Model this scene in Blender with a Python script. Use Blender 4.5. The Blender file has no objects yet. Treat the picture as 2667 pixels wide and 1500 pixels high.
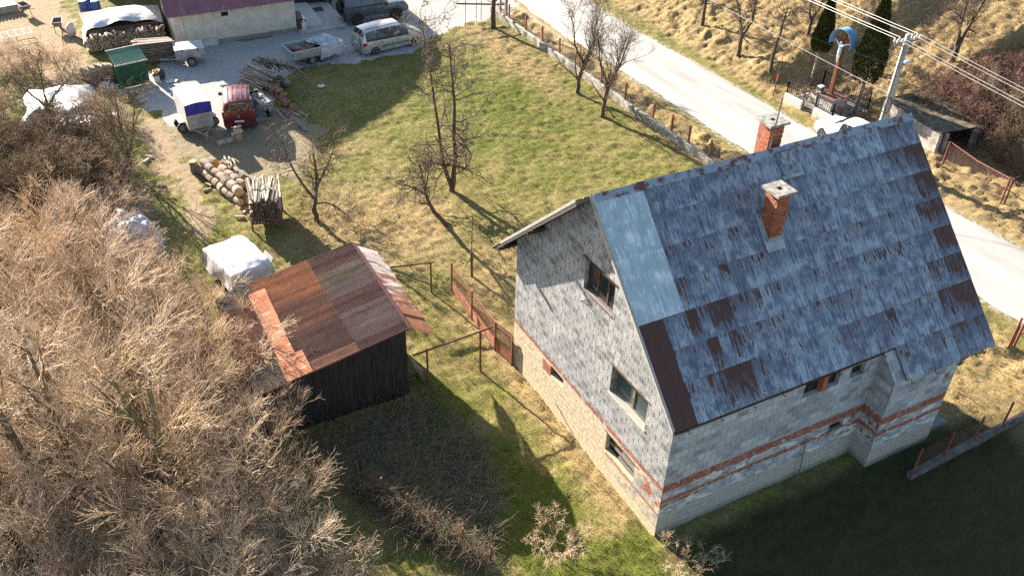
import bpy, bmesh, math, random
import numpy as np
from mathutils import Vector, Matrix, Euler
S = bpy.context.scene
COL = S.collection
rad = math.radians

# ------------------------------------------------------------------ camera, sky, sun, exposure
CAMP = np.array([-13.322, -14.247, 23.934])
YAW, PIT, ROL, FPX = rad(61.232), rad(36.909), rad(2.045), 2400.4
_f = np.array([math.cos(PIT)*math.cos(YAW), math.cos(PIT)*math.sin(YAW), -math.sin(PIT)])
_r = np.array([math.sin(YAW), -math.cos(YAW), 0.0])
_u = np.cross(_r, _f)
_r, _u = math.cos(ROL)*_r+math.sin(ROL)*_u, -math.sin(ROL)*_r+math.cos(ROL)*_u
cam = bpy.data.cameras.new('camera')
cam.sensor_width = 36.0
cam.lens = FPX/2667*36
cam.clip_start = 0.1
cam.clip_end = 2000
co = bpy.data.objects.new('camera', cam)
COL.objects.link(co)
co.matrix_world = Matrix(((_r[0], _u[0], -_f[0], CAMP[0]), (_r[1], _u[1], -_f[1], CAMP[1]), (_r[2], _u[2], -_f[2], CAMP[2]), (0, 0, 0, 1)))
S.camera = co
SUN_EL, SUN_AZ = rad(20.0), rad(-76.0)     # SUN_AZ: the way the shadows fall on the ground
sdir = Vector((-math.cos(SUN_AZ)*math.cos(SUN_EL), -math.sin(SUN_AZ)*math.cos(SUN_EL), math.sin(SUN_EL)))
sl = bpy.data.lights.new('sun', 'SUN')
sl.energy = 5.0
sl.angle = rad(0.5)
sl.color = (1.0, 0.89, 0.74)
so = bpy.data.objects.new('sun', sl)
COL.objects.link(so)
so.rotation_euler = sdir.to_track_quat('Z', 'Y').to_euler()
W = bpy.data.worlds.new('World')
S.world = W
W.use_nodes = True
_n = W.node_tree.nodes
_bg = _n['Background']
_sky = _n.new('ShaderNodeTexSky')
_sky.sky_type = 'NISHITA'
_sky.sun_disc = False
_sky.sun_elevation = SUN_EL
_sky.sun_rotation = math.atan2(sdir.x, sdir.y)
W.node_tree.links.new(_sky.outputs[0], _bg.inputs[0])
_bg.inputs[1].default_value = 0.06
S.view_settings.view_transform = 'Standard'
S.view_settings.look = 'None'
S.view_settings.gamma = 1
S.view_settings.exposure = 2.38
S.render.engine = 'CYCLES'
S.cycles.max_bounces = 6
S.cycles.diffuse_bounces = 3
S.cycles.transparent_max_bounces = 12
S.cycles.use_denoising = False

# ------------------------------------------------------------------ terrain height and a pixel -> ground helper
def sm(a, b, x):
    t = np.clip((x-a)/(b-a), 0, 1)
    return t*t*(3-2*t)

def hgt(x, y):
    x = np.asarray(x, float); y = np.asarray(y, float)
    z = -0.45*sm(16.5, 17.4, x)*(1-sm(17.9, 18.9, x))*sm(3, 6, y)
    z = z-1.7*sm(-14.2, -17.0, x)*sm(40, 26, y)
    foot = 25.6+3.6*sm(26.5, 24.0, y)-0.6*sm(12, 8, y)
    hill = 0.36*np.maximum(0, x-foot)*(1-0.55*sm(14, 40, x-foot))
    pit = sm(19.4, 18.7, y)*sm(29.3, 30.3, x)
    z = z+hill*(1-pit)+pit*.04*np.maximum(0, x-30)
    z = z+0.10*sm(44, 40, y)*sm(2, 6, x)*sm(16, 12, x)*sm(24, 34, y)
    return z

def back(px, py, z=0.0):
    w = _f+_r*((px-1333.5)/FPX)-_u*((py-750)/FPX)
    return CAMP+w*(z-CAMP[2])/w[2]

def G(px, py, h=0.0):
    z = h
    for _ in range(40):
        p = back(px, py, z)
        z += 0.5*(float(hgt(p[0], p[1]))+h-z)
    return Vector((p[0], p[1], z-h))

# ------------------------------------------------------------------ scene helpers
def thing(name, label, cat, loc=(0, 0, 0), rz=0.0, group=None, rot=None):
    o = bpy.data.objects.new(name, None)
    COL.objects.link(o)
    o.location = loc
    o.rotation_euler = rot if rot else (0, 0, rz)
    o.empty_display_size = 0.2
    o['label'] = label; o['category'] = cat; o['kind'] = 'thing'
    if group: o['group'] = group
    return o

def tag(o, label, cat, group=None, kind='thing'):
    if label: o['label'] = label
    if cat: o['category'] = cat
    if group: o['group'] = group
    if kind: o['kind'] = kind
    return o

def dup(root, loc, rz=None, label=None, group=None, rot=None, scale=None):
    r = root.copy(); COL.objects.link(r); r.location = loc
    if rz is not None: r.rotation_euler = (0, 0, rz)
    if rot is not None: r.rotation_euler = rot
    if scale is not None: r.scale = scale
    if label: r['label'] = label
    if group: r['group'] = group
    for ch in list(root.children):
        c = ch.copy(); COL.objects.link(c); c.parent = r
        for g in list(ch.children):
            d = g.copy(); COL.objects.link(d); d.parent = c
    return r

class MB:
    """collects vertices and faces; build() links them as one mesh object"""
    def __init__(s): s.v = []; s.f = []; s.m = []; s.uv = {}
    def quad(s, pts, m=0):
        b = len(s.v); s.v += [tuple(p) for p in pts]; s.f.append(tuple(range(b, b+len(pts)))); s.m.append(m); return s
    def box(s, c, d, rot=None, m=0, taper=1.0):
        hx, hy, hz = d[0]/2, d[1]/2, d[2]/2
        P = [(-hx, -hy, -hz), (hx, -hy, -hz), (hx, hy, -hz), (-hx, hy, -hz), (-hx*taper, -hy*taper, hz), (hx*taper, -hy*taper, hz), (hx*taper, hy*taper, hz), (-hx*taper, hy*taper, hz)]
        M = rot.to_matrix() if isinstance(rot, Euler) else (rot if rot is not None else Matrix.Identity(3))
        b = len(s.v)
        for p in P: s.v.append(tuple(M @ Vector(p)+Vector(c)))
        for q in ((0, 3, 2, 1), (4, 5, 6, 7), (0, 1, 5, 4), (1, 2, 6, 5), (2, 3, 7, 6), (3, 0, 4, 7)):
            s.f.append(tuple(b+i for i in q)); s.m.append(m)
        return s
    def bar(s, a, b, w, h=None, m=0):
        a, b = Vector(a), Vector(b); h = h or w
        d = b-a; q = d.to_track_quat('X', 'Z').to_matrix()
        return s.box((a+b)/2, (d.length, w, h), q, m)
    def tube(s, pts, r, n=6, m=0, cap=True):
        pts = [Vector(p) for p in pts]
        R = r if isinstance(r, (list, tuple)) else [r]*len(pts)
        b0 = len(s.v)
        for i, p in enumerate(pts):
            t = (pts[min(i+1, len(pts)-1)]-pts[max(i-1, 0)])
            if t.length < 1e-9: t = Vector((0, 0, 1))
            q = t.to_track_quat('Z', 'Y').to_matrix()
            for k in range(n):
                a = 2*math.pi*k/n
                s.v.append(tuple(p+q @ Vector((R[i]*math.cos(a), R[i]*math.sin(a), 0))))
        for i in range(len(pts)-1):
            for k in range(n):
                a = b0+i*n+k; c = b0+i*n+(k+1) % n
                s.f.append((a, c, c+n, a+n)); s.m.append(m)
        if cap:
            s.f.append(tuple(b0+k for k in reversed(range(n)))); s.m.append(m)
            e = b0+(len(pts)-1)*n
            s.f.append(tuple(e+k for k in range(n))); s.m.append(m)
        return s
    def lathe(s, prof, c=(0, 0, 0), axis='Z', n=20, m=0):
        b0 = len(s.v); q = {'Z': Matrix.Identity(3), 'Y': Matrix.Rotation(rad(-90), 3, 'X'), 'X': Matrix.Rotation(rad(90), 3, 'Y')}[axis]
        for (r, z) in prof:
            for k in range(n):
                a = 2*math.pi*k/n
                s.v.append(tuple(q @ Vector((r*math.cos(a), r*math.sin(a), z))+Vector(c)))
        for i in range(len(prof)-1):
            for k in range(n):
                a = b0+i*n+k; d = b0+i*n+(k+1) % n
                s.f.append((a, d, d+n, a+n)); s.m.append(m)
        s.f.append(tuple(b0+k for k in reversed(range(n)))); s.m.append(m)
        e = b0+(len(prof)-1)*n
        s.f.append(tuple(e+k for k in range(n))); s.m.append(m)
        return s
    def prism(s, poly, d, m=0):
        """poly: list of 3-D points (planar), d: extrusion vector"""
        d = Vector(d); P = [Vector(p) for p in poly]; n = len(P); b = len(s.v)
        s.v += [tuple(p) for p in P]+[tuple(p+d) for p in P]
        s.f.append(tuple(b+i for i in reversed(range(n)))); s.m.append(m)
        s.f.append(tuple(b+n+i for i in range(n))); s.m.append(m)
        for i in range(n):
            j = (i+1) % n
            s.f.append((b+i, b+j, b+n+j, b+n+i)); s.m.append(m)
        return s
    def grid(s, fn, nu, nv, m=0):
        b = len(s.v)
        for j in range(nv+1):
            for i in range(nu+1): s.v.append(tuple(fn(i/nu, j/nv)))
        for j in range(nv):
            for i in range(nu):
                a = b+j*(nu+1)+i
                s.f.append((a, a+1, a+nu+2, a+nu+1)); s.m.append(m)
        return s
    def build(s, name, mats, parent=None, smooth=False, bevel=0, loc=None, fix=True):
        me = bpy.data.meshes.new(name)
        me.from_pydata(s.v, [], s.f)
        if not isinstance(mats, (list, tuple)): mats = [mats]
        for mt in mats: me.materials.append(mt)
        me.polygons.foreach_set('material_index', s.m)
        if fix:
            bm = bmesh.new(); bm.from_mesh(me)
            bmesh.ops.recalc_face_normals(bm, faces=bm.faces)
            bm.to_mesh(me); bm.free()
        if smooth: me.polygons.foreach_set('use_smooth', [True]*len(me.polygons))
        me.update()
        o = bpy.data.objects.new(name, me)
        COL.objects.link(o)
        if parent: o.parent = parent
        if loc is not None: o.location = loc
        if bevel:
            bv = o.modifiers.new('bevel', 'BEVEL'); bv.width = bevel; bv.segments = 2; bv.limit_method = 'ANGLE'
        return o

def np_mesh(name, V, F, mat, parent=None, attrs=None, smooth=False):
    """numpy arrays -> mesh; F is (n,3) or (n,4)"""
    me = bpy.data.meshes.new(name)
    k = F.shape[1]
    me.vertices.add(len(V)); me.vertices.foreach_set('co', np.ascontiguousarray(V, np.float32).ravel())
    me.loops.add(F.size); me.loops.foreach_set('vertex_index', np.ascontiguousarray(F, np.int32).ravel())
    me.polygons.add(len(F))
    me.polygons.foreach_set('loop_start', np.arange(0, F.size, k, dtype=np.int32))
    me.polygons.foreach_set('loop_total', np.full(len(F), k, np.int32))
    if smooth: me.polygons.foreach_set('use_smooth', np.ones(len(F), bool))
    me.update(calc_edges=True)
    for an, av in (attrs or {}).items():
        a = me.color_attributes.new(an, 'FLOAT_COLOR', 'POINT')
        a.data.foreach_set('color', np.ascontiguousarray(av, np.float32).ravel())
    me.materials.append(mat)
    o = bpy.data.objects.new(name, me); COL.objects.link(o)
    if parent: o.parent = parent
    return o

# value noise (numpy)
_NR = np.random.RandomState(11).rand(256, 256)
def vnoise(x, y):
    xi = np.floor(x).astype(int); yi = np.floor(y).astype(int)
    fx = x-xi; fy = y-yi
    fx = fx*fx*(3-2*fx); fy = fy*fy*(3-2*fy)
    a = _NR[xi % 256, yi % 256]; b = _NR[(xi+1) % 256, yi % 256]; c = _NR[xi % 256, (yi+1) % 256]; d = _NR[(xi+1) % 256, (yi+1) % 256]
    return (a*(1-fx)+b*fx)*(1-fy)+(c*(1-fx)+d*fx)*fy
def fbm(x, y, o=4):
    s = 0; a = 0.5; t = 0
    for i in range(o):
        s = s+a*vnoise(x*2**i+37*i, y*2**i+91*i); t += a; a *= 0.55
    return s/t

def inpoly(X, Y, poly):
    r = np.zeros(X.shape, bool); n = len(poly)
    for i in range(n):
        x1, y1 = poly[i]; x2, y2 = poly[(i+1) % n]
        c = ((y1 > Y) != (y2 > Y)) & (X < (x2-x1)*(Y-y1)/((y2-y1) if y2 != y1 else 1e-9)+x1)
        r ^= c
    return r

# ------------------------------------------------------------------ material factory
def new_mat(name):
    m = bpy.data.materials.new(name); m.use_nodes = True
    nt = m.node_tree; b = nt.nodes['Principled BSDF']
    return m, nt, b
def nd(nt, t, **kw):
    n = nt.nodes.new(t)
    for k, v in kw.items():
        if k.startswith('i_'):
            key = k[2:]; key = int(key) if key.isdigit() else key.replace('_', ' ')
            n.inputs[key].default_value = v
        else: setattr(n, k, v)
    return n
def lk(nt, a, b): nt.links.new(a, b)
def ramp(nt, fac, stops):
    r = nt.nodes.new('ShaderNodeValToRGB')
    while len(r.color_ramp.elements) < len(stops): r.color_ramp.elements.new(0.5)
    for e, (p, c) in zip(r.color_ramp.elements, stops):
        e.position = p; e.color = (c[0], c[1], c[2], 1) if not isinstance(c, (int, float)) else (c, c, c, 1)
    lk(nt, fac, r.inputs[0]); return r.outputs[0]
def mix(nt, fac, a, b, mode='MIX'):
    n = nt.nodes.new('ShaderNodeMix'); n.data_type = 'RGBA'; n.blend_type = mode
    for sock, v in ((n.inputs[0], fac), (n.inputs[6], a), (n.inputs[7], b)):
        if hasattr(v, 'is_output'): lk(nt, v, sock)
        elif isinstance(v, (int, float)): sock.default_value = v
        else: sock.default_value = (v[0], v[1], v[2], 1)
    return n.outputs[2]
def mth(nt, op, a, b=0.0, clamp=False):
    n = nt.nodes.new('ShaderNodeMath'); n.operation = op; n.use_clamp = clamp
    for sock, v in ((n.inputs[0], a), (n.inputs[1], b)):
        if hasattr(v, 'is_output'): lk(nt, v, sock)
        else: sock.default_value = v
    return n.outputs[0]
def noise(nt, vec, scale, detail=4, rough=0.55, stretch=None):
    if stretch is not None:
        mp = nt.nodes.new('ShaderNodeMapping'); mp.inputs['Scale'].default_value = stretch
        lk(nt, vec, mp.inputs[0]); vec = mp.outputs[0]
    n = nt.nodes.new('ShaderNodeTexNoise'); n.inputs['Scale'].default_value = scale; n.inputs['Detail'].default_value = detail; n.inputs['Roughness'].default_value = rough
    lk(nt, vec, n.inputs['Vector']); return n.outputs['Fac']
def bump(nt, b, h, strength=0.3, dist=0.02):
    n = nt.nodes.new('ShaderNodeBump'); n.inputs['Strength'].default_value = strength; n.inputs['Distance'].default_value = dist
    lk(nt, h, n.inputs['Height']); lk(nt, n.outputs[0], b.inputs['Normal'])
def coord(nt, which='Object'):
    return nt.nodes.new('ShaderNodeTexCoord').outputs[which]

_mc = {}
def pm(name, c1, c2=None, scale=4, lo=.38, hi=.62, rough=.8, metal=0, bmp=0, stretch=None, detail=4, rand=0.0, spec=0.3):
    """two-tone noisy material; rand varies the value per object"""
    if name in _mc: return _mc[name]
    m, nt, b = new_mat(name)
    if c2 is None: c2 = tuple(x*0.7 for x in c1)
    v = coord(nt)
    if rand:
        oi = nt.nodes.new('ShaderNodeObjectInfo')
        va = nt.nodes.new('ShaderNodeVectorMath'); va.operation = 'ADD'
        vm = nt.nodes.new('ShaderNodeVectorMath'); vm.operation = 'SCALE'
        lk(nt, oi.outputs['Location'], vm.inputs[0]); vm.inputs['Scale'].default_value = 3.7
        lk(nt, v, va.inputs[0]); lk(nt, vm.outputs[0], va.inputs[1]); v = va.outputs[0]
    f = noise(nt, v, scale, detail, stretch=stretch)
    c = ramp(nt, f, [(lo, c1), (hi, c2)])
    if rand:
        k = mth(nt, 'ADD', mth(nt, 'MULTIPLY', oi.outputs['Random'], 2*rand), 1-rand)
        c = mix(nt, 1.0, c, k, 'MULTIPLY')
    f2 = noise(nt, v, scale*7, 3)
    c = mix(nt, 0.35, c, ramp(nt, f2, [(.3, .45), (.7, 1.0)]), 'MULTIPLY')
    lk(nt, c, b.inputs['Base Color'])
    b.inputs['Roughness'].default_value = rough; b.inputs['Metallic'].default_value = metal
    b.inputs['Specular IOR Level'].default_value = spec
    if bmp: bump(nt, b, noise(nt, v, scale*4, 4, stretch=stretch), bmp, 0.02)
    _mc[name] = m
    return m
# ------------------------------------------------------------------ terrain
GRAVEL = [(-9.3, 41), (-6.0, 45.6), (2.3, 45.4), (5.5, 45), (5.6, 51), (9.5, 56), (14, 53), (18.6, 49), (18.7, 44.3), (15.6, 42.6), (10.5, 41.0), (8.5, 39.2), (5, 38.6), (0.5, 39.3), (-1.2, 38.0), (-2.0, 35.5), (-3.0, 33.4), (-5.5, 33.2), (-8.3, 35)]
PACKED = [(-9.3, 35), (-8.0, 31.5), (-6.5, 28), (-4.4, 26.3), (-2.6, 26.8), (-1.6, 30), (-1.3, 34), (-2, 37), (-8.3, 36)]
SOIL = [(-12, 38), (-9.4, 41.5), (-11, 46), (-11, 62), (-19, 62), (-17, 52), (-14.5, 46)]
TRACK = [(-9.6, 37), (-8.6, 35.0), (-8.3, 32), (-8.2, 29), (-8.3, 26), (-8.4, 23.2), (-9.2, 23.2), (-9.3, 26), (-9.6, 30), (-10.2, 34)]
LUSH = [(-4, 9.5), (-2.0, 4), (-1.6, 1), (0, -.4), (1, -2), (-2, -2.5), (-4.5, 0.5), (-5.2, 6)]
def soft(X, Y, poly, w=0.8):
    j = (fbm(X*0.9, Y*0.9, 3)-.5)*w*2.2; k = (fbm(X*.9+50, Y*.9+9, 3)-.5)*w*2.2
    s = np.zeros(X.shape)
    for a, c in ((0, 0), (w*.4, 0), (-w*.4, 0), (0, w*.4), (0, -w*.4)): s += inpoly(X+j+a, Y+k+c, poly)
    return s/5
ROADN = [(24, -120), (20.9, -30), (20.4, 0), (20.1, 5), (19.25, 20), (18.9, 30), (18.4, 37), (18.5, 45), (19.6, 60), (27, 140), (60, 300)]
def road_x(y): return np.interp(y, [p[1] for p in ROADN], [p[0] for p in ROADN])

def axis(a, b, step, far):
    c = list(np.arange(a, b+step/2, step)); s = step; v = b
    while v < far: s *= 1.35; v += s; c.append(v)
    s = step; v = a; L = []
    while v > -far: s *= 1.35; v -= s; L.append(v)
    return np.array(L[::-1]+c)
def bumps(X, Y, dry, bare):
    """small lumps of the turf, metres"""
    hill = sm(24.6, 27, X)
    t = (fbm(X*1.7, Y*1.7, 4)-.5)*.15+(fbm(X*4.3+7, Y*4.3, 2)-.5)*.11
    t = t*(1-.8*bare)*(1+.9*hill+.5*dry)
    t = t+hill*(fbm(X*.55, Y*.55, 3)-.45)*.42
    t = t+sm(16.4, 17.2, X)*sm(19, 18.2, X)*(fbm(X*1.1+3, Y*1.1, 3)-.4)*.7
    rn = road_x(Y)
    flat = sm(-.5, .1, X-rn)*(1-sm(5.1, 5.8, X-rn))
    return t*(1-flat)-0.03*flat
def masks(X, Y):
    g = soft(X, Y, GRAVEL, .8)
    p = soft(X, Y, PACKED, 1.4)
    s = np.maximum(soft(X, Y, SOIL, 1.5), .85*soft(X, Y, TRACK, .8))
    s = np.maximum(s, sm(-9.5, -11.5, X)*sm(32, 28, Y)*.75)
    rn = road_x(Y)
    sh = sm(-.7, -.1, X-rn)*(1-sm(0, .3, X-rn))+sm(4.6, 5.0, X-rn)*(1-sm(5.2, 5.9, X-rn))
    dry = sm(24.5, 26.5, X)*.85+sm(15.6, 16.6, X)*sm(19, 18, X)*.8
    dry = np.maximum(dry, sm(-1.2, -.3, X)*sm(1.2, .2, X)*sm(0, 2, Y)*sm(14, 10, Y)*.7)
    dry = np.maximum(dry, np.exp(-(((X+1.5)/3.0)**2+((Y-20.5)/2.6)**2))*.9)
    dry = np.maximum(dry, np.exp(-(((X-5)/5.0)**2+((Y-14.5)/3)**2))*.45)
    dry = np.maximum(dry, np.exp(-(((X-13.5)/1.6)**2+((Y-36)/5)**2))*.5)
    dry = np.maximum(dry, np.exp(-(((X-14.5)/1.8)**2+((Y+0.2)/2)**2))*.6)
    lush = np.maximum(soft(X, Y, LUSH, 1.0), np.exp(-(((X-9)/4.5)**2+((Y-30)/8)**2))*.45)
    dark = sm(-.2, -1.0, Y)*sm(-1, 1, X)*sm(15.5, 13.5, X)  # house shadow painted into the ground and grass colour
    bare = np.clip(np.maximum.reduce([g, p*.75, s, np.clip(sh, 0, 1)*.9]), 0, 1)
    return g, p, s, np.clip(sh, 0, 1), np.clip(dry, 0, 1), lush, dark, bare
gx = axis(-21, 44, .14, 420); gy = axis(-7, 64, .14, 420)
X, Y = np.meshgrid(gx, gy)
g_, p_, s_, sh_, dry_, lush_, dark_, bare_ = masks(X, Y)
fine = ((X > -22) & (X < 45) & (Y > -8) & (Y < 65))
Zt = hgt(X, Y)+np.where(fine, bumps(X, Y, dry_, bare_), -.05)
V = np.stack([X, Y, Zt], -1).reshape(-1, 3)
nx, ny = len(gx), len(gy)
ii = (np.arange(ny-1)[:, None]*nx+np.arange(nx-1)[None, :]).ravel()
F = np.stack([ii, ii+1, ii+nx+1, ii+nx], 1)
A1 = np.stack([np.maximum(g_, sh_*.42), dry_, np.maximum(s_, sh_*.5), np.ones_like(g_)], -1).reshape(-1, 4)
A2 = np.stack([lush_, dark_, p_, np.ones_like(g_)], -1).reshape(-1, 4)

m, nt, b = new_mat('ground')
at1 = nd(nt, 'ShaderNodeVertexColor', layer_name='m1'); at2 = nd(nt, 'ShaderNodeVertexColor', layer_name='m2')
s1 = nt.nodes.new('ShaderNodeSeparateColor'); s2 = nt.nodes.new('ShaderNodeSeparateColor')
lk(nt, at1.outputs[0], s1.inputs[0]); lk(nt, at2.outputs[0], s2.inputs[0])
v = coord(nt)
n1 = noise(nt, v, .55, 5); n2 = noise(nt, v, 4.5, 5, .65); n3 = noise(nt, v, 22, 4, .7)
green = ramp(nt, n3, [(.3, (.03, .042, .010)), (.55, (.115, .13, .024)), (.75, (.22, .21, .055))])
straw = ramp(nt, n3, [(.3, (.10, .07, .03)), (.52, (.26, .19, .09)), (.75, (.42, .33, .19))])
d = mth(nt, 'ADD', mth(nt, 'MULTIPLY', s1.outputs[1], .75), mth(nt, 'SUBTRACT', mth(nt, 'ADD', mth(nt, 'MULTIPLY', n1, .7), mth(nt, 'MULTIPLY', n2, .9)), .62))
d = mth(nt, 'SUBTRACT', d, mth(nt, 'MULTIPLY', s2.outputs[0], .35))
dm = ramp(nt, d, [(.02, 0.0), (.42, 1.0)])
c = mix(nt, dm, green, straw)
c = mix(nt, mth(nt, 'MULTIPLY', s2.outputs[1], .85), c, ramp(nt, n3, [(.3, (.012, .013, .006)), (.7, (.045, .045, .022))]))  # painted shade: near black ground where the house shadow falls
soil = ramp(nt, mth(nt, 'ADD', mth(nt, 'MULTIPLY', n2, .6), mth(nt, 'MULTIPLY', n3, .4)), [(.3, (.12, .085, .05)), (.5, (.27, .20, .125)), (.7, (.38, .29, .19))])
sf = ramp(nt, mth(nt, 'ADD', s1.outputs[2], mth(nt, 'MULTIPLY', mth(nt, 'SUBTRACT', n2, .5), 1.1)), [(.35, 0.0), (.65, 1.0)])
c = mix(nt, sf, c, soil)
pk = ramp(nt, n3, [(.3, (.13, .105, .07)), (.6, (.27, .22, .15)), (.8, (.37, .31, .22))])
pf = ramp(nt, mth(nt, 'ADD', s2.outputs[2], mth(nt, 'MULTIPLY', mth(nt, 'SUBTRACT', n2, .5), .9)), [(.35, 0.0), (.7, .9)])
c = mix(nt, pf, c, pk)
vor = nd(nt, 'ShaderNodeTexVoronoi', i_Scale=26.0); lk(nt, v, vor.inputs['Vector'])
bw = nt.nodes.new('ShaderNodeRGBToBW'); lk(nt, vor.outputs['Color'], bw.inputs[0])
gv = mix(nt, .5, ramp(nt, n3, [(.3, (.22, .215, .20)), (.7, (.46, .45, .43))]), bw.outputs[0], 'SOFT_LIGHT')
gf = ramp(nt, mth(nt, 'ADD', s1.outputs[0], mth(nt, 'MULTIPLY', mth(nt, 'SUBTRACT', n2, .5), .8)), [(.35, 0.0), (.6, 1.0)])
c = mix(nt, gf, c, gv)
lk(nt, c, b.inputs['Base Color']); b.inputs['Roughness'].default_value = .95; b.inputs['Specular IOR Level'].default_value = .1
bump(nt, b, mth(nt, 'ADD', n3, mth(nt, 'MULTIPLY', n2, .8)), .8, .05)
GROUND = m
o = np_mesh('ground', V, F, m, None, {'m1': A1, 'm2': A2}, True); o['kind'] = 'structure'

# road: pale worn asphalt, a little crowned
ys = np.concatenate([np.arange(-110, -10, 5), np.arange(-10, 64, .5), np.arange(64, 300, 6)])
us = np.linspace(0, 1, 13)
rx = road_x(ys)[:, None]+us[None, :]*5.25+(fbm(ys*1.3, ys*0+3., 3)-.5)[:, None]*.35*(np.abs(us-.5)*2)[None, :]**3
rz = hgt(rx, ys[:, None]+0*rx)+.035+.05*(1-(2*us-1)**2)[None, :]
rz = np.where((us == 0) | (us == 1), rz-.09, rz)
V = np.stack([rx, ys[:, None]+0*rx, rz], -1).reshape(-1, 3); n = len(us)
ii = (np.arange(len(ys)-1)[:, None]*n+np.arange(n-1)[None, :]).ravel()
m, nt, b = new_mat('road'); v = coord(nt)
c = ramp(nt, noise(nt, v, 1.0, 5, stretch=(1.2, .12, 1)), [(.35, (.285, .276, .26)), (.65, (.37, .36, .34))])
c = mix(nt, .35, c, ramp(nt, noise(nt, v, 40, 3), [(.3, .7), (.7, 1.0)]), 'MULTIPLY')
c = mix(nt, ramp(nt, noise(nt, v, .5, 5, .6, stretch=(1.4, .3, 1)), [(.52, 0.0), (.68, .45)]), c, (.17, .16, .15))
cr = nd(nt, 'ShaderNodeTexVoronoi', feature='DISTANCE_TO_EDGE', i_Scale=.45); wv_ = nd(nt, 'ShaderNodeTexNoise', i_Scale=1.5); lk(nt, v, wv_.inputs['Vector']); vv = nt.nodes.new('ShaderNodeVectorMath'); vv.operation = 'ADD'; lk(nt, v, vv.inputs[0]); lk(nt, wv_.outputs['Color'], vv.inputs[1]); lk(nt, vv.outputs[0], cr.inputs['Vector'])
c = mix(nt, ramp(nt, cr.outputs['Distance'], [(.003, .16), (.012, 0.0)]), c, (.09, .085, .08))
lk(nt, c, b.inputs['Base Color']); b.inputs['Roughness'].default_value = .85
bump(nt, b, noise(nt, v, 40, 3), .12, .01)
o = np_mesh('road', V, np.stack([ii, ii+1, ii+n+1, ii+n], 1), m, None, None, True); o['kind'] = 'structure'

# stream on the left
m, nt, b = new_mat('water'); v = coord(nt)
b.inputs['Base Color'].default_value = (.035, .04, .035, 1); b.inputs['Roughness'].default_value = .5; b.inputs['Specular IOR Level'].default_value = .22
bump(nt, b, noise(nt, v, 7, 4), .55, .06)
mb = MB()
mb.grid(lambda u, w: (-23.5+u*7.2+.5*math.sin(w*9), -25+w*60, -1.45), 8, 40)
o = mb.build('stream', m, smooth=True); o['kind'] = 'structure'

# ------------------------------------------------------------------ grass: short tufts over the turf, longer straw on banks and along walls
def blades(name, n, area, lab, hmin, hmax, width, seed, weight, colfn, lean=.8):
    r = np.random.RandomState(seed)
    x = r.uniform(area[0], area[1], n); y = r.uniform(area[2], area[3], n)
    g, p, s, sh, dry, lush, dark, bare = masks(x, y)
    rn = road_x(y)
    w = weight(x, y, dry, lush, dark, bare)*((x < rn-.05) | (x > rn+5.3))
    w = w*~((x > -.1) & (x < 11.3) & (y > -.1) & (y < 9.3))*~((x > 8.2) & (x < 11.3) & (y > -.9) & (y < 1))*~((x > -9.3) & (x < -4.6) & (y > 10) & (y < 16))*~((x > -6) & (x < 2.4) & (y > 45.3) & (y < 52))
    k = r.rand(n) < w
    x, y, dry, lush, dark = x[k], y[k], dry[k], lush[k], dark[k]; n = len(x)
    z = hgt(x, y)+bumps(x, y, dry, bare[k])-.02
    per = 4
    x = np.repeat(x, per)+r.normal(0, .035, n*per); y = np.repeat(y, per)+r.normal(0, .035, n*per); z = np.repeat(z, per)
    dry, lush, dark = [np.repeat(q, per) for q in (dry, lush, dark)]
    N = n*per
    h = r.uniform(hmin, hmax, N)*(.7+.6*vnoise(x*1.5, y*1.5))
    a = r.uniform(0, 6.283, N); ln = h*lean*r.uniform(.2, 1.3, N)
    da = vnoise(x*.6+9, y*.6)*12
    dx = np.cos(a)*ln*.6+np.cos(da)*ln*.6; dy = np.sin(a)*ln*.6+np.sin(da)*ln*.6
    pa = a+1.57; wx = np.cos(pa)*width*.5; wy = np.sin(pa)*width*.5
    P0 = np.stack([x-wx, y-wy, z], -1); P1 = np.stack([x+wx, y+wy, z], -1)
    P2 = np.stack([x+dx*.45+wx*.8, y+dy*.45+wy*.8, z+h*.7], -1); P3 = np.stack([x+dx*.45-wx*.8, y+dy*.45-wy*.8, z+h*.7], -1)
    P4 = np.stack([x+dx, y+dy, z+h*.82], -1)
    V = np.stack([P0, P1, P2, P4, P3], 1).reshape(-1, 3)
    c = colfn(r, x, y, dry, lush, dark)
    C = np.repeat(np.concatenate([c, np.ones((N, 1))], 1), 5, 0)
    i = np.arange(N)*5
    F = np.concatenate([np.stack([i, i+1, i+2, i+4], 1), np.stack([i+4, i+2, i+3, i+3], 1)])
    F4 = np.stack([i, i+1, i+2, i+4], 1); F3 = np.stack([i+4, i+2, i+3], 1)
    Fa = np.concatenate([F4[:, [0, 1, 2]], F4[:, [0, 2, 3]], F3])
    o = np_mesh(name, V, Fa, GRASSM, None, {'col': C}); tag(o, lab, 'grass', kind='stuff')
    return o
m, nt, b = new_mat('grass blades')
vc = nd(nt, 'ShaderNodeVertexColor', layer_name='col'); lk(nt, vc.outputs[0], b.inputs['Base Color']); b.inputs['Roughness'].default_value = .7; b.inputs['Specular IOR Level'].default_value = .15
tr = nd(nt, 'ShaderNodeBsdfTranslucent'); lk(nt, vc.outputs[0], tr.inputs[0])
ms = nd(nt, 'ShaderNodeMixShader'); ms.inputs[0].default_value = .3
lk(nt, b.outputs[0], ms.inputs[1]); lk(nt, tr.outputs[0], ms.inputs[2]); lk(nt, ms.outputs[0], nt.nodes['Material Output'].inputs[0])
GRASSM = m
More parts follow.
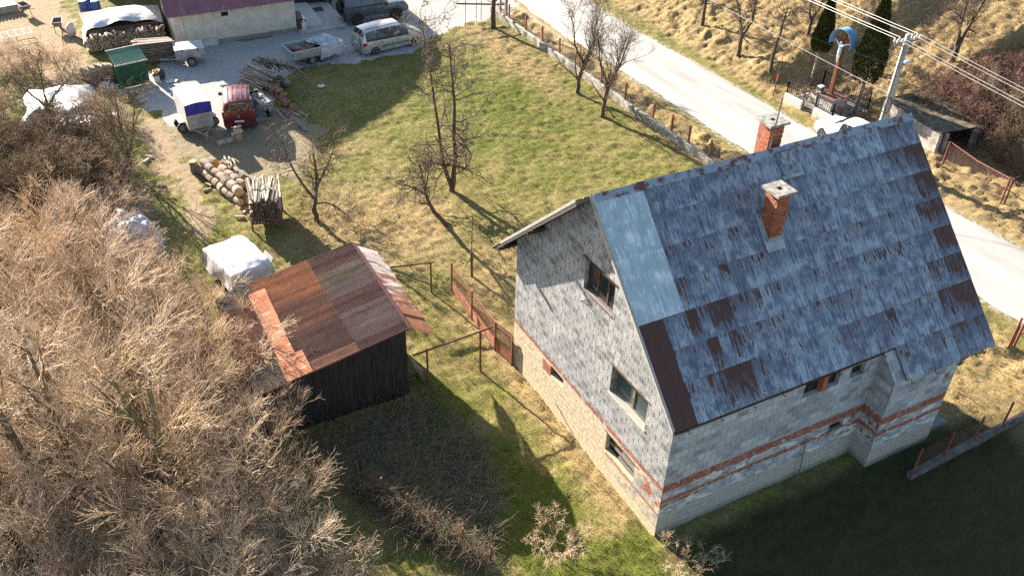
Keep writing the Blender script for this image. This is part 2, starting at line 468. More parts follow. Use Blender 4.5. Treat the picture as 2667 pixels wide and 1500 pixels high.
def turf_col(r, x, y, dry, lush, dark):
    n = len(x)
    t = np.clip(dry*.75+(fbm(x*.55, y*.55, 3)*.7+fbm(x*3.5, y*3.5, 3)*.9-.62)+r.normal(0, .16, n)-lush*.35, 0, .55)/.55
    g = np.array([.14, .162, .026])*r.uniform(.55, 1.5, (n, 1)); s = np.array([.43, .345, .15])*r.uniform(.55, 1.35, (n, 1))
    c = g*(1-t[:, None])+s*t[:, None]
    return c*(1-.6*dark[:, None])  # blades tinted darker inside the painted house shadow
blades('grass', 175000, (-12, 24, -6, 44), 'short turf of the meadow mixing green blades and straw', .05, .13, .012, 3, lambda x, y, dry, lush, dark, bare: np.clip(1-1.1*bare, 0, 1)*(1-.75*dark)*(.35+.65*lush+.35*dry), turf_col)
blades('dry_grass', 60000, (-8, 44, -6, 44), 'long straw coloured dead grass on the banks, by the fence ditch and along walls', .12, .34, .016, 5,
       lambda x, y, dry, lush, dark, bare: np.clip((dry-.35)*1.7, 0, 1)*(1-bare)*np.clip(fbm(x*.8, y*.8, 3)*2.2-.5, 0.1, 1),
       lambda r, x, y, dry, lush, dark: np.array([.34, .255, .135])*r.uniform(.4, 1.35, (len(x), 1)), 1.1)
# ------------------------------------------------------------------ unfinished block house
def wall_strips(mb, holes, ubreaks, top, bot, P, depth, thick=True):
    """P(u, z, d) -> point; d=0 outer face, d>0 inwards. Face with real openings and their reveals."""
    us = sorted(set(list(ubreaks)+[h[0] for h in holes]+[h[1] for h in holes]))
    for a, c in zip(us[:-1], us[1:]):
        mid = (a+c)/2
        hs = sorted([h for h in holes if h[0] < mid < h[1]], key=lambda h: h[2])
        z = (bot(a), bot(c))
        for h in hs:
            mb.quad([P(a, z[0], 0), P(c, z[1], 0), P(c, h[2], 0), P(a, h[2], 0)]); z = (h[3], h[3])
        mb.quad([P(a, z[0], 0), P(c, z[1], 0), P(c, top(c), 0), P(a, top(a), 0)])
    for (u0, u1, z0, z1) in holes:
        for q in (((u0, z0), (u1, z0)), ((u1, z0), (u1, z1)), ((u1, z1), (u0, z1)), ((u0, z1), (u0, z0))):
            mb.quad([P(*q[0], 0), P(*q[1], 0), P(*q[1], depth), P(*q[0], depth)])

ANG = -0.0229
HW, HL, LB, PB = 9.35, 11.32, 8.28, 0.81
YR, ZR, ZE = 5.115, 9.89, 4.83
SLOPE = (ZR-ZE)/(YR+.049)
FS = (ZR-4.85)/(10.52-YR)
zn = lambda y: ZR-(YR-y)*SLOPE
zf = lambda y: ZR-(y-YR)*FS
gx0 = lambda v: v*math.tan(ANG)

_RH = .25
def block_mat(name, gable):
    m, nt, b = new_mat(name); v = coord(nt)
    ge = nt.nodes.new('ShaderNodeNewGeometry'); sn = nt.nodes.new('ShaderNodeSeparateXYZ'); lk(nt, ge.outputs['Normal'], sn.inputs[0])
    sp = nt.nodes.new('ShaderNodeSeparateXYZ'); lk(nt, v, sp.inputs[0])
    isx = mth(nt, 'GREATER_THAN', mth(nt, 'ABSOLUTE', sn.outputs[0]), .7)
    u = mth(nt, 'ADD', mth(nt, 'MULTIPLY', sp.outputs[1], isx), mth(nt, 'MULTIPLY', sp.outputs[0], mth(nt, 'SUBTRACT', 1.0, isx)))
    z = sp.outputs[2]
    cv = nt.nodes.new('ShaderNodeCombineXYZ'); lk(nt, u, cv.inputs[0]); lk(nt, z, cv.inputs[1])
    wob = nd(nt, 'ShaderNodeTexNoise', i_Scale=3.0); lk(nt, cv.outputs[0], wob.inputs['Vector'])
    wv = nt.nodes.new('ShaderNodeVectorMath'); wv.operation = 'SCALE'; wv.inputs['Scale'].default_value = .035; lk(nt, wob.outputs['Color'], wv.inputs[0])
    av = nt.nodes.new('ShaderNodeVectorMath'); av.operation = 'ADD'; lk(nt, cv.outputs[0], av.inputs[0]); lk(nt, wv.outputs[0], av.inputs[1])
    P = av.outputs[0]
    br = nd(nt, 'ShaderNodeTexBrick', i_Scale=1.0, offset=.5)
    br.inputs['Brick Width'].default_value = .48; br.inputs['Row Height'].default_value = _RH; br.inputs['Mortar Size'].default_value = .016 if gable else .017; br.inputs['Mortar Smooth'].default_value = .3; br.inputs['Bias'].default_value = 0
    ks = 1.0 if gable else 1.32  # side wall blocks lighter, lifting that wall's shade by colour
    br.inputs['Color1'].default_value = (.17*ks, .178*ks, .195*ks, 1); br.inputs['Color2'].default_value = (.36*ks, .37*ks, .385*ks, 1)
    br.inputs['Mortar'].default_value = (.43, .41, .355, 1)
    lk(nt, P, br.inputs['Vector'])
    n1 = noise(nt, P, 1.1, 5, .6); n2 = noise(nt, P, 6, 5, .65); n3 = noise(nt, P, 30, 4, .7)
    c = br.outputs['Color']
    pz = nt.nodes.new('ShaderNodeSeparateXYZ'); lk(nt, P, pz.inputs[0])
    row = mth(nt, 'FLOOR', mth(nt, 'DIVIDE', pz.outputs[1], _RH))
    fx = mth(nt, 'FRACT', mth(nt, 'ADD', mth(nt, 'DIVIDE', pz.outputs[0], .48), mth(nt, 'MULTIPLY', mth(nt, 'ABSOLUTE', mth(nt, 'MODULO', row, 2.0)), .5)))
    fz = mth(nt, 'FRACT', mth(nt, 'DIVIDE', pz.outputs[1], _RH))
    joint = mth(nt, 'MULTIPLY', mth(nt, 'LESS_THAN', fx, .07), mth(nt, 'MULTIPLY', mth(nt, 'GREATER_THAN', fz, .1), mth(nt, 'LESS_THAN', fz, .9)))
    joint = mth(nt, 'MULTIPLY', joint, mth(nt, 'GREATER_THAN', n2, .40))
    c = mix(nt, .4, c, ramp(nt, n3, [(.3, .7), (.7, 1.0)]), 'MULTIPLY')
    c = mix(nt, .3, c, ramp(nt, n1, [(.35, .65), (.65, 1.0)]), 'MULTIPLY')
    zz = mth(nt, 'ADD', z, mth(nt, 'MULTIPLY', mth(nt, 'SUBTRACT', n2, .5), .12))
    def band(a, e): return mth(nt, 'MULTIPLY', mth(nt, 'GREATER_THAN', zz, a), mth(nt, 'LESS_THAN', zz, e))
    # white mortar smears on the upper wall
    smear = noise(nt, P, 2.4, 5, .7, stretch=(1.6, .55, 1))
    c = mix(nt, ramp(nt, smear, [(.54, 0.0), (.68, .42 if gable else .2)]), c, (.56, .545, .51))
    # stretches of mortar smeared over the basement storey, on the gable beige, on the side pale grey
    if gable:
        plast = ramp(nt, n2, [(.3, (.30, .235, .15)), (.5, (.46, .385, .27)), (.7, (.56, .49, .37))]); lim = 2.1
        pm_ = ramp(nt, mth(nt, 'ADD', n1, mth(nt, 'MULTIPLY', sp.outputs[1], .055)), [(.44, .0), (.60, 1.0)])
        pm_ = mix(nt, 1.0, pm_, ramp(nt, n2, [(.28, .35), (.42, 1.0)]), 'MULTIPLY')
    else:
        plast = ramp(nt, noise(nt, P, 3.0, 6, .7, stretch=(.6, 1.3, 1)), [(.38, (.15, .155, .165)), (.48, (.30, .30, .29)), (.56, (.60, .58, .53)), (.75, (.66, .63, .56))]); lim = 2.1
        pm_ = ramp(nt, noise(nt, P, 2.2, 5, .65, stretch=(.5, 1.2, 1)), [(.44, .0), (.54, 1.0)])
    c = mix(nt, mth(nt, 'MULTIPLY', joint, .9 if gable else .45), c, (.045, .043, .045))
    low = band(-1.0, lim)
    c = mix(nt, mth(nt, 'MULTIPLY', low, pm_), c, plast)
    # red brick levelling courses
    bk = nd(nt, 'ShaderNodeTexBrick', i_Scale=1.0)
    bk.inputs['Brick Width'].default_value = .26; bk.inputs['Row Height'].default_value = .075; bk.inputs['Mortar Size'].default_value = .006
    bk.inputs['Color1'].default_value = (.34, .09, .045, 1); bk.inputs['Color2'].default_value = (.22, .06, .035, 1); bk.inputs['Mortar'].default_value = (.30, .22, .17, 1); lk(nt, P, bk.inputs['Vector'])
    red = mix(nt, .45, bk.outputs['Color'], ramp(nt, n3, [(.3, .55), (.7, 1.1)]), 'MULTIPLY')
    if gable:
        r1 = mth(nt, 'MULTIPLY', band(2.12, 2.30), mth(nt, 'GREATER_THAN', noise(nt, P, 2.3, 4), .42))
        r2 = mth(nt, 'MULTIPLY', band(1.35, 1.95), mth(nt, 'MULTIPLY', mth(nt, 'LESS_THAN', sp.outputs[1], 1.35), mth(nt, 'GREATER_THAN', noise(nt, P, 2.0, 4), .52)))
        r3 = mth(nt, 'MULTIPLY', band(.98, 1.1), mth(nt, 'LESS_THAN', sp.outputs[1], 3.0))
        r4 = mth(nt, 'MULTIPLY', band(1.5, 1.95), mth(nt, 'MULTIPLY', mth(nt, 'GREATER_THAN', sp.outputs[1], 6.6), mth(nt, 'LESS_THAN', sp.outputs[1], 7.2)))
        rr = mth(nt, 'MAXIMUM', mth(nt, 'MAXIMUM', r1, r2), mth(nt, 'MAXIMUM', mth(nt, 'MULTIPLY', r3, .8), r4))
    else:
        r1 = mth(nt, 'MULTIPLY', band(2.06, 2.42), mth(nt, 'GREATER_THAN', noise(nt, P, 2.6, 4), .36)); r2 = mth(nt, 'MULTIPLY', band(1.54, 1.72), mth(nt, 'GREATER_THAN', noise(nt, P, 1.5, 3), .36))
        r3 = mth(nt, 'MULTIPLY', band(1.36, 1.5), mth(nt, 'MULTIPLY', mth(nt, 'LESS_THAN', sp.outputs[0], 1.5), mth(nt, 'GREATER_THAN', noise(nt, P, 1.9, 3), .46)))
        ins = mth(nt, 'MULTIPLY', mth(nt, 'GREATER_THAN', sp.outputs[0], 7.75), mth(nt, 'LESS_THAN', sp.outputs[0], 8.42))
        r4 = mth(nt, 'MULTIPLY', band(1.25, 2.2), mth(nt, 'MULTIPLY', ins, mth(nt, 'GREATER_THAN', noise(nt, P, 3.0, 3), .53)))
        bb = mth(nt, 'MULTIPLY', mth(nt, 'MULTIPLY', mth(nt, 'GREATER_THAN', sp.outputs[0], 10.8), mth(nt, 'LESS_THAN', sp.outputs[0], 11.05)), band(3.2, 3.42))
        rr = mth(nt, 'MAXIMUM', mth(nt, 'MAXIMUM', r1, r2), mth(nt, 'MAXIMUM', mth(nt, 'MAXIMUM', r3, r4), bb))
    rr = mth(nt, 'MULTIPLY', rr, ramp(nt, n2, [(.36, .15), (.46, 1.0)]))
    c = mix(nt, rr, c, red)
    # cement render of the footing
    foot = ramp(nt, n2, [(.3, (.29, .27, .235)), (.7, (.40, .375, .32))]) if not gable else ramp(nt, n2, [(.3, (.42, .345, .23)), (.7, (.54, .455, .32))])
    fh = .98 if not gable else .42
    c = mix(nt, mth(nt, 'LESS_THAN', zz, fh), c, foot)
    if not gable: c = mix(nt, ramp(nt, mth(nt, 'ADD', z, mth(nt, 'MULTIPLY', n1, .5)), [(.25, .75), (.62, 0.0)]), c, (.07, .075, .06))   # damp green base
    lk(nt, c, b.inputs['Base Color']); b.inputs['Roughness'].default_value = .93; b.inputs['Specular IOR Level'].default_value = .2
    hh = mth(nt, 'ADD', mth(nt, 'MULTIPLY', br.outputs['Fac'], -1.0 if gable else -.7), mth(nt, 'ADD', mth(nt, 'MULTIPLY', n3, .35), mth(nt, 'MULTIPLY', n2, .45 if gable else .3)))
    bump(nt, b, hh, .9, .03)
    return m
M_GABLE = block_mat('grey block gable', True); M_SIDE = block_mat('grey block wall', False)
M_WOOD_D = pm('dark weathered wood', (.07, .045, .03), (.025, .017, .012), 3, stretch=(1, 8, 8), rough=.85, bmp=.3)
M_WOOD_W = pm('window wood', (.23, .19, .14), (.12, .09, .065), 6, rough=.7)
M_WOOD_R = pm('red brown lintel', (.17, .075, .05), (.09, .045, .03), 5)
M_DARK = pm('dark interior', (.012, .012, .013), (.02, .02, .02), 2, rough=1)
m, nt, b = new_mat('window glass'); b.inputs['Base Color'].default_value = (.02, .026, .028, 1); b.inputs['Roughness'].default_value = .12; b.inputs['Specular IOR Level'].default_value = .6
bump(nt, b, noise(nt, coord(nt), 3, 2), .08, .02); M_GLASS = m
m, nt, b = new_mat('dusty glass'); v = coord(nt)
lk(nt, ramp(nt, noise(nt, v, 14, 5, .7), [(.3, (.03, .045, .05)), (.7, (.075, .10, .10))]), b.inputs['Base Color']); b.inputs['Roughness'].default_value = .3; M_DUSTY = m

house = thing('house', 'unfinished grey block house with steep rusty sheet metal roof and two brick chimneys', 'house', (0, 0, 0))
GABH = [(3.5, 5.12, 6.52, 7.66), (1.27, 3.18, 3.72, 4.80), (5.8, 6.65, 1.62, 2.04), (1.42, 3.03, 1.18, 1.95)]
mb = MB()
topg = lambda v: (zn(v) if v <= YR else zf(v))-.14
wall_strips(mb, GABH, [0, YR, HW], topg, lambda v: -.35, lambda u, z, d: (gx0(u)+d, u, z), .26)
mb.build('gable_wall', M_GABLE, house, fix=False)
mb = MB()
SH = [(5.06, 6.55, 3.97, 4.60), (7.02, 7.64, 4.03, 4.52), (6.85, 7.47, 1.63, 2.02)]
wall_strips(mb, SH, [0, LB], lambda u: zn(0)-.12, lambda u: -.35, lambda u, z, d: (u, d, z), .24)
wall_strips(mb, [], [LB, HL], lambda u: zn(-PB)-.12, lambda u: -.35, lambda u, z, d: (u, -PB+d, z), .24)
mb.quad([(LB, 0, -.35), (LB, -PB, -.35), (LB, -PB, zn(-PB)-.12), (LB, 0, zn(0)-.12)])
mb.quad([(LB, 0, zn(0)-.121), (8.80, 0, zn(0)-.121), (8.80, -PB, zn(-PB)-.121), (LB, -PB, zn(-PB)-.121)])
mb.build('side_wall', M_SIDE, house, fix=False)
mb = MB()   # far side and right gable
mb.quad([(HL, -PB, -.3), (HL, HW, -.3), (HL, HW, topg(HW)), (HL, YR, topg(YR)), (HL, 0, topg(0)), (HL, -PB, topg(-PB))])
mb.quad([(gx0(HW), HW, -.3), (HL, HW, -.3), (HL, HW, topg(HW)), (gx0(HW), HW, topg(HW))])
mb.build('rear_wall', M_SIDE, house)
mb = MB().box((HL/2, HW/2, 2.3), (HL-1.2, HW-1.2, .1)).box((HL/2, HW/2, 5.0), (HL-1.2, HW-1.4, .1)).box((HL/2, HW/2, .9), (.15, HW-.8, 8)).box((HL/2, 4.3, 3), (HL-.6, .15, 8))
mb.build('interior_partition', M_DARK, house)
# windows: frames and panes set into the reveals
def window(P, u0, u1, z0, z1, d, mullions, frame_m, pane_m, fw=.06, sill=None, lintel=None, lab=None):
    f = MB()
    def pc(a, c, e, g, dd=.05):     # bar between rectangles in the wall plane
        f.prism([P(a, e, d), P(c, e, d), P(c, g, d), P(a, g, d)], Vector(P(a, e, d+dd))-Vector(P(a, e, d)))
    pc(u0+.005, u0+fw, z0+.005, z1-.005); pc(u1-fw, u1-.005, z0+.005, z1-.005); pc(u0+fw, u1-fw, z0+.005, z0+fw); pc(u0+fw, u1-fw, z1-fw, z1-.005)
    for q in mullions: pc(q-fw*.55, q+fw*.55, z0+fw, z1-fw)
    w = f.build('window', frame_m, house)
    if lab: w['label'] = lab
    g = MB().quad([P(u0+.02, z0+.02, d+.03), P(u1-.02, z0+.02, d+.03), P(u1-.02, z1-.02, d+.03), P(u0+.02, z1-.02, d+.03)])
    g.build('pane', pane_m, w)
    if sill:
        a, c, e, g2 = sill
        MB().prism([P(u0-a, z0-c, -.035), P(u1+a, z0-c, -.035), P(u1+a, z0-.004, -.02), P(u0-a, z0-.004, -.02)], Vector(P(0, 0, .22))-Vector(P(0, 0, 0))).build('sill', e, w)
    if lintel:
        a, c, e = lintel
        MB().prism([P(u0-a, z1+.004, -.012), P(u1+a, z1+.004, -.012), P(u1+a, z1+c, -.012), P(u0-a, z1+c, -.012)], Vector(P(0, 0, .06))-Vector(P(0, 0, 0))).build('lintel', e, w)
    return w
PG = lambda u, z, d: (gx0(u)+d, u, z)
PS = lambda u, z, d: (u, d, z)
M_SILL = pm('pale concrete sill', (.46, .41, .32), (.33, .29, .22), 5)
window(PG, *GABH[0], .14, [4.02, 4.56], M_WOOD_R, M_GLASS, .05, lintel=(.12, .09, M_WOOD_D), sill=(.0, .04, M_WOOD_R, 0), lab='dark upper gable window with three panes')
window(PG, *GABH[1], .16, [2.16], M_WOOD_W, M_DUSTY, .09, sill=(.05, .09, M_SILL, 0), lintel=(.12, .07, M_WOOD_R), lab='wide wooden gable window with two dusty panes')
window(PG, *GABH[2], .14, [], M_WOOD_W, M_DUSTY, .05, lab='small basement window')
w = window(PG, *GABH[3], .17, [], M_WOOD_D, M_GLASS, .06, lintel=(.15, .05, M_WOOD_R), lab='basement opening boarded with grey planks')
mb = MB()
mb.prism([PG(2.98, 1.52, .09), PG(1.45, 1.48, .09), PG(1.45, 1.60, .09), PG(2.98, 1.63, .09)], (.03, 0, 0))
mb.prism([PG(2.4, 1.2, .10), PG(1.45, 1.2, .10), PG(1.45, 1.36, .10), PG(2.4, 1.38, .10)], (.03, 0, 0))
mb.prism([PG(2.25, 1.64, .10), PG(1.45, 1.63, .10), PG(1.45, 1.92, .10), PG(2.25, 1.92, .10)], (.03, 0, 0))
mb.build('plank', pm('grey plank', (.25, .23, .21), (.13, .12, .11), 4, stretch=(8, 1, 8)), w)
w = window(PS, *SH[0], .15, [5.45, 6.3], M_WOOD_D, M_GLASS, .05, lab='dark side window under the eave split by a brick pier')
MB().box((5.9, .06, 4.285), (.19, .2, .62)).build('brick_pier', pm('pier brick', (.40, .13, .07), (.27, .08, .05), 14), w)
window(PS, *SH[1], .15, [7.3], M_WOOD_D, M_GLASS, .05, lab='small dark side window in the corner')
window(PS, *SH[2], .12, [], M_WOOD_D, M_GLASS, .04, lab='low basement window in the side wall')

# roof: separate metal sheets in overlapping rows
m, nt, b = new_mat('weathered roof sheet'); v = coord(nt, 'UV')
vc = nd(nt, 'ShaderNodeVertexColor', layer_name='sheet'); sc_ = nt.nodes.new('ShaderNodeSeparateColor'); lk(nt, vc.outputs[0], sc_.inputs[0])
st = noise(nt, v, 1.0, 6, .65, stretch=(13, 1.5, 1)); st2 = noise(nt, v, 1.0, 5, .7, stretch=(26, 3.2, 1)); blot = noise(nt, v, 2.2, 5, .6)
t = mth(nt, 'ADD', mth(nt, 'ADD', mth(nt, 'MULTIPLY', st, .70), mth(nt, 'MULTIPLY', st2, .5)), mth(nt, 'ADD', mth(nt, 'MULTIPLY', blot, .62), mth(nt, 'MULTIPLY', sc_.outputs[0], .085)))
t = mth(nt, 'MULTIPLY', t, .6)
c = ramp(nt, t, [(.475, (.072, .080, .112)), (.55, (.13, .15, .195)), (.61, (.25, .295, .335)), (.69, (.38, .425, .455))])
c = mix(nt, ramp(nt, noise(nt, v, 1.0, 5, .75, stretch=(34, 1.6, 1)), [(.64, 0.0), (.76, .55)]), c, (.44, .455, .47))
rs = mth(nt, 'ADD', mth(nt, 'MULTIPLY', st, .95), mth(nt, 'ADD', mth(nt, 'ADD', mth(nt, 'MULTIPLY', blot, .45), mth(nt, 'MULTIPLY', st2, .40)), mth(nt, 'MULTIPLY', sc_.outputs[1], .36)))
rs = mth(nt, 'SUBTRACT', rs, mth(nt, 'MULTIPLY', mth(nt, 'MULTIPLY', vc.outputs['Alpha'], vc.outputs['Alpha']), .20))
rust = ramp(nt, st2, [(.3, (.032, .015, .013)), (.7, (.105, .042, .028))])
rs = mth(nt, 'MULTIPLY', rs, .6)
c = mix(nt, ramp(nt, rs, [(.588, 0.0), (.606, 1.0)]), c, rust)
new = ramp(nt, t, [(.46, (.27, .345, .375)), (.60, (.36, .44, .46)), (.66, (.60, .64, .65))])
c = mix(nt, sc_.outputs[2], c, new)
lk(nt, c, b.inputs['Base Color']); b.inputs['Roughness'].default_value = .62; b.inputs['Metallic'].default_value = .12; b.inputs['Specular IOR Level'].default_value = .35
bump(nt, b, mth(nt, 'ADD', st2, blot), .3, .015)
M_ROOF = m
def sheets(name, y_of, z_of, wtop, rows, x0, x1, seed, parent, special=None, colw=.40, lift=0.0):
    """rows: list of (w0, w1) distances down the slope; y_of/z_of give the slope line"""
    r = random.Random(seed); me = bpy.data.meshes.new(name); V = []; F = []; C = []; UV = []
    for k, (w0, w1, xa, xb) in enumerate(rows):
        off = 0
        xs = [xa]+[x for x in np.arange(math.floor(xa/colw)*colw+off, xb, colw) if xa+.12 < x < xb-.12]+[xb]
        for a, c in zip(xs[:-1], xs[1:]):
            tone = r.random(); rustv = max(0, r.gauss(.12, .13)); nw = 0
            if special: tone, rustv, nw = special(k, (a+c)/2, tone, rustv, r)
            u0, v0 = r.uniform(0, 50), 0
            j = r.uniform(0, .010)
            # flat pan with a small raised seam on the left side, lower end lapping over the next row
            secs = [(a, .0), (a+.02, .022), (a+.045, .004), (c, .0)]
            b0 = len(V)
            for w in (w0, w1+.05):
                hh = (.004+j*.4 if w == w0 else .014+j*.4)+lift
                for (x, e) in secs:
                    yy, zz, ny_, nz_ = y_of(w), z_of(w), None, None
                    V.append((x, yy+NRM[parent.name][0]*(hh+e) if False else yy, zz+hh+e)); C.append((tone, rustv, nw, 0 if w == w0 else 1)); UV.append((x+u0*.0+(k*3.17), w))
            for i in range(3): F.append((b0+i, b0+i+1, b0+5+i, b0+4+i))
            # lower lip
            b1 = len(V)
            for (x, e) in secs: V.append((x, y_of(w1+.05), z_of(w1+.05)+.014+j*.4+lift+e)); C.append((tone, rustv, nw, 1)); UV.append((x+k*3.17, w1))
            for (x, e) in secs: V.append((x, y_of(w1+.05), z_of(w1+.05)-.012+lift)); C.append((tone, rustv, nw, 1)); UV.append((x+k*3.17, w1+.03))
            for i in range(3): F.append((b1+i, b1+i+1, b1+5+i, b1+4+i))
    me.from_pydata(V, [], F)
    ca = me.color_attributes.new('sheet', 'FLOAT_COLOR', 'POINT'); ca.data.foreach_set('color', np.array(C, np.float32).ravel())
    ul = me.uv_layers.new(name='UVMap')
    li = np.zeros(len(me.loops), np.int32); me.loops.foreach_get('vertex_index', li)
    ul.data.foreach_set('uv', np.array(UV, np.float32)[li].ravel())
    me.materials.append(M_ROOF); me.update()
    o = bpy.data.objects.new(name, me); COL.objects.link(o); o.parent = parent
    return o
NRM = {}
cs, sn_ = math.cos(math.atan(SLOPE)), math.sin(math.atan(SLOPE))
XL, XR = -.05, 12.88
rows = []
for k in range(7):
    rows.append((max(0, k*1.0+.0), k*1.0+1.0 if k < 6 else (YR+.05)/cs, XL-.10*(1-k/6.5), XR))
wE = (YR+.05)/cs
rows[6] = (6.0, wE, XL, XR)
rows.append((wE-.06, (YR+.86)/cs, 8.71, XR))
def special(k, x, tone, rv, r):
    nw = 0
    if k < 4 and x < 1.62: return r.uniform(.5, .9), 0, 1
    if x > 11.2:
        rv = r.uniform(.45, .72) if k >= 1 and x > 12.0 else (r.uniform(.1, .5) if k >= 1 and x > 11.6 else rv*1.3); tone *= .35
        if k == 7: rv = r.uniform(.2, .4)
    elif x < .62 and k >= 4: tone = 0; rv = 1.25
    elif k in (4, 5, 6) and 1.6 < x < 3.2: rv = r.choice([.1, .25, .45, .62]) if k < 6 else r.choice([.2, .62, .5, .3])
    elif k in (3, 4) and x < 4.5: rv = r.uniform(.0, .36)
    elif k in (2,) and 1.5 < x < 3.5: rv = r.uniform(.0, .26); tone *= .4
    elif k < 2 and x < 5.5: tone *= .45; rv = .05
    elif k == 0: tone = .5+.5*tone; rv = .0
    elif k == 1: rv = .08
    elif x > 5 and k < 6: rv = abs(r.gauss(.08, .09)); tone = .25+.75*tone
    return tone, rv, nw
sheets('roof', lambda w: YR-w*cs, lambda w: ZR-w*sn_, 0, rows, XL, XR, 5, house, special)
csf, snf = math.cos(math.atan(FS)), math.sin(math.atan(FS))
OF = .52
nf = [(k*1.05, k*1.05+1.05, -.13-OF+.12*0, XR) for k in range(7)]
sheets('roof', lambda w: YR+w*csf, lambda w: ZR-w*snf, 0, nf, 0, 0, 6, house, lambda k, x, t, rv, r: (t, rv*.6, 0))
# roof deck boards under the sheets (give the verge its thickness)
mb = MB()
mb.prism([(XL-.02, YR, ZR-.02), (XL-.02, -.04, zn(-.04)-.02), (XL-.02, -.04, zn(-.04)-.12), (XL-.02, YR, ZR-.14)], (XR-XL, 0, 0))
mb.prism([(8.73, -.045, zn(-.045)-.02), (8.73, -.84, zn(-.84)-.02), (8.73, -.84, zn(-.84)-.12), (8.73, -.045, zn(-.045)-.12)], (XR-8.75, 0, 0))
mb.prism([(-.10-OF, YR+.005, ZR-.02), (-.10-OF, 10.45, zf(10.45)-.02), (-.10-OF, 10.45, zf(10.45)-.10), (-.10-OF, YR+.005, ZR-.14)], (XR+.08+OF, 0, 0))
mb.build('roof_deck', pm('grey deck boards', (.17, .15, .13), (.09, .08, .07), 4), house)
M_FASC = pm('grey painted verge board', (.44, .42, .37), (.30, .29, .26), 4, stretch=(2, 2, 9), rough=.7)
M_LEAD = pm('grey sheet flashing', (.26, .30, .32), (.36, .39, .40), 3, rough=.55, metal=.2)
mb = MB()
a0 = -.135-OF
mb.prism([(a0, YR+.01, ZR+.05), (a0, 9.75, zf(9.75)+.05), (a0, 9.75, zf(9.75)-.07), (a0, YR+.01, ZR-.07)], (-.03, 0, 0))
mb.prism([(a0-.003, YR+.01, ZR-.075), (a0-.003, 9.75, zf(9.75)-.075), (a0-.003, 9.75, zf(9.75)-.20), (a0-.003, YR+.01, ZR-.22)], (.025, 0, 0))
mb.build('verge_board', M_FASC, house)
mb = MB()
mb.prism([(XL-.125, YR, ZR+.06), (XL-.03, -.08, zn(-.08)+.045), (XL-.03, -.08, zn(-.08)-.07), (XL-.125, YR, ZR-.09)], (-.028, 0, 0))
mb.prism([(XL-.128, YR, ZR+.075), (XL-.033, -.08, zn(-.08)+.06), (XL-.033, -.06, zn(-.08)+.045), (XL-.128, YR, ZR+.06)], (.06, 0, 0))
mb.build('verge_board', M_FASC, house)
mb = MB()
for k in range(9):
    x = XL+k*1.44; r_ = .02*(k % 2)
    mb.prism([(x, YR-.17, ZR-.15+r_), (x, YR, ZR+.055+r_), (x, YR+.17, ZR-.13+r_), (x, YR+.165, ZR-.145+r_), (x, YR, ZR+.04+r_), (x, YR-.165, ZR-.165+r_)], (1.46, 0, 0))
mb.build('ridge_cap', pm('rust spotted ridge cap', (.25, .30, .35), (.12, .055, .04), 3.5, .5, .62, rough=.6, metal=.15), house)
for y in (7.6, 9.6): MB().box((-.38, y, zf(y)-.26), (.95, .12, .14)).build('purlin', M_WOOD_D, house)
for x in np.arange(-.1, 12.5, 1.1): MB().bar((x, 9.2, zf(9.2)-.2), (x, 10.3, zf(10.3)-.17), .10, .12).build('rafter', M_WOOD_D, house)
mb = MB().box((HL/2-.05, -.02, zn(0)-.17), (LB+2.9, .1, .12)); mb.build('wall_plate', M_WOOD_D, house)
# gutter brackets: thin hooks under the eave
def hook(x, y):
    z = zn(y)-.03; pts = []
    for k in range(8):
        a = rad(80-k*34); pts.append((x+.03, y-.10+.085*math.cos(a)*-1+0.0, z-.10+.085*math.sin(a)))
    return [(x, y+.10, z+.05), (x+.02, y-.005, z-.02)]+[(x+.03, y-.02-.16*t, z-.03-.14*math.sin(t*math.pi*.9)) for t in (.15, .35, .55, .75, 1.0)]
for x in (.42, 1.62, 2.85, 4.0, 5.1, 6.25, 7.0, 8.2):
    MB().tube(hook(x, -.05), .012, 5).build('gutter_hook', M_DARK, house)
for x in (8.9, 10.0, 11.0, 11.7, 12.4):
    MB().tube(hook(x, -.85), .012, 5).build('gutter_hook', M_DARK, house)
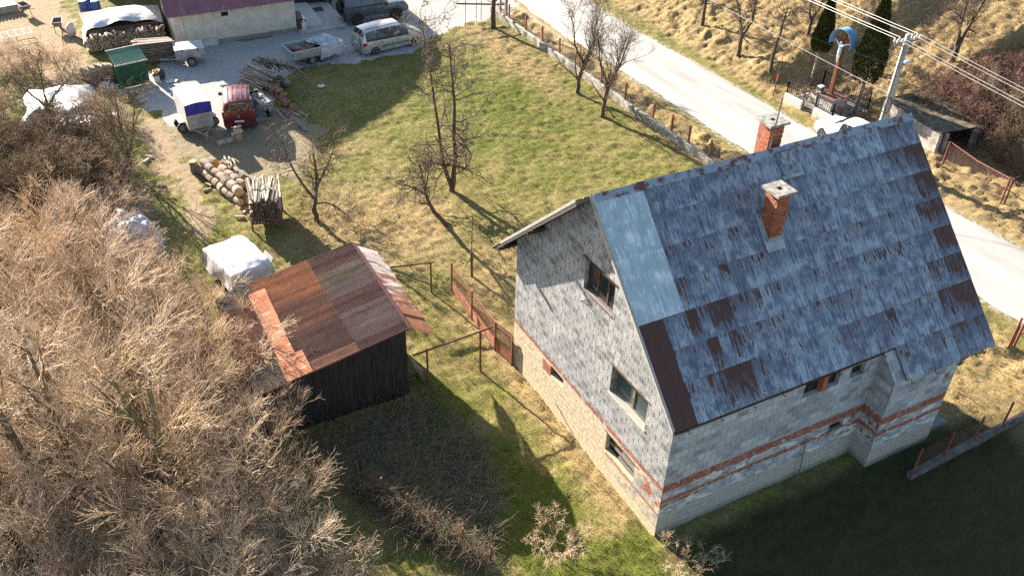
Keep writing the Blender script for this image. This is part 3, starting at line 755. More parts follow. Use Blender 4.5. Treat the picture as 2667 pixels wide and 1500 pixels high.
# chimneys
def brick_mat():
    m, nt, b = new_mat('chimney brick'); v = coord(nt)
    ge = nt.nodes.new('ShaderNodeNewGeometry'); sn = nt.nodes.new('ShaderNodeSeparateXYZ'); lk(nt, ge.outputs['Normal'], sn.inputs[0])
    sp = nt.nodes.new('ShaderNodeSeparateXYZ'); lk(nt, v, sp.inputs[0])
    isx = mth(nt, 'GREATER_THAN', mth(nt, 'ABSOLUTE', sn.outputs[0]), .7)
    u = mth(nt, 'ADD', mth(nt, 'MULTIPLY', sp.outputs[1], isx), mth(nt, 'MULTIPLY', sp.outputs[0], mth(nt, 'SUBTRACT', 1.0, isx)))
    cv = nt.nodes.new('ShaderNodeCombineXYZ'); lk(nt, u, cv.inputs[0]); lk(nt, sp.outputs[2], cv.inputs[1])
    bk = nd(nt, 'ShaderNodeTexBrick', i_Scale=1.0); bk.inputs['Brick Width'].default_value = .27; bk.inputs['Row Height'].default_value = .078; bk.inputs['Mortar Size'].default_value = .007
    bk.inputs['Color1'].default_value = (.42, .115, .05, 1); bk.inputs['Color2'].default_value = (.24, .06, .032, 1); bk.inputs['Mortar'].default_value = (.17, .10, .07, 1); lk(nt, cv.outputs[0], bk.inputs['Vector'])
    n2 = noise(nt, v, 9, 5, .7)
    c = mix(nt, .6, bk.outputs['Color'], ramp(nt, n2, [(.3, .5), (.7, 1.2)]), 'MULTIPLY')
    c = mix(nt, ramp(nt, mth(nt, 'ADD', n2, mth(nt, 'MULTIPLY', sp.outputs[2], .16)), [(.78, 0.0), (.92, .8)]), c, (.44, .30, .21))
    lk(nt, c, b.inputs['Base Color']); b.inputs['Roughness'].default_value = .95
    bump(nt, b, mth(nt, 'ADD', mth(nt, 'MULTIPLY', bk.outputs['Fac'], -1.2), n2), 1.0, .03)
    return m
M_BRICK = brick_mat()
M_CAP = pm('old concrete cap', (.34, .32, .29), (.16, .15, .14), 6, rough=.95, bmp=.5)
def chimney(x, y, zb, zt, sx, sy, lab):
    rr = random.Random(int(x*100)); mb = MB(); z = 0; h = zt-zb
    while z < h-.02:
        j = lambda: rr.uniform(-.008, .008); e = .012 if z > h-.35 and rr.random() < .5 else 0
        mb.box((j(), j(), z+.037), (sx+e+j(), sy+e+j(), .072)); z += .078
    mb.box((0, 0, h/2), (sx-.03, sy-.03, h-.05))
    c = mb.build('chimney', M_BRICK, house, loc=(x, y, zb)); c['label'] = lab
    cw = MB(); W2, D2 = sx/2+.13, sy/2+.11; hole = .09
    for (xa, xb, ya, yb) in ((-W2, -hole, -D2, D2), (hole, W2, -D2, D2), (-hole, hole, -D2, -hole), (-hole, hole, hole, D2)):
        cw.box(((xa+xb)/2, (ya+yb)/2, h+.05), (xb-xa, yb-ya, .09))
    cw.build('chimney_cap', M_CAP, c)
    MB().box((0, 0, h+.0), (2*hole+.02, 2*hole+.02, .01)).build('flue', M_DARK, c)
    return c
c1 = chimney(5.52, 3.33, 7.85, 9.62, .50, .55, 'orange brick chimney standing on the near roof slope')
mb = MB()   # sheet flashing round its foot
for (xa, xb, ya, yb) in ((5.15, 5.265, 2.85, 3.75), (5.775, 5.88, 2.85, 3.75), (5.265, 5.775, 2.85, 3.05), (5.265, 5.775, 3.62, 3.75)):
    mb.prism([(xa, ya, zn(ya)+.05), (xb, ya, zn(ya)+.05), (xb, yb, zn(yb)+.05), (xa, yb, zn(yb)+.05)], (0, 0, .02))
mb.prism([(5.262, 3.04, zn(3.05)+.05), (5.778, 3.04, zn(3.05)+.05), (5.778, 3.04, zn(3.05)+.24), (5.262, 3.04, zn(3.05)+.24)], (0, .012, 0))
mb.prism([(5.258, 3.05, zn(3.05)+.06), (5.258, 3.62, zn(3.62)+.06), (5.258, 3.62, zn(3.62)+.2), (5.258, 3.05, zn(3.05)+.2)], (.01, 0, 0))
mb.build('flashing', M_LEAD, house)
c2 = chimney(7.12, 5.78, 8.9, 10.48, .56, .56, 'red brick chimney rising behind the roof ridge')
mb = MB().tube([(6.78, 5.33, 9.75), (6.86, 5.32, 11.55)], .022, 6)
mb.build('aerial_rod', pm('dull steel', (.16, .15, .14), (.09, .08, .08), 5, metal=.6, rough=.5), house)
# roof hatch
h_ = MB(); P = lambda x, y, e: (x, y, zn(y)+e)
h_.prism([P(6.72, 4.42, .03), P(7.40, 4.42, .03), P(7.40, 4.98, .03), P(6.72, 4.98, .03)], (0, -.09*sn_, .09*cs))
hh = h_.build('roof_hatch', pm('hatch sheet', (.24, .30, .35), (.15, .17, .2), 5, rough=.6, metal=.15), house)
MB().prism([P(6.79, 4.5, .165), P(7.33, 4.5, .165), P(7.33, 4.9, .165), P(6.79, 4.9, .165)], (0, -.02*sn_, .02*cs)).build('hatch_lid', pm('hatch lid', (.31, .35, .37), (.13, .11, .1), 7, rough=.6), hh)
MB().prism([P(6.66, 4.34, .04), P(7.46, 4.34, .04), P(7.46, 4.415, .05), P(6.66, 4.415, .05)], (0, -.03*sn_, .05*cs)).build('hatch_apron', M_LEAD, hh)
# bracket and stub on the gable, drain pipe leaning on the side wall
MB().tube([(gx0(4.9), 4.9, 6.16), (-.32, 4.92, 6.2)], .012, 5).tube([(gx0(4.7), 4.7, 6.06), (-.3, 4.92, 6.2)], .01, 5).build('cable_bracket', M_DARK, house)
MB().tube([(5.75, -.09, 1.95), (5.86, -.16, .03)], .022, 6).build('drain_pipe', pm('zinc pipe', (.3, .3, .3), (.2, .2, .2), 5, metal=.5, rough=.5), house)
# ------------------------------------------------------------------ rusty corrugated shed
shed = thing('shed', 'low dark plank shed under a rusty corrugated iron roof', 'shed', (0, 0, 0))
m, nt, b = new_mat('rusty corrugated iron'); v = coord(nt)
vc = nd(nt, 'ShaderNodeVertexColor', layer_name='tint')
n1 = noise(nt, v, 1.3, 5, .65, stretch=(.5, 1.6, 1)); n2 = noise(nt, v, 14, 4, .7, stretch=(.35, 1, 1))
c = mix(nt, .75, vc.outputs[0], ramp(nt, n1, [(.3, .45), (.7, 1.25)]), 'MULTIPLY')
c = mix(nt, .5, c, ramp(nt, n2, [(.3, .6), (.7, 1.15)]), 'MULTIPLY')
lk(nt, c, b.inputs['Base Color']); b.inputs['Roughness'].default_value = .7; b.inputs['Metallic'].default_value = .15; b.inputs['Specular IOR Level'].default_value = .35
M_CORR = m
SX0, SX1, SY0, SY1 = -10.0, -4.45, 9.30, 15.25
def zs(x): return 3.28-(SX1-x)*.178 if x > -8.9 else 3.28-(4.45)*.178-(-8.9-x)*.16
TINTS = {'rust': (.20, .085, .05), 'orange': (.34, .135, .055), 'dark': (.14, .066, .05), 'grey': (.19, .125, .105), 'green': (.19, .14, .095), 'red': (.2, .06, .05), 'pale': (.33, .165, .10)}
def corr(name, x0, x1, y0, y1, tint, lift=0.0, parent=None, zfun=zs, amp=.030, pitch=.1, nx=3, axis='x'):
    ny = max(8, int((y1-y0)/pitch*8)); xs = np.linspace(x0, x1, nx); ysn = np.linspace(y0, y1, ny)
    XX, YY = np.meshgrid(xs, ysn)
    ZZ = np.vectorize(zfun)(XX)+amp*np.sin(YY/pitch*2*math.pi)+lift+.012*(fbm(XX*.8, YY*.8, 2)-.5)
    V = np.stack([XX, YY, ZZ], -1).reshape(-1, 3)
    ii = (np.arange(ny-1)[:, None]*nx+np.arange(nx-1)[None, :]).ravel()
    C = np.tile(np.array(list(tint)+[1.0]), (len(V), 1))
    return np_mesh(name, V, np.stack([ii, ii+1, ii+nx+1, ii+nx], 1), M_CORR, parent, {'tint': C}, True)
r = random.Random(4)
ysh = [9.30, 9.86, 10.7, 11.55, 12.4, 13.25, 14.1, 15.25]
right = ['dark', 'grey', 'grey', 'dark', 'grey', 'green', 'dark']
left = ['pale', 'dark', 'dark', 'rust', 'rust', 'orange', 'orange']
for k in range(7):
    a, c = ysh[k], ysh[k+1]
    corr('roof_sheet', -6.45, SX1, a-.06, c, TINTS[right[k]] if k else TINTS['dark'], .004+.004*(k % 2), shed)
    corr('roof_sheet', -8.6, -6.30, a-.06, c, TINTS[left[k]], .020+.004*(k % 2), shed)
    if k % 2 == 0: corr('roof_sheet', SX0, -8.5, a-.06, ysh[min(k+2, 7)], TINTS[['green', 'rust', 'rust', 'green'][k//2]], .006, shed, nx=4)
# flat sheet strip laid over the joint, with a wider piece at the front
m, nt, b = new_mat('flat rusty sheet'); v = coord(nt)
c = ramp(nt, noise(nt, v, 1.6, 5, .65), [(.3, (.20, .078, .045)), (.5, (.28, .12, .07)), (.68, (.33, .17, .11))])
c = mix(nt, ramp(nt, noise(nt, v, 2.2, 4, .7, stretch=(.6, 2.2, 1)), [(.60, 0.0), (.68, .8)]), c, (.55, .45, .38))
lk(nt, c, b.inputs['Base Color']); b.inputs['Roughness'].default_value = .95; b.inputs['Specular IOR Level'].default_value = .05
bump(nt, b, noise(nt, v, 3, 3), .4, .03); M_FLAT = m
for k, (a, c) in enumerate(((9.27, 10.5), (10.45, 11.6), (11.55, 12.7), (12.65, 13.9), (13.85, 14.55))):
    x0, x1 = (-8.9, -8.02) if k == 0 else (-8.85, -8.28+.02*k)
    if k == 0: x1 = -8.0
    mb = MB(); mb.grid(lambda u, w: (x0+(x1-x0)*u, a+(c-a)*w, zs(x0+(x1-x0)*u)+.068+.006*k+.012*math.sin(w*7+k)*u), 4, 5)
    mb.build('ridge_strip', M_FLAT, shed, smooth=True)
# short right hand slope of flat sheets with pale flaking paint
m, nt, b = new_mat('flaking painted sheet'); v = coord(nt)
f = noise(nt, v, 1.8, 5, .7, stretch=(.8, 2.4, 1))
c = ramp(nt, noise(nt, v, 3, 4), [(.3, (.17, .07, .04)), (.7, (.30, .135, .08))])
sp = nt.nodes.new('ShaderNodeSeparateXYZ'); lk(nt, v, sp.inputs[0])
c = mix(nt, ramp(nt, mth(nt, 'ADD', f, mth(nt, 'MULTIPLY', mth(nt, 'SUBTRACT', sp.outputs[1], 12.2), .05)), [(.50, 0.0), (.58, .95)]), c, (.52, .47, .44))
lk(nt, c, b.inputs['Base Color']); b.inputs['Roughness'].default_value = .9; b.inputs['Specular IOR Level'].default_value = .1; M_FLAKE = m
yf = [9.32, 10.35, 11.3, 12.3, 13.2, 14.2, 15.1]
for k in range(6):
    mb = MB(); a, c = yf[k]-.03, yf[k+1]
    w_ = 1.0+.06*math.sin(k*2.1)
    mb.grid(lambda u, w: (SX1+.02+u*w_, a+(c-a)*w+.05*u, 3.27-u*.68*w_/1.0+.014*math.sin(w*6+k)+.01*(k % 2)), 4, 4)
    mb.build('side_sheet', M_FLAKE, shed, smooth=True)
MB().prism([(SX1-.02, 9.28, 3.32), (SX1+.14, 9.28, 3.23), (SX1+.14, 15.2, 3.23), (SX1-.02, 15.2, 3.32)], (0, 0, .012)).build('ridge_flashing', pm('maroon flashing', (.14, .05, .055), (.09, .035, .035), 4, rough=.6), shed)
M_BOARD = pm('tarred board', (.040, .032, .028), (.016, .013, .012), 2.2, stretch=(7, 7, .6), rough=.8, bmp=.35)
def boards(name, p0, p1, top0, top1, nrm, seed, parent=shed, mat=M_BOARD, step=.15, base=0.0):
    rr = random.Random(seed); p0 = Vector(p0); p1 = Vector(p1); L = (p1-p0).length; n = int(L/step); mb = MB(); nrm = Vector(nrm)
    for i in range(n):
        a = p0.lerp(p1, i/n); c = p0.lerp(p1, (i+.94)/n); t0 = top0+(top1-top0)*i/n; t1 = top0+(top1-top0)*(i+.94)/n
        o = nrm*rr.uniform(0, .018); z = base+rr.uniform(0, .05)
        mb.prism([a+o+Vector((0, 0, z)), c+o+Vector((0, 0, z)), c+o+Vector((0, 0, t1)), a+o+Vector((0, 0, t0))], nrm*.025)
    return mb.build(name, mat, parent)
boards('front_wall', (-9.8, 9.5, 0), (-4.52, 9.5, 0), zs(-9.8)-.05, zs(-4.52)-.05, (0, -1, 0), 1)
boards('right_wall', (-4.55, 9.5, 0), (-4.55, 15.0, 0), 3.15, 3.15, (1, 0, 0), 2)
boards('left_wall', (-9.8, 9.5, 0), (-9.8, 15.0, 0), zs(-9.8)-.08, zs(-9.8)-.08, (-1, 0, 0), 3)
boards('rear_wall', (-9.8, 15.05, 0), (-4.52, 15.05, 0), zs(-9.8)-.05, zs(-4.52)-.05, (0, 1, 0), 4)
MB().prism([(-9.9, 9.42, zs(-9.9)-.10), (-4.48, 9.42, zs(-4.48)-.10), (-4.48, 9.42, zs(-4.48)-.02), (-9.9, 9.42, zs(-9.9)-.02)], (0, .06, 0)).build('fascia_board', M_WOOD_D, shed)
# boards leaning on the shed's right side
rr = random.Random(8)
M_GREYW = pm('silvery old wood', (.27, .24, .20), (.13, .115, .10), 3, stretch=(8, 8, 1), rand=.3)
for k in range(5):
    y = 9.75+k*.16
    o = MB().prism([(-3.75+.05*k, y, .02), (-3.75+.05*k, y+.13, .02), (-4.42, y+.15, 1.75-.1*k), (-4.42, y+.02, 1.75-.1*k)], (.03, 0, .015)).build('leaning_board', M_GREYW)
    tag(o, 'weathered grey board leaning against the right side of the rusty shed', 'board', 'boards leaning on the shed')
# ------------------------------------------------------------------ rusty pipe frames, garden fence with gate
M_RUSTP = pm('rusty pipe', (.22, .085, .05), (.11, .05, .035), 9, rough=.8, rand=.1)
M_RUSTO = pm('orange rusty sheet', (.42, .165, .10), (.24, .10, .06), 5, rough=.75)
t = thing('pipe_frame', 'rusty pipe frame reaching from the back of the shed into the dry grass', 'frame')
MB().tube([(-3.35, 15.25, 1.66), (-1.1, 14.8, 1.60)], .035, 8).build('crossbar', M_RUSTP, t)
MB().tube([(-1.26, 14.86, -.1), (-1.26, 14.86, 1.62)], .04, 8).build('post', M_RUSTP, t)
t = thing('pipe_frame', 'rusty pipe frame between the front of the shed and the garden gate', 'frame')
MB().tube([(-4.3, 9.45, 1.86), (-1.0, 9.62, 1.90)], .038, 8).build('crossbar', M_RUSTP, t)
for x in (-3.72, -1.55): MB().tube([(x, 9.5, -.1), (x, 9.52, 1.88)], .042, 8).build('post', M_RUSTP, t)
gate = thing('garden_fence', 'rusty orange garden fence of bar panels over sheet metal beside the house', 'fence')
gp = [(-.42, 14.6), (-.48, 12.5), (-.50, 10.35), (-.32, 9.25)]
for (x, y), h in zip(gp, (1.48, 1.46, 1.44, 1.3)): MB().box((x, y, h/2-.1), (.07, .07, h+.2)).build('post', M_RUSTP, gate)
for (a, c) in zip(gp[:-1], gp[1:]):
    A = Vector((a[0], a[1], 0)); B = Vector((c[0], c[1], 0)); mb = MB()
    for z in (1.38, 1.22, .62): mb.bar(A+Vector((0, 0, z)), B+Vector((0, 0, z)), .035, .035)
    n = int((B-A).length/.09)
    for i in range(1, n): p = A.lerp(B, i/n); mb.bar(p+Vector((0, 0, .62)), p+Vector((0, 0, 1.36)), .012)
    pl = mb.build('bar_panel', M_RUSTP, gate)
    d = (B-A).normalized()*.04
    MB().prism([A+d+Vector((0, 0, .08)), B-d+Vector((0, 0, .08)), B-d+Vector((0, 0, .60)), A+d+Vector((0, 0, .60))], Vector((-.012, 0, 0))).build('sheet_panel', M_RUSTO, gate)
t = thing('rusty_pole', 'tall thin rusty pole with a thicker foot standing in the meadow beside the house', 'pole')
MB().tube([(.82, 15.21, -.1), (.80, 15.2, 1.3)], .06, 7).build('pole_foot', M_RUSTP, t)
MB().tube([(.80, 15.2, 1.2), (.86, 15.25, 3.1)], .025, 6).build('pole_rod', M_RUSTP, t)
# ------------------------------------------------------------------ concrete based fence along the road
M_CONC = pm('old mossy concrete', (.36, .34, .30), (.17, .165, .14), 3.2, rough=.95, bmp=.5)
def mesh_mat(name, c, cell, wire):
    m, nt, b = new_mat(name); v = coord(nt, 'UV')
    b.inputs['Base Color'].default_value = (*c, 1); b.inputs['Roughness'].default_value = .7
    sp = nt.nodes.new('ShaderNodeSeparateXYZ'); lk(nt, v, sp.inputs[0])
    p = mth(nt, 'ADD', sp.outputs[0], sp.outputs[1]); q = mth(nt, 'SUBTRACT', sp.outputs[0], sp.outputs[1])
    a1 = mth(nt, 'LESS_THAN', mth(nt, 'PINGPONG', p, cell), wire); a2 = mth(nt, 'LESS_THAN', mth(nt, 'PINGPONG', q, cell), wire)
    a = mth(nt, 'MAXIMUM', a1, a2)
    lk(nt, a, b.inputs['Alpha']); return m
def uvgrid(name, P, us, vs, mat, parent=None):
    """sheet with metre UVs; P(u, v)"""
    me = bpy.data.meshes.new(name); V = []; F = []; U = []; n = len(us)
    for w in vs:
        for u in us: V.append(tuple(P(u, w))); U.append((u, w))
    for j in range(len(vs)-1):
        for i in range(n-1): a = j*n+i; F.append((a, a+1, a+n+1, a+n))
    me.from_pydata(V, [], F); ul = me.uv_layers.new(name='UVMap')
    li = np.zeros(len(me.loops), np.int32); me.loops.foreach_get('vertex_index', li)
    ul.data.foreach_set('uv', np.array(U, np.float32)[li].ravel()); me.materials.append(mat); me.update()
    o = bpy.data.objects.new(name, me); COL.objects.link(o)
    if parent: o.parent = parent
    return o
M_MESH = mesh_mat('wire mesh', (.22, .19, .17), .07, .006)
M_MESHR = mesh_mat('rusty wire mesh', (.17, .085, .065), .06, .005)
rf = thing('roadside_fence', 'long concrete based wire fence with rust red posts between meadow and road', 'fence')
FX = lambda y: float(np.interp(y, [16, 19, 24, 32, 41, 43.5], [16.55, 16.5, 16.3, 16.15, 15.95, 15.9]))
mb = MB(); ysb = list(np.arange(12.0, 43.6, .45)); rr = random.Random(2)
prof = []
for y in ysb:
    x = FX(y); t = rr.uniform(-.03, .03); h = .42+rr.uniform(-.03, .03)
    prof.append([(x-.16+t, y, -.3), (x-.13+t, y, h-.02), (x-.02, y, h+.02), (x+.13+t, y, h-.03), (x+.2, y, -.6)])
for a, c in zip(prof[:-1], prof[1:]):
    for i in range(4): mb.quad([a[i], c[i], c[i+1], a[i+1]])
mb.build('base_wall', M_CONC, rf)
posts = [42.2, 40.94, 38.6, 36.4, 34.2, 31.8, 29.3, 26.7, 23.9, 22.2, 20.7, 18.95, 17.0]
for i, y in enumerate(posts):
    MB().box((0, 0, .85), (.10, .09, 1.15), Euler((rad(rr.uniform(-2, 2)), rad(rr.uniform(-2, 2)), 0))).build('post', pm('rust red post', (.30, .10, .06), (.17, .065, .05), 6, rand=.25), rf, loc=(FX(y)+.03, y, 0))
for a, c in zip(posts[:-1], posts[1:]):
    if c > 20 and not (40 < a < 41): uvgrid('wire_mesh', lambda u, w: (FX(u)+.03+.03*math.sin(u*2.3)*(w-.4), u, w), np.linspace(a, c, 7), [.42, .8, 1.3], M_MESH, rf)
# old wire fence along the driveway edge: thin stakes
for k, (px, py, h) in enumerate([(940, 148, 1.5), (1018, 130, 1.5), (1094, 112, 1.55), (1212, 72, 2.9), (1240, 62, 2.6), (1253, 58, 2.7)]):
    p = G(px, py); o = MB().tube([(0, 0, -.1), (0.02, .01, h)], .022, 6).build('fence_stake', pm('dark rusty rod', (.11, .075, .055), (.07, .05, .04), 5), loc=p)
    tag(o, ['thin rusty stake in front of the silver minivan\'s rear', 'thin rusty stake in front of the silver minivan\'s doors', 'thin rusty stake at the nose of the silver minivan', 'tall thin rod by the driveway, left of its neighbours', 'tall thin rod by the driveway between two others', 'tall thin rod by the driveway, nearest the corner tree'][k], 'stake', 'stakes along the driveway edge')
t = thing('gate_post', 'grey wooden gate post at the corner of the driveway and road', 'post', G(1318, 42))
MB().box((0, 0, 1.0), (.16, .16, 2.3)).build('post', M_GREYW, t)
MB().bar((-.1, .1, 1.3), (-3.6, .8, 1.7), .05, .11).bar((-.1, .1, .8), (-3.5, .8, 1.1), .05, .1).build('rail', M_WOOD_D, t)
# ------------------------------------------------------------------ low fence behind the house (bottom right) and its gate
t = thing('red_mesh_fence', 'low concrete base with a rusty red mesh fence in the house shadow', 'fence')
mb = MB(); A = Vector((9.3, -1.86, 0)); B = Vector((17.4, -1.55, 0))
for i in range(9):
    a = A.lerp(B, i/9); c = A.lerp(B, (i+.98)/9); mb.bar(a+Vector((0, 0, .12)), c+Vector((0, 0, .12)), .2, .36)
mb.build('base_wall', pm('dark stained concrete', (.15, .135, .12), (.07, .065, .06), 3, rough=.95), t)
for i in range(6):
    p = A.lerp(B, .02+i*.196); MB().tube([p+Vector((0, .02, .2)), p+Vector((.05, .04, 1.35))], .04, 7).build('post', pm('red brown post', (.25, .08, .06), (.15, .06, .045), 6), t)
uvgrid('wire_mesh', lambda u, w: (A+(B-A)*(u/8.1))+Vector((0, .03+.06*math.sin(u*1.1)*w, w)), np.linspace(.1, 8.0, 30), [.3, .7, 1.2], M_MESHR, t)
t = thing('tube_gate', 'bright rusty red tube gate standing by the road at the corner of the house', 'gate', (18.3, 1.35, 0), rad(-8))
M_REDT = pm('red lead paint', (.30, .065, .035), (.18, .06, .04), 4)
for x in (0, .3): MB().tube([(x, 0, -.1), (x+.02, 0, 1.65)], .045, 8).build('post', M_REDT, t)
MB().tube([(.3, 0, 1.5), (2.4, .1, 2.3)], .035, 7).tube([(.3, 0, .7), (2.4, .1, 1.2)], .035, 7).build('rail', M_REDT, t)
for k in range(3): MB().tube([(.08+.07*k, .05, .1), (.1+.06*k, .06, 1.2)], .028, 6).build('picket', M_GREYW, t)
o = MB().box((16.3, 2.35, .1), (1.9, .3, .26)).build('concrete_kerb', M_CONC); tag(o, 'pale concrete block lying by the house corner near the red tube gate', 'kerb')
o = MB().box((11.9, -.15, .12), (1.2, .9, .3)).build('entrance_step', pm('shaded concrete', (.22, .22, .21), (.13, .13, .125), 4)); tag(o, 'flat concrete step at the right end of the block house', 'step')
# ------------------------------------------------------------------ fence, bunker and stone bank across the road on the right
t = thing('bank_fence', 'rusty pipe and mesh fence in front of the shrubs across the road on the right', 'fence')
P0, P1 = G(2453, 432), G(2606, 528)
M_REDP = pm('red fence post', (.24, .075, .055), (.15, .065, .05), 5)
for p in (P0, P1, P1+Vector((.12, -.12, 0))): MB().tube([p-Vector((0, 0, .1)), p+Vector((.03, .02, 1.42))], .05, 8).build('post', M_REDP, t)
MB().tube([P0+Vector((.1, 0, 1.38)), P0.lerp(P1, .5)+Vector((0, 0, 1.30)), P1+Vector((0, 0, 1.40))], .032, 7).build('rail', M_REDP, t)
uvgrid('wire_mesh', lambda u, w: P0.lerp(P1, u/4.6)+Vector((.02*math.sin(u*3), 0, w)), np.linspace(0, 4.6, 12), [.03, .6, 1.32], M_MESHR, t)
t = thing('concrete_cellar', 'small ruined concrete cellar with a dark doorway below the shrubs', 'cellar', (30.6, 16.3, 0), rad(-6))
M_PALEC = pm('pale flaking concrete', (.44, .41, .38), (.24, .21, .19), 2.5, bmp=.4)
MB().box((-1.75, .3, .5), (.25, 4.6, 1.5)).build('side_wall', M_PALEC, t)
MB().box((1.7, .3, .45), (.25, 4.6, 1.4)).box((0, 2.5, .45), (3.3, .25, 1.4)).build('rear_wall', M_PALEC, t)
MB().box((-1.35, -2.0, .5), (.16, .22, 1.5)).box((1.1, -1.98, .45), (1.0, .2, 1.4)).build('doorway', M_PALEC, t)
MB().grid(lambda u, w: (-1.85+3.7*u, -2.0+4.7*w, 1.24+.22*float(fbm(np.array(u*4.), np.array(w*5.), 3))-.1*u), 14, 16).build('roof_slab', pm('mossy slab', (.13, .115, .08), (.07, .055, .04), 3, rough=1, bmp=.8), t)
# ------------------------------------------------------------------ wayside cross with its railing
M_WHITE = pm('whitewashed stone', (.72, .70, .66), (.50, .48, .45), 9, bmp=.8, rough=.9)
M_IRON = pm('black iron', (.025, .025, .027), (.04, .04, .042), 8, rough=.5)
sx, sy = 26.0, 19.75      # nearest corner, by the white car
U_ = Vector((-.10, 1, 0)).normalized(); V_ = Vector((1, .10, 0)).normalized()
def SP(a, c, z=0): return Vector((sx, sy, z))+U_*a+V_*c
sh = thing('wayside_shrine', 'railed wayside shrine with a white stone front by the roadside', 'shrine')
mb = MB().prism([SP(-.05, 0, -.3), SP(3.55, 0, -.3), SP(3.55, 3.2, -.3), SP(-.05, 3.2, -.3)], (0, 0, .42)); mb.build('floor_slab', M_CONC, sh)
for a0, a1 in ((0, 1.25), (2.15, 3.5)):
    MB().prism([SP(a0, -.28, -.1), SP(a1, -.28, -.1), SP(a1, .05, -.1), SP(a0, .05, -.1)], (0, 0, .68)).build('front_wall', M_WHITE, sh)
def rail(a, c, z0, z1):
    d = c-a; n = int(d.length/.14); mb = MB()
    for z in (z0, z1): mb.bar(a+Vector((0, 0, z)), c+Vector((0, 0, z)), .04)
    mb.bar(a+Vector((0, 0, z1-.14)), c+Vector((0, 0, z1-.14)), .025)
    for i in range(n+1): p = a+d*(i/n); mb.bar(p+Vector((0, 0, z0)), p+Vector((0, 0, z1)), .018 if 0 < i < n else .06)
    mb.build('railing', M_IRON, sh)
rail(SP(0, -.1), SP(1.25, -.1), .6, 1.35); rail(SP(2.2, -.1), SP(3.5, -.1), .6, 1.35)
rail(SP(3.5, -.1), SP(3.5, 3.1), .2, 1.3); rail(SP(0, 3.1), SP(3.5, 3.1), .2, 1.3); rail(SP(0, -.1), SP(0, 3.1), .2, 1.3)
mb = MB()
for s_ in (0, 1):
    p = SP(1.3+.85*s_, -.12); q = p+V_*-.05+U_*(.4 if s_ == 0 else -.4)
    mb.bar(p+Vector((0, 0, .15)), p+Vector((0, 0, 1.25)), .04); mb.bar(p+Vector((0, 0, .3)), q+Vector((0, 0, .3)), .025); mb.bar(p+Vector((0, 0, 1.0)), q+Vector((0, 0, 1.05)), .025)
    for i in range(4): u = p.lerp(q, (i+1)/4.2); mb.bar(u+Vector((0, 0, .3)), u+Vector((0, 0, 1.02)), .015)
mb.build('gate', M_IRON, sh)
MB().prism([SP(1.0, 1.0, .1), SP(2.6, 1.0, .1), SP(2.6, 2.4, .1), SP(1.0, 2.4, .1)], (0, 0, .62)).build('altar_base', M_WHITE, sh)
MB().prism([SP(.95, .95, .722), SP(2.65, .95, .722), SP(2.65, 2.45, .722), SP(.95, 2.45, .722)], (0, 0, .07)).build('altar_slab', pm('red brown slab', (.20, .10, .075), (.13, .075, .06), 5), sh)
cr = thing('wayside_cross', 'tall brown wooden roadside cross with a blue arched roof and a white figure', 'cross', SP(1.8, 1.75, .79), math.atan2(V_.y, V_.x))
M_CROSS = pm('varnished cross wood', (.25, .095, .035), (.15, .055, .025), 3, stretch=(6, 6, .8))
MB().box((0, 0, 1.95), (.20, .24, 3.9)).build('upright', M_CROSS, cr)
MB().box((-.02, 0, 3.25), (.16, 1.15, .2)).build('crossbeam', M_CROSS, cr)
mb = MB(); n = 18
for i in range(n):
    a0, a1 = rad(-20+220*i/n), rad(-20+220*(i+1)/n); R1 = .74
    def pt(a, R, x): return (x, R*math.cos(a), 3.22+R*math.sin(a))
    mb.prism([pt(a0, R1, -.34), pt(a1, R1, -.34), pt(a1, R1+.02, -.34), pt(a0, R1+.02, -.34)], (.62, 0, 0))
mb.build('arched_roof', pm('sky blue sheet', (.13, .30, .52), (.10, .24, .42), 4, rough=.45), cr)
# white figure on the cross, one skinned body
def skin_body(name, joints, edges, radii, mat, parent, root=0, sub=2):
    me = bpy.data.meshes.new(name); me.from_pydata(joints, edges, []); o = bpy.data.objects.new(name, me); COL.objects.link(o); o.parent = parent
    o.modifiers.new('skin', 'SKIN'); sv = me.skin_vertices[0].data
    for i, q in enumerate(radii): sv[i].radius = (q, q); sv[i].use_root = (i == root)
    ss = o.modifiers.new('sub', 'SUBSURF'); ss.levels = sub; ss.render_levels = sub; me.materials.append(mat); return o
J = [(-.15, 0, 2.62), (-.16, 0, 2.82), (-.17, 0, 3.02), (-.17, 0, 3.12), (-.20, 0, 3.26), (-.16, .16, 3.06), (-.15, .34, 3.16), (-.13, .54, 3.24), (-.16, -.16, 3.06), (-.15, -.34, 3.16), (-.13, -.54, 3.24), (-.17, .04, 2.3), (-.15, .02, 1.98), (-.17, -.04, 2.3), (-.15, -.02, 1.98)]
Ed = [(0, 1), (1, 2), (2, 3), (3, 4), (2, 5), (5, 6), (6, 7), (2, 8), (8, 9), (9, 10), (0, 11), (11, 12), (0, 13), (13, 14)]
skin_body('figure', J, Ed, [.1, .1, .11, .05, .085, .06, .04, .03, .06, .04, .03, .06, .035, .06, .035], pm('white painted figure', (.70, .70, .72), (.55, .56, .58), 6), cr)
t = thing('lantern', 'pale square grave lantern on the shrine slab in front of the cross', 'lantern', SP(2.25, 1.35, .795))
MB().box((0, 0, .04), (.34, .34, .08)).box((0, 0, .36), (.36, .36, .06), None, 0, .8).build('lantern_frame', pm('pale metal', (.5, .48, .44), (.35, .33, .3), 6, metal=.3), t)
MB().box((0, 0, .2), (.27, .27, .24)).build('lantern_glass', M_DUSTY, t)
t = thing('flower_pot', 'terracotta flower pot on the shrine floor by the railing', 'pot', SP(.55, 1.3, .125))
MB().lathe([(.13, 0), (.19, .32), (.2, .36), (.17, .36), (.15, .3)], n=14).build('pot', pm('terracotta', (.34, .12, .06), (.22, .09, .05), 6), t)
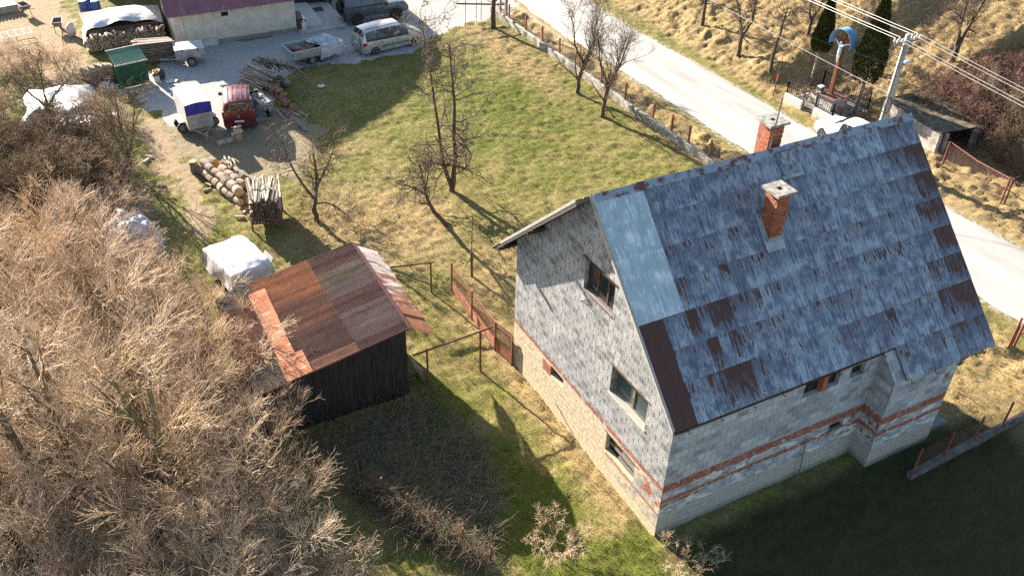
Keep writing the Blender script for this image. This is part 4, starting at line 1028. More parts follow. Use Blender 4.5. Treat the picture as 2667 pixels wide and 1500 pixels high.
t = thing('dead_plant', 'withered brown plant in the shrine beside the altar', 'plant', SP(2.75, .9, .12))
rr = random.Random(3); mb = MB()
for k in range(26):
    a = rr.uniform(0, 6.28); l = rr.uniform(.25, .6); mb.tube([(0, 0, 0), (math.cos(a)*l*.3, math.sin(a)*l*.3, l*.7), (math.cos(a)*l*.8, math.sin(a)*l*.8, l)], .012, 3)
mb.build('stem', pm('withered stem', (.25, .15, .09), (.14, .08, .05), 6), t)
t = thing('marker_stake', 'red and black snow marker stake on the road verge near the shrine', 'stake', G(2013, 250))
M_STK = pm('stake black', (.05, .05, .05), (.08, .08, .08), 4); M_STR = pm('stake red', (.55, .07, .035), (.45, .06, .03), 4)
for k, (z0, z1) in enumerate(((-.1, .12), (.12, .55), (.55, 1.0), (1.0, 1.4), (1.4, 2.4))):
    MB().tube([(.0+z0*.06, 0, z0), (z1*.06, 0, z1)], .04 if k < 4 else .022, 7).build('band', (M_STK, M_STR)[k % 2], t)
for k, (px, py, lab) in enumerate([(2190, 305, 'red garden stake behind the white car beside the shrine railing'), (2245, 312, 'thin rusty stake with wire between the white car and utility pole')]):
    o = MB().tube([(0, 0, 0), (.06, .02, 1.25)], .035 if k == 0 else .022, 6).build('wire_stake', M_REDP, loc=G(px, py)); tag(o, lab, 'stake')
# ------------------------------------------------------------------ utility pole and wires
up = thing('utility_pole', 'grey concrete power pole with a cross arm, white insulators and a street lamp', 'utility pole', (25.3, 15.8, 0))
MB().lathe([(.235, -.2), (.135, 6.9)], n=20).build('pole', pm('pole concrete', (.40, .375, .34), (.30, .28, .255), 6, rough=.9), up, smooth=True)
MB().box((0, 0, 6.55), (1.7, .09, .09)).box((0, .16, 6.35), (1.2, .07, .07)).build('cross_arm', pm('galvanised arm', (.20, .17, .15), (.12, .10, .09), 8, metal=.4), up)
M_INS = pm('white porcelain', (.62, .60, .60), (.5, .48, .5), 8, rough=.25)
WX = (-.78, -.45, .42, .78)
for x in WX:
    for dy in (-.09, .09): MB().lathe([(.02, 0), (.05, .02), (.055, .08), (.035, .10), (.055, .12), (.05, .18), (.02, .2)], n=12).build('insulator', M_INS, up, loc=(x, dy, 6.6))
for z in (5.2, 3.45, 2.0): MB().lathe([(.20-.014*z+.03, 0), (.20-.014*z+.03, .06)], n=18).build('pole_band', M_IRON, up, loc=(0, 0, z))
lamp = MB()
lamp.grid(lambda u, w: (.18+.62*u, -.05+(w-.5)*.34*math.sin(math.pi*min(1, .25+u*.8)), 5.35+.12*math.sin(math.pi*w)*math.sin(math.pi*min(1, .2+u*.75))+.06*u), 10, 8)
lp = lamp.build('lamp_head', pm('white lamp shell', (.70, .70, .70), (.6, .6, .6), 4, rough=.4), up, smooth=True)
lp.modifiers.new('solid', 'SOLIDIFY').thickness = .03
MB().grid(lambda u, w: (.2+.55*u, -.05+(w-.5)*.3*math.sin(math.pi*min(1, .25+u*.8)), 5.33-.1*math.sin(math.pi*w)*math.sin(math.pi*min(1, .2+u*.75))+.06*u), 8, 6).build('lamp_lens', pm('milky lens', (.45, .52, .45), (.4, .45, .4), 5, rough=.2), lp, smooth=True)
MB().tube([(.1, 0, 5.25), (.3, -.03, 5.36)], .03, 6).build('lamp_arm', M_IRON, up)
mb = MB(); ring = [(.22*math.cos(rad(a))*.35-.2, .30*math.sin(rad(a))-.1, 3.15+.42*math.cos(rad(a))) for a in range(0, 361, 24)]
mb.tube(ring, .02, 5, cap=False).tube([(p[0]-.03, p[1]+.04, p[2]+.03) for p in ring], .018, 5, cap=False).tube([(-.17, -.06, 6.4), (-.2, -.06, 4), (-.24, -.05, 1)], .02, 5).build('cable_coil', M_IRON, up)
M_WIRE = pm('bare aluminium wire', (.62, .60, .58), (.5, .48, .46), 3, metal=.3, rough=.4)
def wire(a, c, sag, r_, lab, mat):
    a, c = Vector(a), Vector(c); n = 28
    pts = [a.lerp(c, i/n)-Vector((0, 0, sag*4*(i/n)*(1-i/n))) for i in range(n+1)]
    o = MB().tube(pts, r_, 5).build('power_line', mat); tag(o, lab, 'wire', 'overhead wires along the road')
names = ['road side', 'second from the road', 'third from the road', 'hill side']
for k, x in enumerate(WX):
    wire((25.3+x, 15.88, 6.82), (25.9+x*1.1, 64, 7.9), .7, .012, 'bright wire back along the road, %s on the arm' % names[k], M_WIRE)
    wire((25.3+x, 15.72, 6.82), (25.9+x*1.1, -30, 6.3), .55, .012, 'bright wire to the right edge, %s on the arm' % names[k], M_WIRE)
wire((25.12, 15.85, 3.75), (17.2, 49.5, 8.6), .3, .02, 'thick pale service cable joined half way up the concrete pole', M_WIRE)
wire((25.14, 15.85, 5.25), (12.5, 36, 8.8), .3, .016, 'dark thin cable tied below the insulators of the concrete pole', M_IRON)
# ------------------------------------------------------------------ vehicles
def paint(name, c, rough=.28, metal=.4):
    if name in _mc: return _mc[name]
    m, nt, b = new_mat(name); v = coord(nt)
    f = noise(nt, v, 3, 4)
    lk(nt, mix(nt, 1.0, (*c, 1)[:3], ramp(nt, f, [(.35, .85), (.7, 1.05)]), 'MULTIPLY'), b.inputs['Base Color'])
    b.inputs['Metallic'].default_value = metal; b.inputs['Roughness'].default_value = rough
    lk(nt, ramp(nt, noise(nt, v, 6, 4), [(.3, rough), (.7, min(1, rough+.25))]), b.inputs['Roughness'])
    b.inputs['Coat Weight'].default_value = .5; b.inputs['Coat Roughness'].default_value = .1
    _mc[name] = m; return m
M_TYRE = pm('tyre rubber', (.022, .021, .02), (.045, .042, .038), 12, rough=.9)
M_RIM = pm('alloy rim', (.42, .41, .40), (.26, .25, .24), 8, metal=.6, rough=.4)
M_BLKP = pm('black plastic', (.03, .03, .032), (.05, .05, .05), 6, rough=.6)
m, nt, b = new_mat('car glass'); b.inputs['Base Color'].default_value = (.012, .016, .018, 1); b.inputs['Roughness'].default_value = .04; b.inputs['Specular IOR Level'].default_value = .7; M_CGL = m
M_REDL = pm('red lamp', (.40, .015, .02), (.3, .015, .02), 10, rough=.2)
M_WHTL = pm('clear lamp', (.55, .55, .52), (.4, .4, .4), 10, rough=.15)
M_PLATE = pm('white plate', (.72, .72, .72), (.55, .55, .58), 14, rough=.5)
def wheel(parent, x, y, R, w=.2, rim=M_RIM, spokes=5, axis='Y', z=None):
    s = 1 if y > 0 else -1
    o = MB().lathe([(R*.62, -w/2), (R*.9, -w/2), (R, -w/2+.03), (R, w/2-.03), (R*.9, w/2), (R*.62, w/2), (R*.60, 0)], axis=axis, n=26).build('wheel', M_TYRE, parent, loc=(x, y, R if z is None else z), smooth=False)
    mb = MB(); d = s*w*.36
    if axis == 'Y':
        mb.lathe([(R*.66, d-.01*s), (R*.66, d+.03*s), (R*.58, d+.03*s), (R*.56, d-.02*s)], axis='Y', n=22)
        for k in range(spokes):
            a = 2*math.pi*k/spokes; mb.box((math.cos(a)*R*.33, d+.012*s, math.sin(a)*R*.33), (R*.55, .03, R*.15), Euler((0, -a, 0)))
        mb.lathe([(R*.17, d), (R*.15, d+.035*s)], axis='Y', n=12)
    else: mb.lathe([(R*.6, w/2-.02), (R*.2, w/2+.01)], axis=axis, n=18)
    mb.build('rim', rim, o)
    return o
def car(name, label, loc, rz, st, body_m, wheels, R, ww, glass, roof_m=None, group=None):
    """st rows: x, zsill, zbelt, ztop, half widths at sill, belt and roof. glass: dict of name -> (station from, station to, ring bands)"""
    t = thing(name, label, 'car', loc, rz, group)
    rings = []
    for (x, zs_, zb, zt, ws, wb, wt) in st:
        h = [(ws*.97, zs_), (ws, zs_+(zb-zs_)*.35), (wb, zb), ((wt*.98+wb*.02), zb+(zt-zb)*.88), (wt*.62, zt), (0, zt+.012)]
        rings.append([(x, y, z) for y, z in h]+[(x, -y, z) for y, z in reversed(h[:-1])])
    mb = MB(); n = 11
    for q in rings: mb.v += q
    for i in range(len(rings)-1):
        for k in range(n):
            a = i*n+k; c = i*n+(k+1) % n; mb.f.append((a, c, c+n, a+n)); mb.m.append(0)
    mb.f.append(tuple(range(n))); mb.m.append(0); e = (len(rings)-1)*n; mb.f.append(tuple(e+k for k in range(n))); mb.m.append(0)
    o = mb.build('body', body_m, t, smooth=True)
    o.data.set_sharp_from_angle(angle=rad(38)) if hasattr(o.data, 'set_sharp_from_angle') else None
    def patch(nm, parts, mat=M_CGL, inset=.05, lift=.010):
        g = MB()
        for (i0, i1, k0, k1) in parts:
            P = [Vector(rings[i0][k0]), Vector(rings[i1][k0]), Vector(rings[i1][k1]), Vector(rings[i0][k1])]
            c = sum(P, Vector())/4; nn = (P[1]-P[0]).cross(P[3]-P[0]); nn.normalize()
            cen = Vector((c.x*0+ (rings[i0][0][0]+rings[i1][0][0])/2, 0, .8))
            if nn.dot(c-cen) < 0: nn = -nn
            Q = []
            for p in P:
                d = c-p; L = d.length
                Q.append(p+d*(inset/L)+nn*lift)
            g.quad(Q)
        return g.build(nm, mat, t)
    bandm = MB()
    for nm, parts in glass:
        if nm == 'side_window':
            for (i0, i1, k0, k1) in parts:
                P = [Vector(rings[i0][k0]), Vector(rings[i1][k0]), Vector(rings[i1][k1]), Vector(rings[i0][k1])]; s_ = 1 if P[0].y > 0 else -1
                c = sum(P, Vector())/4; bandm.quad([Vector((p.x, p.y+s_*.005, p.z+(c.z-p.z)*.09)) for p in P])
    if bandm.f: bandm.build('window_band', M_BLKP, t)
    for nm, parts in glass: patch(nm, parts, inset=.035 if nm == 'side_window' else .05)
    for (x, y) in wheels:
        s = 1 if y > 0 else -1
        MB().lathe([(R+.055, -.01), (R+.055, .006), (.02, .012)] if s > 0 else [(R+.055, .01), (R+.055, -.006), (.02, -.012)], axis='Y', n=26).build('wheel_arch', M_BLKP, t, loc=(x, y+s*.035, R+.02))
        wheel(t, x, y-s*(.02), R, ww)
    return t, rings
def mirrored(*b): return list(b)
# silver minivan
st = [(-2.31, .42, .72, .80, .70, .74, .70), (-2.27, .30, .88, 1.02, .84, .86, .74), (-2.20, .27, .98, 1.30, .88, .88, .70), (-2.02, .26, 1.0, 1.64, .89, .89, .64), (-1.25, .25, .98, 1.72, .90, .90, .66), (-.25, .25, .95, 1.745, .905, .905, .67), (.55, .25, .93, 1.69, .905, .905, .66), (1.02, .25, .92, 1.42, .90, .90, .70), (1.50, .25, .93, 1.09, .89, .885, .78), (1.9, .26, .84, .97, .86, .84, .74), (2.2, .30, .70, .80, .76, .74, .62), (2.31, .40, .58, .64, .60, .58, .5)]
mv, rg = car('minivan', 'silver minivan parked nose to the right with a trailer behind', (6.85, 40.45, .02), rad(8), st, paint('silver paint', (.40, .395, .39), .3, .5), [(-1.42, .84), (1.42, .84), (-1.42, -.84), (1.42, -.84)], .31, .2,
    [('windscreen', [(6, 7, 3, 4), (6, 7, 4, 5), (6, 7, 5, 6), (6, 7, 6, 7), (7, 8, 3, 4), (7, 8, 4, 5), (7, 8, 5, 6), (7, 8, 6, 7)]), ('rear_window', [(2, 3, 3, 4), (2, 3, 4, 5), (2, 3, 5, 6), (2, 3, 6, 7)])]
    +[('side_window', [(a, a+1, k, k+1)]) for a in (3, 4, 5, 6) for k in (2, 7)])
for s in (1, -1):
    MB().tube([(-1.9, s*.62, 1.70), (-1.8, s*.64, 1.77), (-.2, s*.66, 1.80), (.4, s*.65, 1.77), (.5, s*.64, 1.71)], .022, 6).build('roof_rail', M_BLKP, mv)
    MB().box((-2.13, s*.83, .87), (.26, .13, .2)).build('tail_lamp', M_REDL, mv)
    MB().box((2.07, s*.62, .72), (.22, .28, .13)).build('headlamp', M_WHTL, mv)
    MB().box((.98, s*.99, 1.0), (.12, .16, .13)).build('wing_mirror', paint('silver paint', (0, 0, 0)), mv)
    MB().box((0.0, s*.915, .55), (2.0, .02, .06)).build('trim_strip', M_BLKP, mv)
    for x in (-.95, .2): MB().box((x, s*.915, .86), (.16, .02, .03)).build('door_handle', M_BLKP, mv)
MB().box((-2.30, 0, .52), (.08, 1.5, .22)).build('bumper', paint('silver paint', (0, 0, 0)), mv)
MB().box((-2.30, 0, .82), (.03, .52, .11)).build('number_plate', M_PLATE, mv)
# green grey off-road car
st = [(-2.18, .50, 1.0, 1.06, .88, .90, .86), (-2.14, .45, 1.12, 1.70, .94, .94, .76), (-2.05, .45, 1.14, 1.82, .95, .95, .74), (-1.0, .45, 1.14, 1.86, .95, .95, .75), (.0, .45, 1.14, 1.87, .95, .95, .75), (.48, .45, 1.14, 1.83, .95, .95, .74), (.85, .45, 1.13, 1.32, .95, .95, .84), (1.0, .45, 1.12, 1.20, .95, .95, .88), (2.1, .48, 1.06, 1.12, .95, .94, .88), (2.25, .5, .98, 1.03, .93, .92, .86), (2.3, .55, .9, .92, .88, .88, .82)]
su, rg = car('offroad_car', 'dark green grey boxy off-road car with a spare wheel on its tail', (7.72, 45.78, .02), rad(0), st, paint('green grey paint', (.085, .105, .105), .3, .35), [(-1.42, .90), (1.42, .90), (-1.42, -.90), (1.42, -.90)], .41, .28,
    [('windscreen', [(5, 6, 3, 4), (5, 6, 4, 5), (5, 6, 5, 6), (5, 6, 6, 7)]), ('rear_window', [(0, 1, 4, 5), (0, 1, 5, 6)])]+[('side_window', [(a, b_, k, k+1)]) for a, b_ in ((2, 3), (3, 4), (4, 5)) for k in (2, 7)])
for s in (1, -1):
    for x in (-1.42, 1.42):
        mb = MB()
        for i in range(8):
            a0, a1 = rad(5+170*i/8), rad(5+170*(i+1)/8)
            mb.prism([(x+.47*math.cos(a0), s*.93, .43+.47*math.sin(a0)), (x+.47*math.cos(a1), s*.93, .43+.47*math.sin(a1)), (x+.57*math.cos(a1), s*.93, .43+.55*math.sin(a1)), (x+.57*math.cos(a0), s*.93, .43+.55*math.sin(a0))], (0, s*.09, 0))
        mb.build('wheel_flare', paint('green grey paint', (0, 0, 0)), su)
    MB().box((-2.17, s*.86, 1.0), (.06, .14, .32)).build('tail_lamp', M_REDL, su)
    MB().box((0, s*1.0, .47), (1.75, .16, .06)).build('running_board', M_RIM, su)
    MB().box((.72, s*1.04, 1.2), (.12, .18, .2)).build('wing_mirror', M_BLKP, su)
    for x in (-.85, .15): MB().box((x, s*.96, 1.05), (.18, .03, .04)).build('door_handle', M_RIM, su)
MB().box((2.32, 0, .68), (.14, 1.7, .3)).build('bumper', M_BLKP, su); MB().box((-2.22, 0, .62), (.14, 1.75, .26)).build('bumper', M_BLKP, su)
wheel(su, -2.33, .1, .38, .25, M_BLKP, 5, 'X', 1.05)
# red van, seen from its rear
st = [(-1.95, .30, .72, .80, .76, .80, .76), (-1.92, .28, .95, 1.15, .82, .83, .74), (-1.84, .28, 1.02, 1.62, .84, .84, .66), (-1.70, .27, 1.03, 1.70, .845, .845, .66), (-.6, .27, 1.02, 1.73, .85, .85, .68), (.25, .27, 1.0, 1.71, .85, .85, .68), (.62, .27, .99, 1.55, .85, .85, .69), (1.15, .27, .98, 1.14, .84, .83, .74), (1.6, .29, .88, 1.0, .80, .78, .66), (1.9, .32, .72, .80, .70, .68, .55), (1.97, .4, .6, .64, .56, .55, .45)]
rv, rg = car('red_van', 'dark red high roofed van seen from its rear beside the tarp trailer', (-4.35, 34.62, .02), rad(76), st, paint('dark red paint', (.11, .010, .018), .25, .2), [(-1.28, .80), (1.22, .80), (-1.28, -.80), (1.22, -.80)], .3, .19,
    [('windscreen', [(6, 7, 3, 4), (6, 7, 4, 5), (6, 7, 5, 6), (6, 7, 6, 7)]), ('rear_window', [(1, 2, 3, 4), (1, 2, 4, 5), (1, 2, 5, 6), (1, 2, 6, 7)])]+[('side_window', [(a, a+1, k, k+1)]) for a in (3, 4, 5) for k in (2, 7)])
for s in (1, -1):
    MB().box((-1.86, s*.79, .98), (.14, .14, .34)).build('tail_lamp', M_REDL, rv)
    MB().box((.75, s*.98, 1.05), (.13, .2, .18)).build('wing_mirror', M_BLKP, rv)
for k in range(5): MB().bar((-1.6, -.48+.24*k, 1.735+.006*(2-abs(k-2))), (.15, -.48+.24*k, 1.742+.006*(2-abs(k-2))), .03, .022).build('roof_rib', paint('dark red paint', (0, 0, 0)), rv)
MB().box((-1.96, 0, .45), (.1, 1.56, .3)).build('bumper', paint('dark red paint', (0, 0, 0)), rv)
MB().box((-2.02, 0, .62), (.02, .52, .11)).build('number_plate', M_PLATE, rv)
MB().lathe([(.07, 0), (.06, .02)], axis='X', n=14).build('emblem', M_RIM, rv, loc=(-1.965, 0, .86))
# white car on the road verge behind the ridge
st = [(-2.1, .35, .7, .8, .72, .74, .7), (-2.0, .28, .9, 1.02, .84, .84, .72), (-1.6, .26, .95, 1.30, .86, .86, .64), (-1.0, .26, .95, 1.44, .87, .87, .60), (0, .26, .93, 1.48, .87, .87, .60), (.35, .26, .92, 1.43, .87, .87, .60), (1.05, .26, .92, 1.02, .86, .85, .74), (1.7, .28, .82, .90, .82, .8, .66), (2.05, .32, .66, .72, .66, .64, .52), (2.12, .4, .55, .58, .5, .5, .4)]
wc, rg = car('white_car', 'white car parked on the verge below the shrine, mostly hidden by the roof', (25.1, 17.35, .03), rad(98), st, paint('white paint', (.78, .78, .77), .3, 0), [(-1.3, .80), (1.3, .80), (-1.3, -.80), (1.3, -.80)], .3, .19,
    [('windscreen', [(5, 6, 3, 4), (5, 6, 4, 5), (5, 6, 5, 6), (5, 6, 6, 7)]), ('rear_window', [(1, 2, 3, 4), (1, 2, 4, 5), (1, 2, 5, 6), (1, 2, 6, 7)])]+[('side_window', [(a, a+1, k, k+1)]) for a in (2, 3, 4) for k in (2, 7)])
# dark car cut by the top edge
st2 = [tuple(q) for q in st]
dc, rg = car('dark_car', 'black car beyond the terrace, cut by the top edge of the photo', (4.55, 50.6, .03), rad(176), st2, paint('black paint', (.02, .02, .022), .25, .2), [(-1.3, .80), (1.3, .80), (-1.3, -.80), (1.3, -.80)], .3, .19,
    [('windscreen', [(5, 6, 3, 4), (5, 6, 4, 5), (5, 6, 5, 6), (5, 6, 6, 7)]), ('rear_window', [(1, 2, 3, 4), (1, 2, 4, 5), (1, 2, 5, 6), (1, 2, 6, 7)])]+[('side_window', [(a, a+1, k, k+1)]) for a in (2, 3, 4) for k in (2, 7)])
MB().box((-2.1, .55, .8), (.1, .3, .14)).build('tail_lamp', M_REDL, dc)
# ------------------------------------------------------------------ trailers
M_GALV = pm('galvanised sheet', (.40, .40, .39), (.29, .29, .29), 2.5, metal=.35, rough=.5)
M_GALVL = pm('pale sheet', (.52, .50, .47), (.42, .40, .38), 2, rough=.6)
m, nt, b = new_mat('white tarpaulin'); v = coord(nt)
lk(nt, ramp(nt, noise(nt, v, 2.4, 5, .6), [(.3, (.40, .41, .43)), (.6, (.55, .555, .56)), (.8, (.62, .62, .61))]), b.inputs['Base Color']); b.inputs['Roughness'].default_value = .45
bump(nt, b, noise(nt, v, 1.6, 4, .5), .5, .12); M_TARP = m
M_BLUE = pm('blue tarpaulin', (.03, .035, .30), (.02, .025, .20), 5, rough=.5, bmp=.5)
M_CANV = pm('white canvas roof', (.50, .50, .50), (.40, .40, .41), 3, rough=.6, bmp=.3)
def tyre_trailer(p, x, y, R=.3): return wheel(p, x, y, R, .18, M_GALV, 6)
# tall tarp trailer (drawbar towards the viewer, -y)
tt = thing('tarp_trailer', 'tall box trailer with white canvas roof and a dark blue end panel', 'trailer', (-6.85, 34.35, 0), rad(3))
mb = MB()
for s in (1, -1): mb.prism([(s*.64, -1.22, .5), (s*.64, 1.22, .5), (s*.66, 1.22, 1.12), (s*.66, -1.22, 1.12)], (s*.03, 0, 0))
mb.prism([(-.64, 1.22, .5), (.64, 1.22, .5), (.66, 1.22, 1.12), (-.66, 1.22, 1.12)], (0, .03, 0))
mb.build('side_board', M_GALVL, tt)
mb = MB().prism([(-.66, -1.25, .5), (.66, -1.25, .5), (.68, -1.27, 1.30), (-.68, -1.27, 1.30)], (0, -.03, 0)); fb = mb.build('front_board', M_GALV, tt)
MB().box((0, -1.30, .80), (1.2, .04, .05)).box((-.5, -1.3, .6), (.05, .05, .2)).box((.45, -1.3, .6), (.05, .05, .2)).box((0, -1.3, 1.05), (1.2, .035, .03)).build('stiffener', M_GALV, fb)
MB().box((0, 0, .47), (1.34, 2.5, .06)).build('floor_frame', M_GALV, tt)
mb = MB()
mb.grid(lambda u, w: (-.68+1.36*u, -1.25+2.5*w, 1.86+.07*math.sin(math.pi*u)+.018*math.cos(w*4*math.pi)-.0), 8, 12)
mb.grid(lambda u, w: (-.70+.0, -1.25+2.5*u, 1.10+.78*w), 8, 2); mb.grid(lambda u, w: (.70, -1.25+2.5*u, 1.10+.78*w), 8, 2); mb.grid(lambda u, w: (-.68+1.36*u, 1.26, 1.1+.78*w), 4, 2)
mb.build('canvas_cover', M_CANV, tt, smooth=False)
MB().grid(lambda u, w: (-.69+1.38*u, -1.275-.02*math.sin(math.pi*w)*math.sin(u*9), 1.28+w*.60+.05*math.sin(math.pi*u)*w), 10, 4).build('end_flap', M_BLUE, tt, smooth=True)
for s in (1, -1):
    MB().box((s*.86, -.1, .66), (.3, 1.0, .04)).build('mudguard', M_GALVL, tt); tyre_trailer(tt, s*.86, -.45, .28)
    tyre_trailer(tt, s*.86, .25, .28) if s < 0 else None
    MB().bar((s*.5, -1.2, .45), (0, -2.1, .42), .06).build('drawbar', M_GALV, tt)
MB().bar((0, -1.95, .42), (0, -2.3, .44), .08).box((0, -1.5, .44), (.4, .05, .05)).tube([(.02, -2.05, .02), (.02, -2.05, .55)], .03, 6).build('coupling', M_GALV, tt)
# small galvanised box trailer with a white lid
bt = thing('box_trailer', 'small galvanised box trailer with a flat lid beside the neighbour\'s wall', 'trailer', (-5.28, 43.1, 0), rad(-6))
MB().box((0, 0, .73), (1.75, 1.1, .62)).build('box_body', M_GALV, bt, bevel=.02)
for k in range(3): MB().box((0, -.556, .55+.16*k), (1.7, .012, .03)).build('side_rib', M_GALV, bt)
MB().prism([(-.89, -.57, 1.05), (.89, -.57, 1.05), (.89, .57, 1.12), (-.89, .57, 1.12)], (0, 0, .04)).build('lid', M_GALVL, bt)
for x in (-.45, .5): MB().box((x, -.575, 1.02), (.06, .03, .12)).build('lid_latch', M_BLKP, bt)
mb = MB()
for i in range(8):
    a0, a1 = rad(180*i/8), rad(180*(i+1)/8); R1 = .36
    mb.prism([(R1*math.cos(a0), -.76, .29+R1*math.sin(a0)), (R1*math.cos(a1), -.76, .29+R1*math.sin(a1)), (R1*math.cos(a1), -.56, .29+R1*math.sin(a1)), (R1*math.cos(a0), -.56, .29+R1*math.sin(a0))], (0, 0, .025))
mb.build('mudguard', M_GALV, bt); tyre_trailer(bt, 0, -.66, .29); tyre_trailer(bt, 0, .66, .29)
MB().bar((-.8, -.3, .42), (-1.8, 0, .4), .06).bar((-.8, .3, .42), (-1.8, 0, .4), .06).build('drawbar', M_GALV, bt)
# open trailer hitched to the minivan
ot = thing('open_trailer', 'open galvanised trailer hitched to the silver minivan', 'trailer', (1.75, 40.55, 0), rad(8))
mb = MB()
for s in (1, -1): mb.prism([(-1.6, s*.78, .52), (1.6, s*.78, .52), (1.6, s*.80, 1.02), (-1.6, s*.80, 1.02)], (0, s*.03, 0))
mb.build('side_board', M_GALV, ot)
MB().prism([(-1.6, -.8, .52), (-1.6, .8, .52), (-1.63, .8, 1.02), (-1.63, -.8, 1.02)], (-.03, 0, 0)).build('tail_board', M_GALV, ot)
MB().prism([(1.6, -.8, .52), (1.6, .8, .52), (1.63, .8, 1.02), (1.63, -.8, 1.02)], (.03, 0, 0)).build('front_board', M_GALV, ot)
MB().box((0, 0, .5), (3.2, 1.58, .06)).build('load_floor', M_WOOD_D, ot)
mb = MB()
for s in (1, -1): mb.bar((-1.66, s*.81, 1.04), (1.66, s*.81, 1.04), .05)
for x in (-1.64, 1.64): mb.bar((x, -.81, 1.04), (x, .81, 1.04), .05)
mb.build('top_rail', pm('pale steel rail', (.5, .5, .49), (.4, .4, .4), 5, metal=.3), ot)
for k in range(3): MB().box((-1.05+.9*k, -.835, .77), (.04, .03, .48)).build('side_post', M_GALV, ot)
for s in (1, -1):
    for x in (-.35, .35): tyre_trailer(ot, x, s*.68, .27)
    MB().bar((1.6, s*.5, .46), (3.15, 0, .44), .06).build('drawbar', M_GALVL, ot)
MB().bar((2.9, 0, .44), (3.4, 0, .46), .07).build('coupling', M_GALVL, ot)
# ------------------------------------------------------------------ neighbour's buildings
M_CREAM = pm('cream render', (.60, .53, .43), (.50, .44, .355), 1.5, rough=.95)
M_PLINTH = pm('grey brown plinth', (.30, .265, .235), (.22, .19, .17), 3, rough=.95)
m, nt, b = new_mat('maroon sheet roof'); v = coord(nt)
c = ramp(nt, noise(nt, v, 1.2, 5, .65), [(.3, (.165, .055, .075)), (.7, (.225, .09, .11))])
c = mix(nt, ramp(nt, noise(nt, v, .9, 5, .75, stretch=(1.6, .5, 1)), [(.60, 0.0), (.68, .8)]), c, (.27, .30, .36))
lk(nt, c, b.inputs['Base Color']); b.inputs['Roughness'].default_value = .55; M_MAROON = m
nb = thing('neighbour_building', 'long low cream building with a maroon sheet metal roof at the top edge', 'building')
MB().prism([(-5.6, 45.42, .28), (2.22, 45.42, .28), (2.22, 45.42, 2.3), (-5.6, 45.42, 2.3)], (0, 4, 0)).build('wall', M_CREAM, nb)
MB().prism([(-5.63, 45.38, -.2), (2.26, 45.38, -.2), (2.26, 45.38, .275), (-5.63, 45.38, .275)], (0, 4.1, 0)).build('plinth', M_PLINTH, nb)
MB().prism([(-5.6, 49.43, 0), (2.22, 49.43, 0), (2.22, 49.43, 5.2), (-5.6, 49.43, 5.2)], (0, .2, 0)).prism([(-5.6, 45.43, 2.302), (-5.6, 49.4, 2.302), (-5.6, 49.4, 5.4)], (.2, 0, 0)).prism([(2.0, 45.43, 2.302), (2.0, 49.4, 2.302), (2.0, 49.4, 5.4)], (.2, 0, 0)).build('gable', pm('peach render', (.62, .42, .30), (.54, .36, .26), 2, rough=.95), nb)
SN = .86
def nroof(x0, x1, nm):
    mb = MB(); n = 12
    for i in range(n):
        a = x0+(x1-x0)*i/n; c_ = x0+(x1-x0)*(i+1)/n
        mb.prism([(a+.02, 45.0, 2.24), (c_, 45.0, 2.24), (c_, 49.45, 2.24+4.45*SN), (a+.02, 49.45, 2.24+4.45*SN)], (0, 0, .05)); mb.prism([(a, 45.0, 2.29), (a+.03, 45.0, 2.29), (a+.03, 49.45, 2.29+4.45*SN), (a, 49.45, 2.29+4.45*SN)], (0, 0, .02))
    mb.prism([(x0, 49.46, 2.24+4.45*SN), (x1, 49.46, 2.24+4.45*SN), (x1, 53, 3.2), (x0, 53, 3.2)], (0, 0, .05))
    return mb.build(nm, M_MAROON, nb)
nroof(-6.02, 2.3, 'roof')
MB().box((-2.37, 45.40, 1.88), (.42, .06, .26)).build('vent', M_DARK, nb)
MB().box((-5.0, 45.41, 1.25), (.012, .02, 1.9)).build('render_joint', M_PLINTH, nb)
MB().box((-3.55, 45.3, .22), (.95, .12, .45)).build('service_hatch', M_GALVL, nb)
hb = thing('neighbour_house', 'tall cream house with a shallow roof standing far behind the maroon roofed building', 'house')
MB().prism([(-8.5, 57, -.2), (6.0, 57, -.2), (6.0, 57, 6.3), (-.5, 57, 8.8), (-8.5, 57, 10.4)], (0, 9, 0)).build('wall', M_CREAM, hb)
MB().prism([(-8.7, 56.6, 10.45), (-.5, 56.6, 8.82), (-.5, 56.6, 8.95), (-8.7, 56.6, 10.6)], (0, 9.8, 0)).prism([(6.5, 56.6, 6.12), (-.48, 56.6, 8.82), (-.48, 56.6, 8.95), (6.5, 56.6, 6.25)], (0, 9.8, 0)).build('roof', M_MAROON, hb)
for x in (-5.5, -2, .8, 3.6): MB().box((x, 56.99, 3.4), (1.2, .06, 1.3)).build('window', M_GLASS, hb)
tp = thing('terrace', 'pale concrete terrace with a raised slab beside the cream building', 'terrace')
MB().prism([(2.28, 44.7, -.2), (5.6, 44.85, -.2), (5.9, 52.5, -.2), (2.28, 52.5, -.2)], (0, 0, .3)).build('lower_slab', pm('terrace concrete', (.44, .42, .38), (.36, .34, .31), 2, rough=.9), tp)
MB().prism([(2.9, 45.5, .104), (4.1, 45.5, .104), (4.25, 50.5, .104), (2.9, 50.5, .104)], (0, 0, .18)).build('upper_slab', pm('terrace slab', (.55, .53, .50), (.46, .44, .41), 2, rough=.9), tp)
o = MB().prism([(4.35, 48.1, .106), (5.0, 48.1, .106), (5.05, 48.9, .106), (4.4, 48.9, .106)], (0, 0, .015)).build('doormat', M_BLKP); tag(o, 'black doormat lying on the pale terrace', 'doormat')
t = thing('gas_cylinder', 'white gas cylinder standing at the corner of the cream building', 'gas cylinder', (2.62, 45.05, .1))
MB().lathe([(.11, 0), (.15, .03), (.155, .1), (.155, .5), (.13, .58), (.06, .62)], n=16).build('cylinder_body', M_WHITE, t, smooth=True)
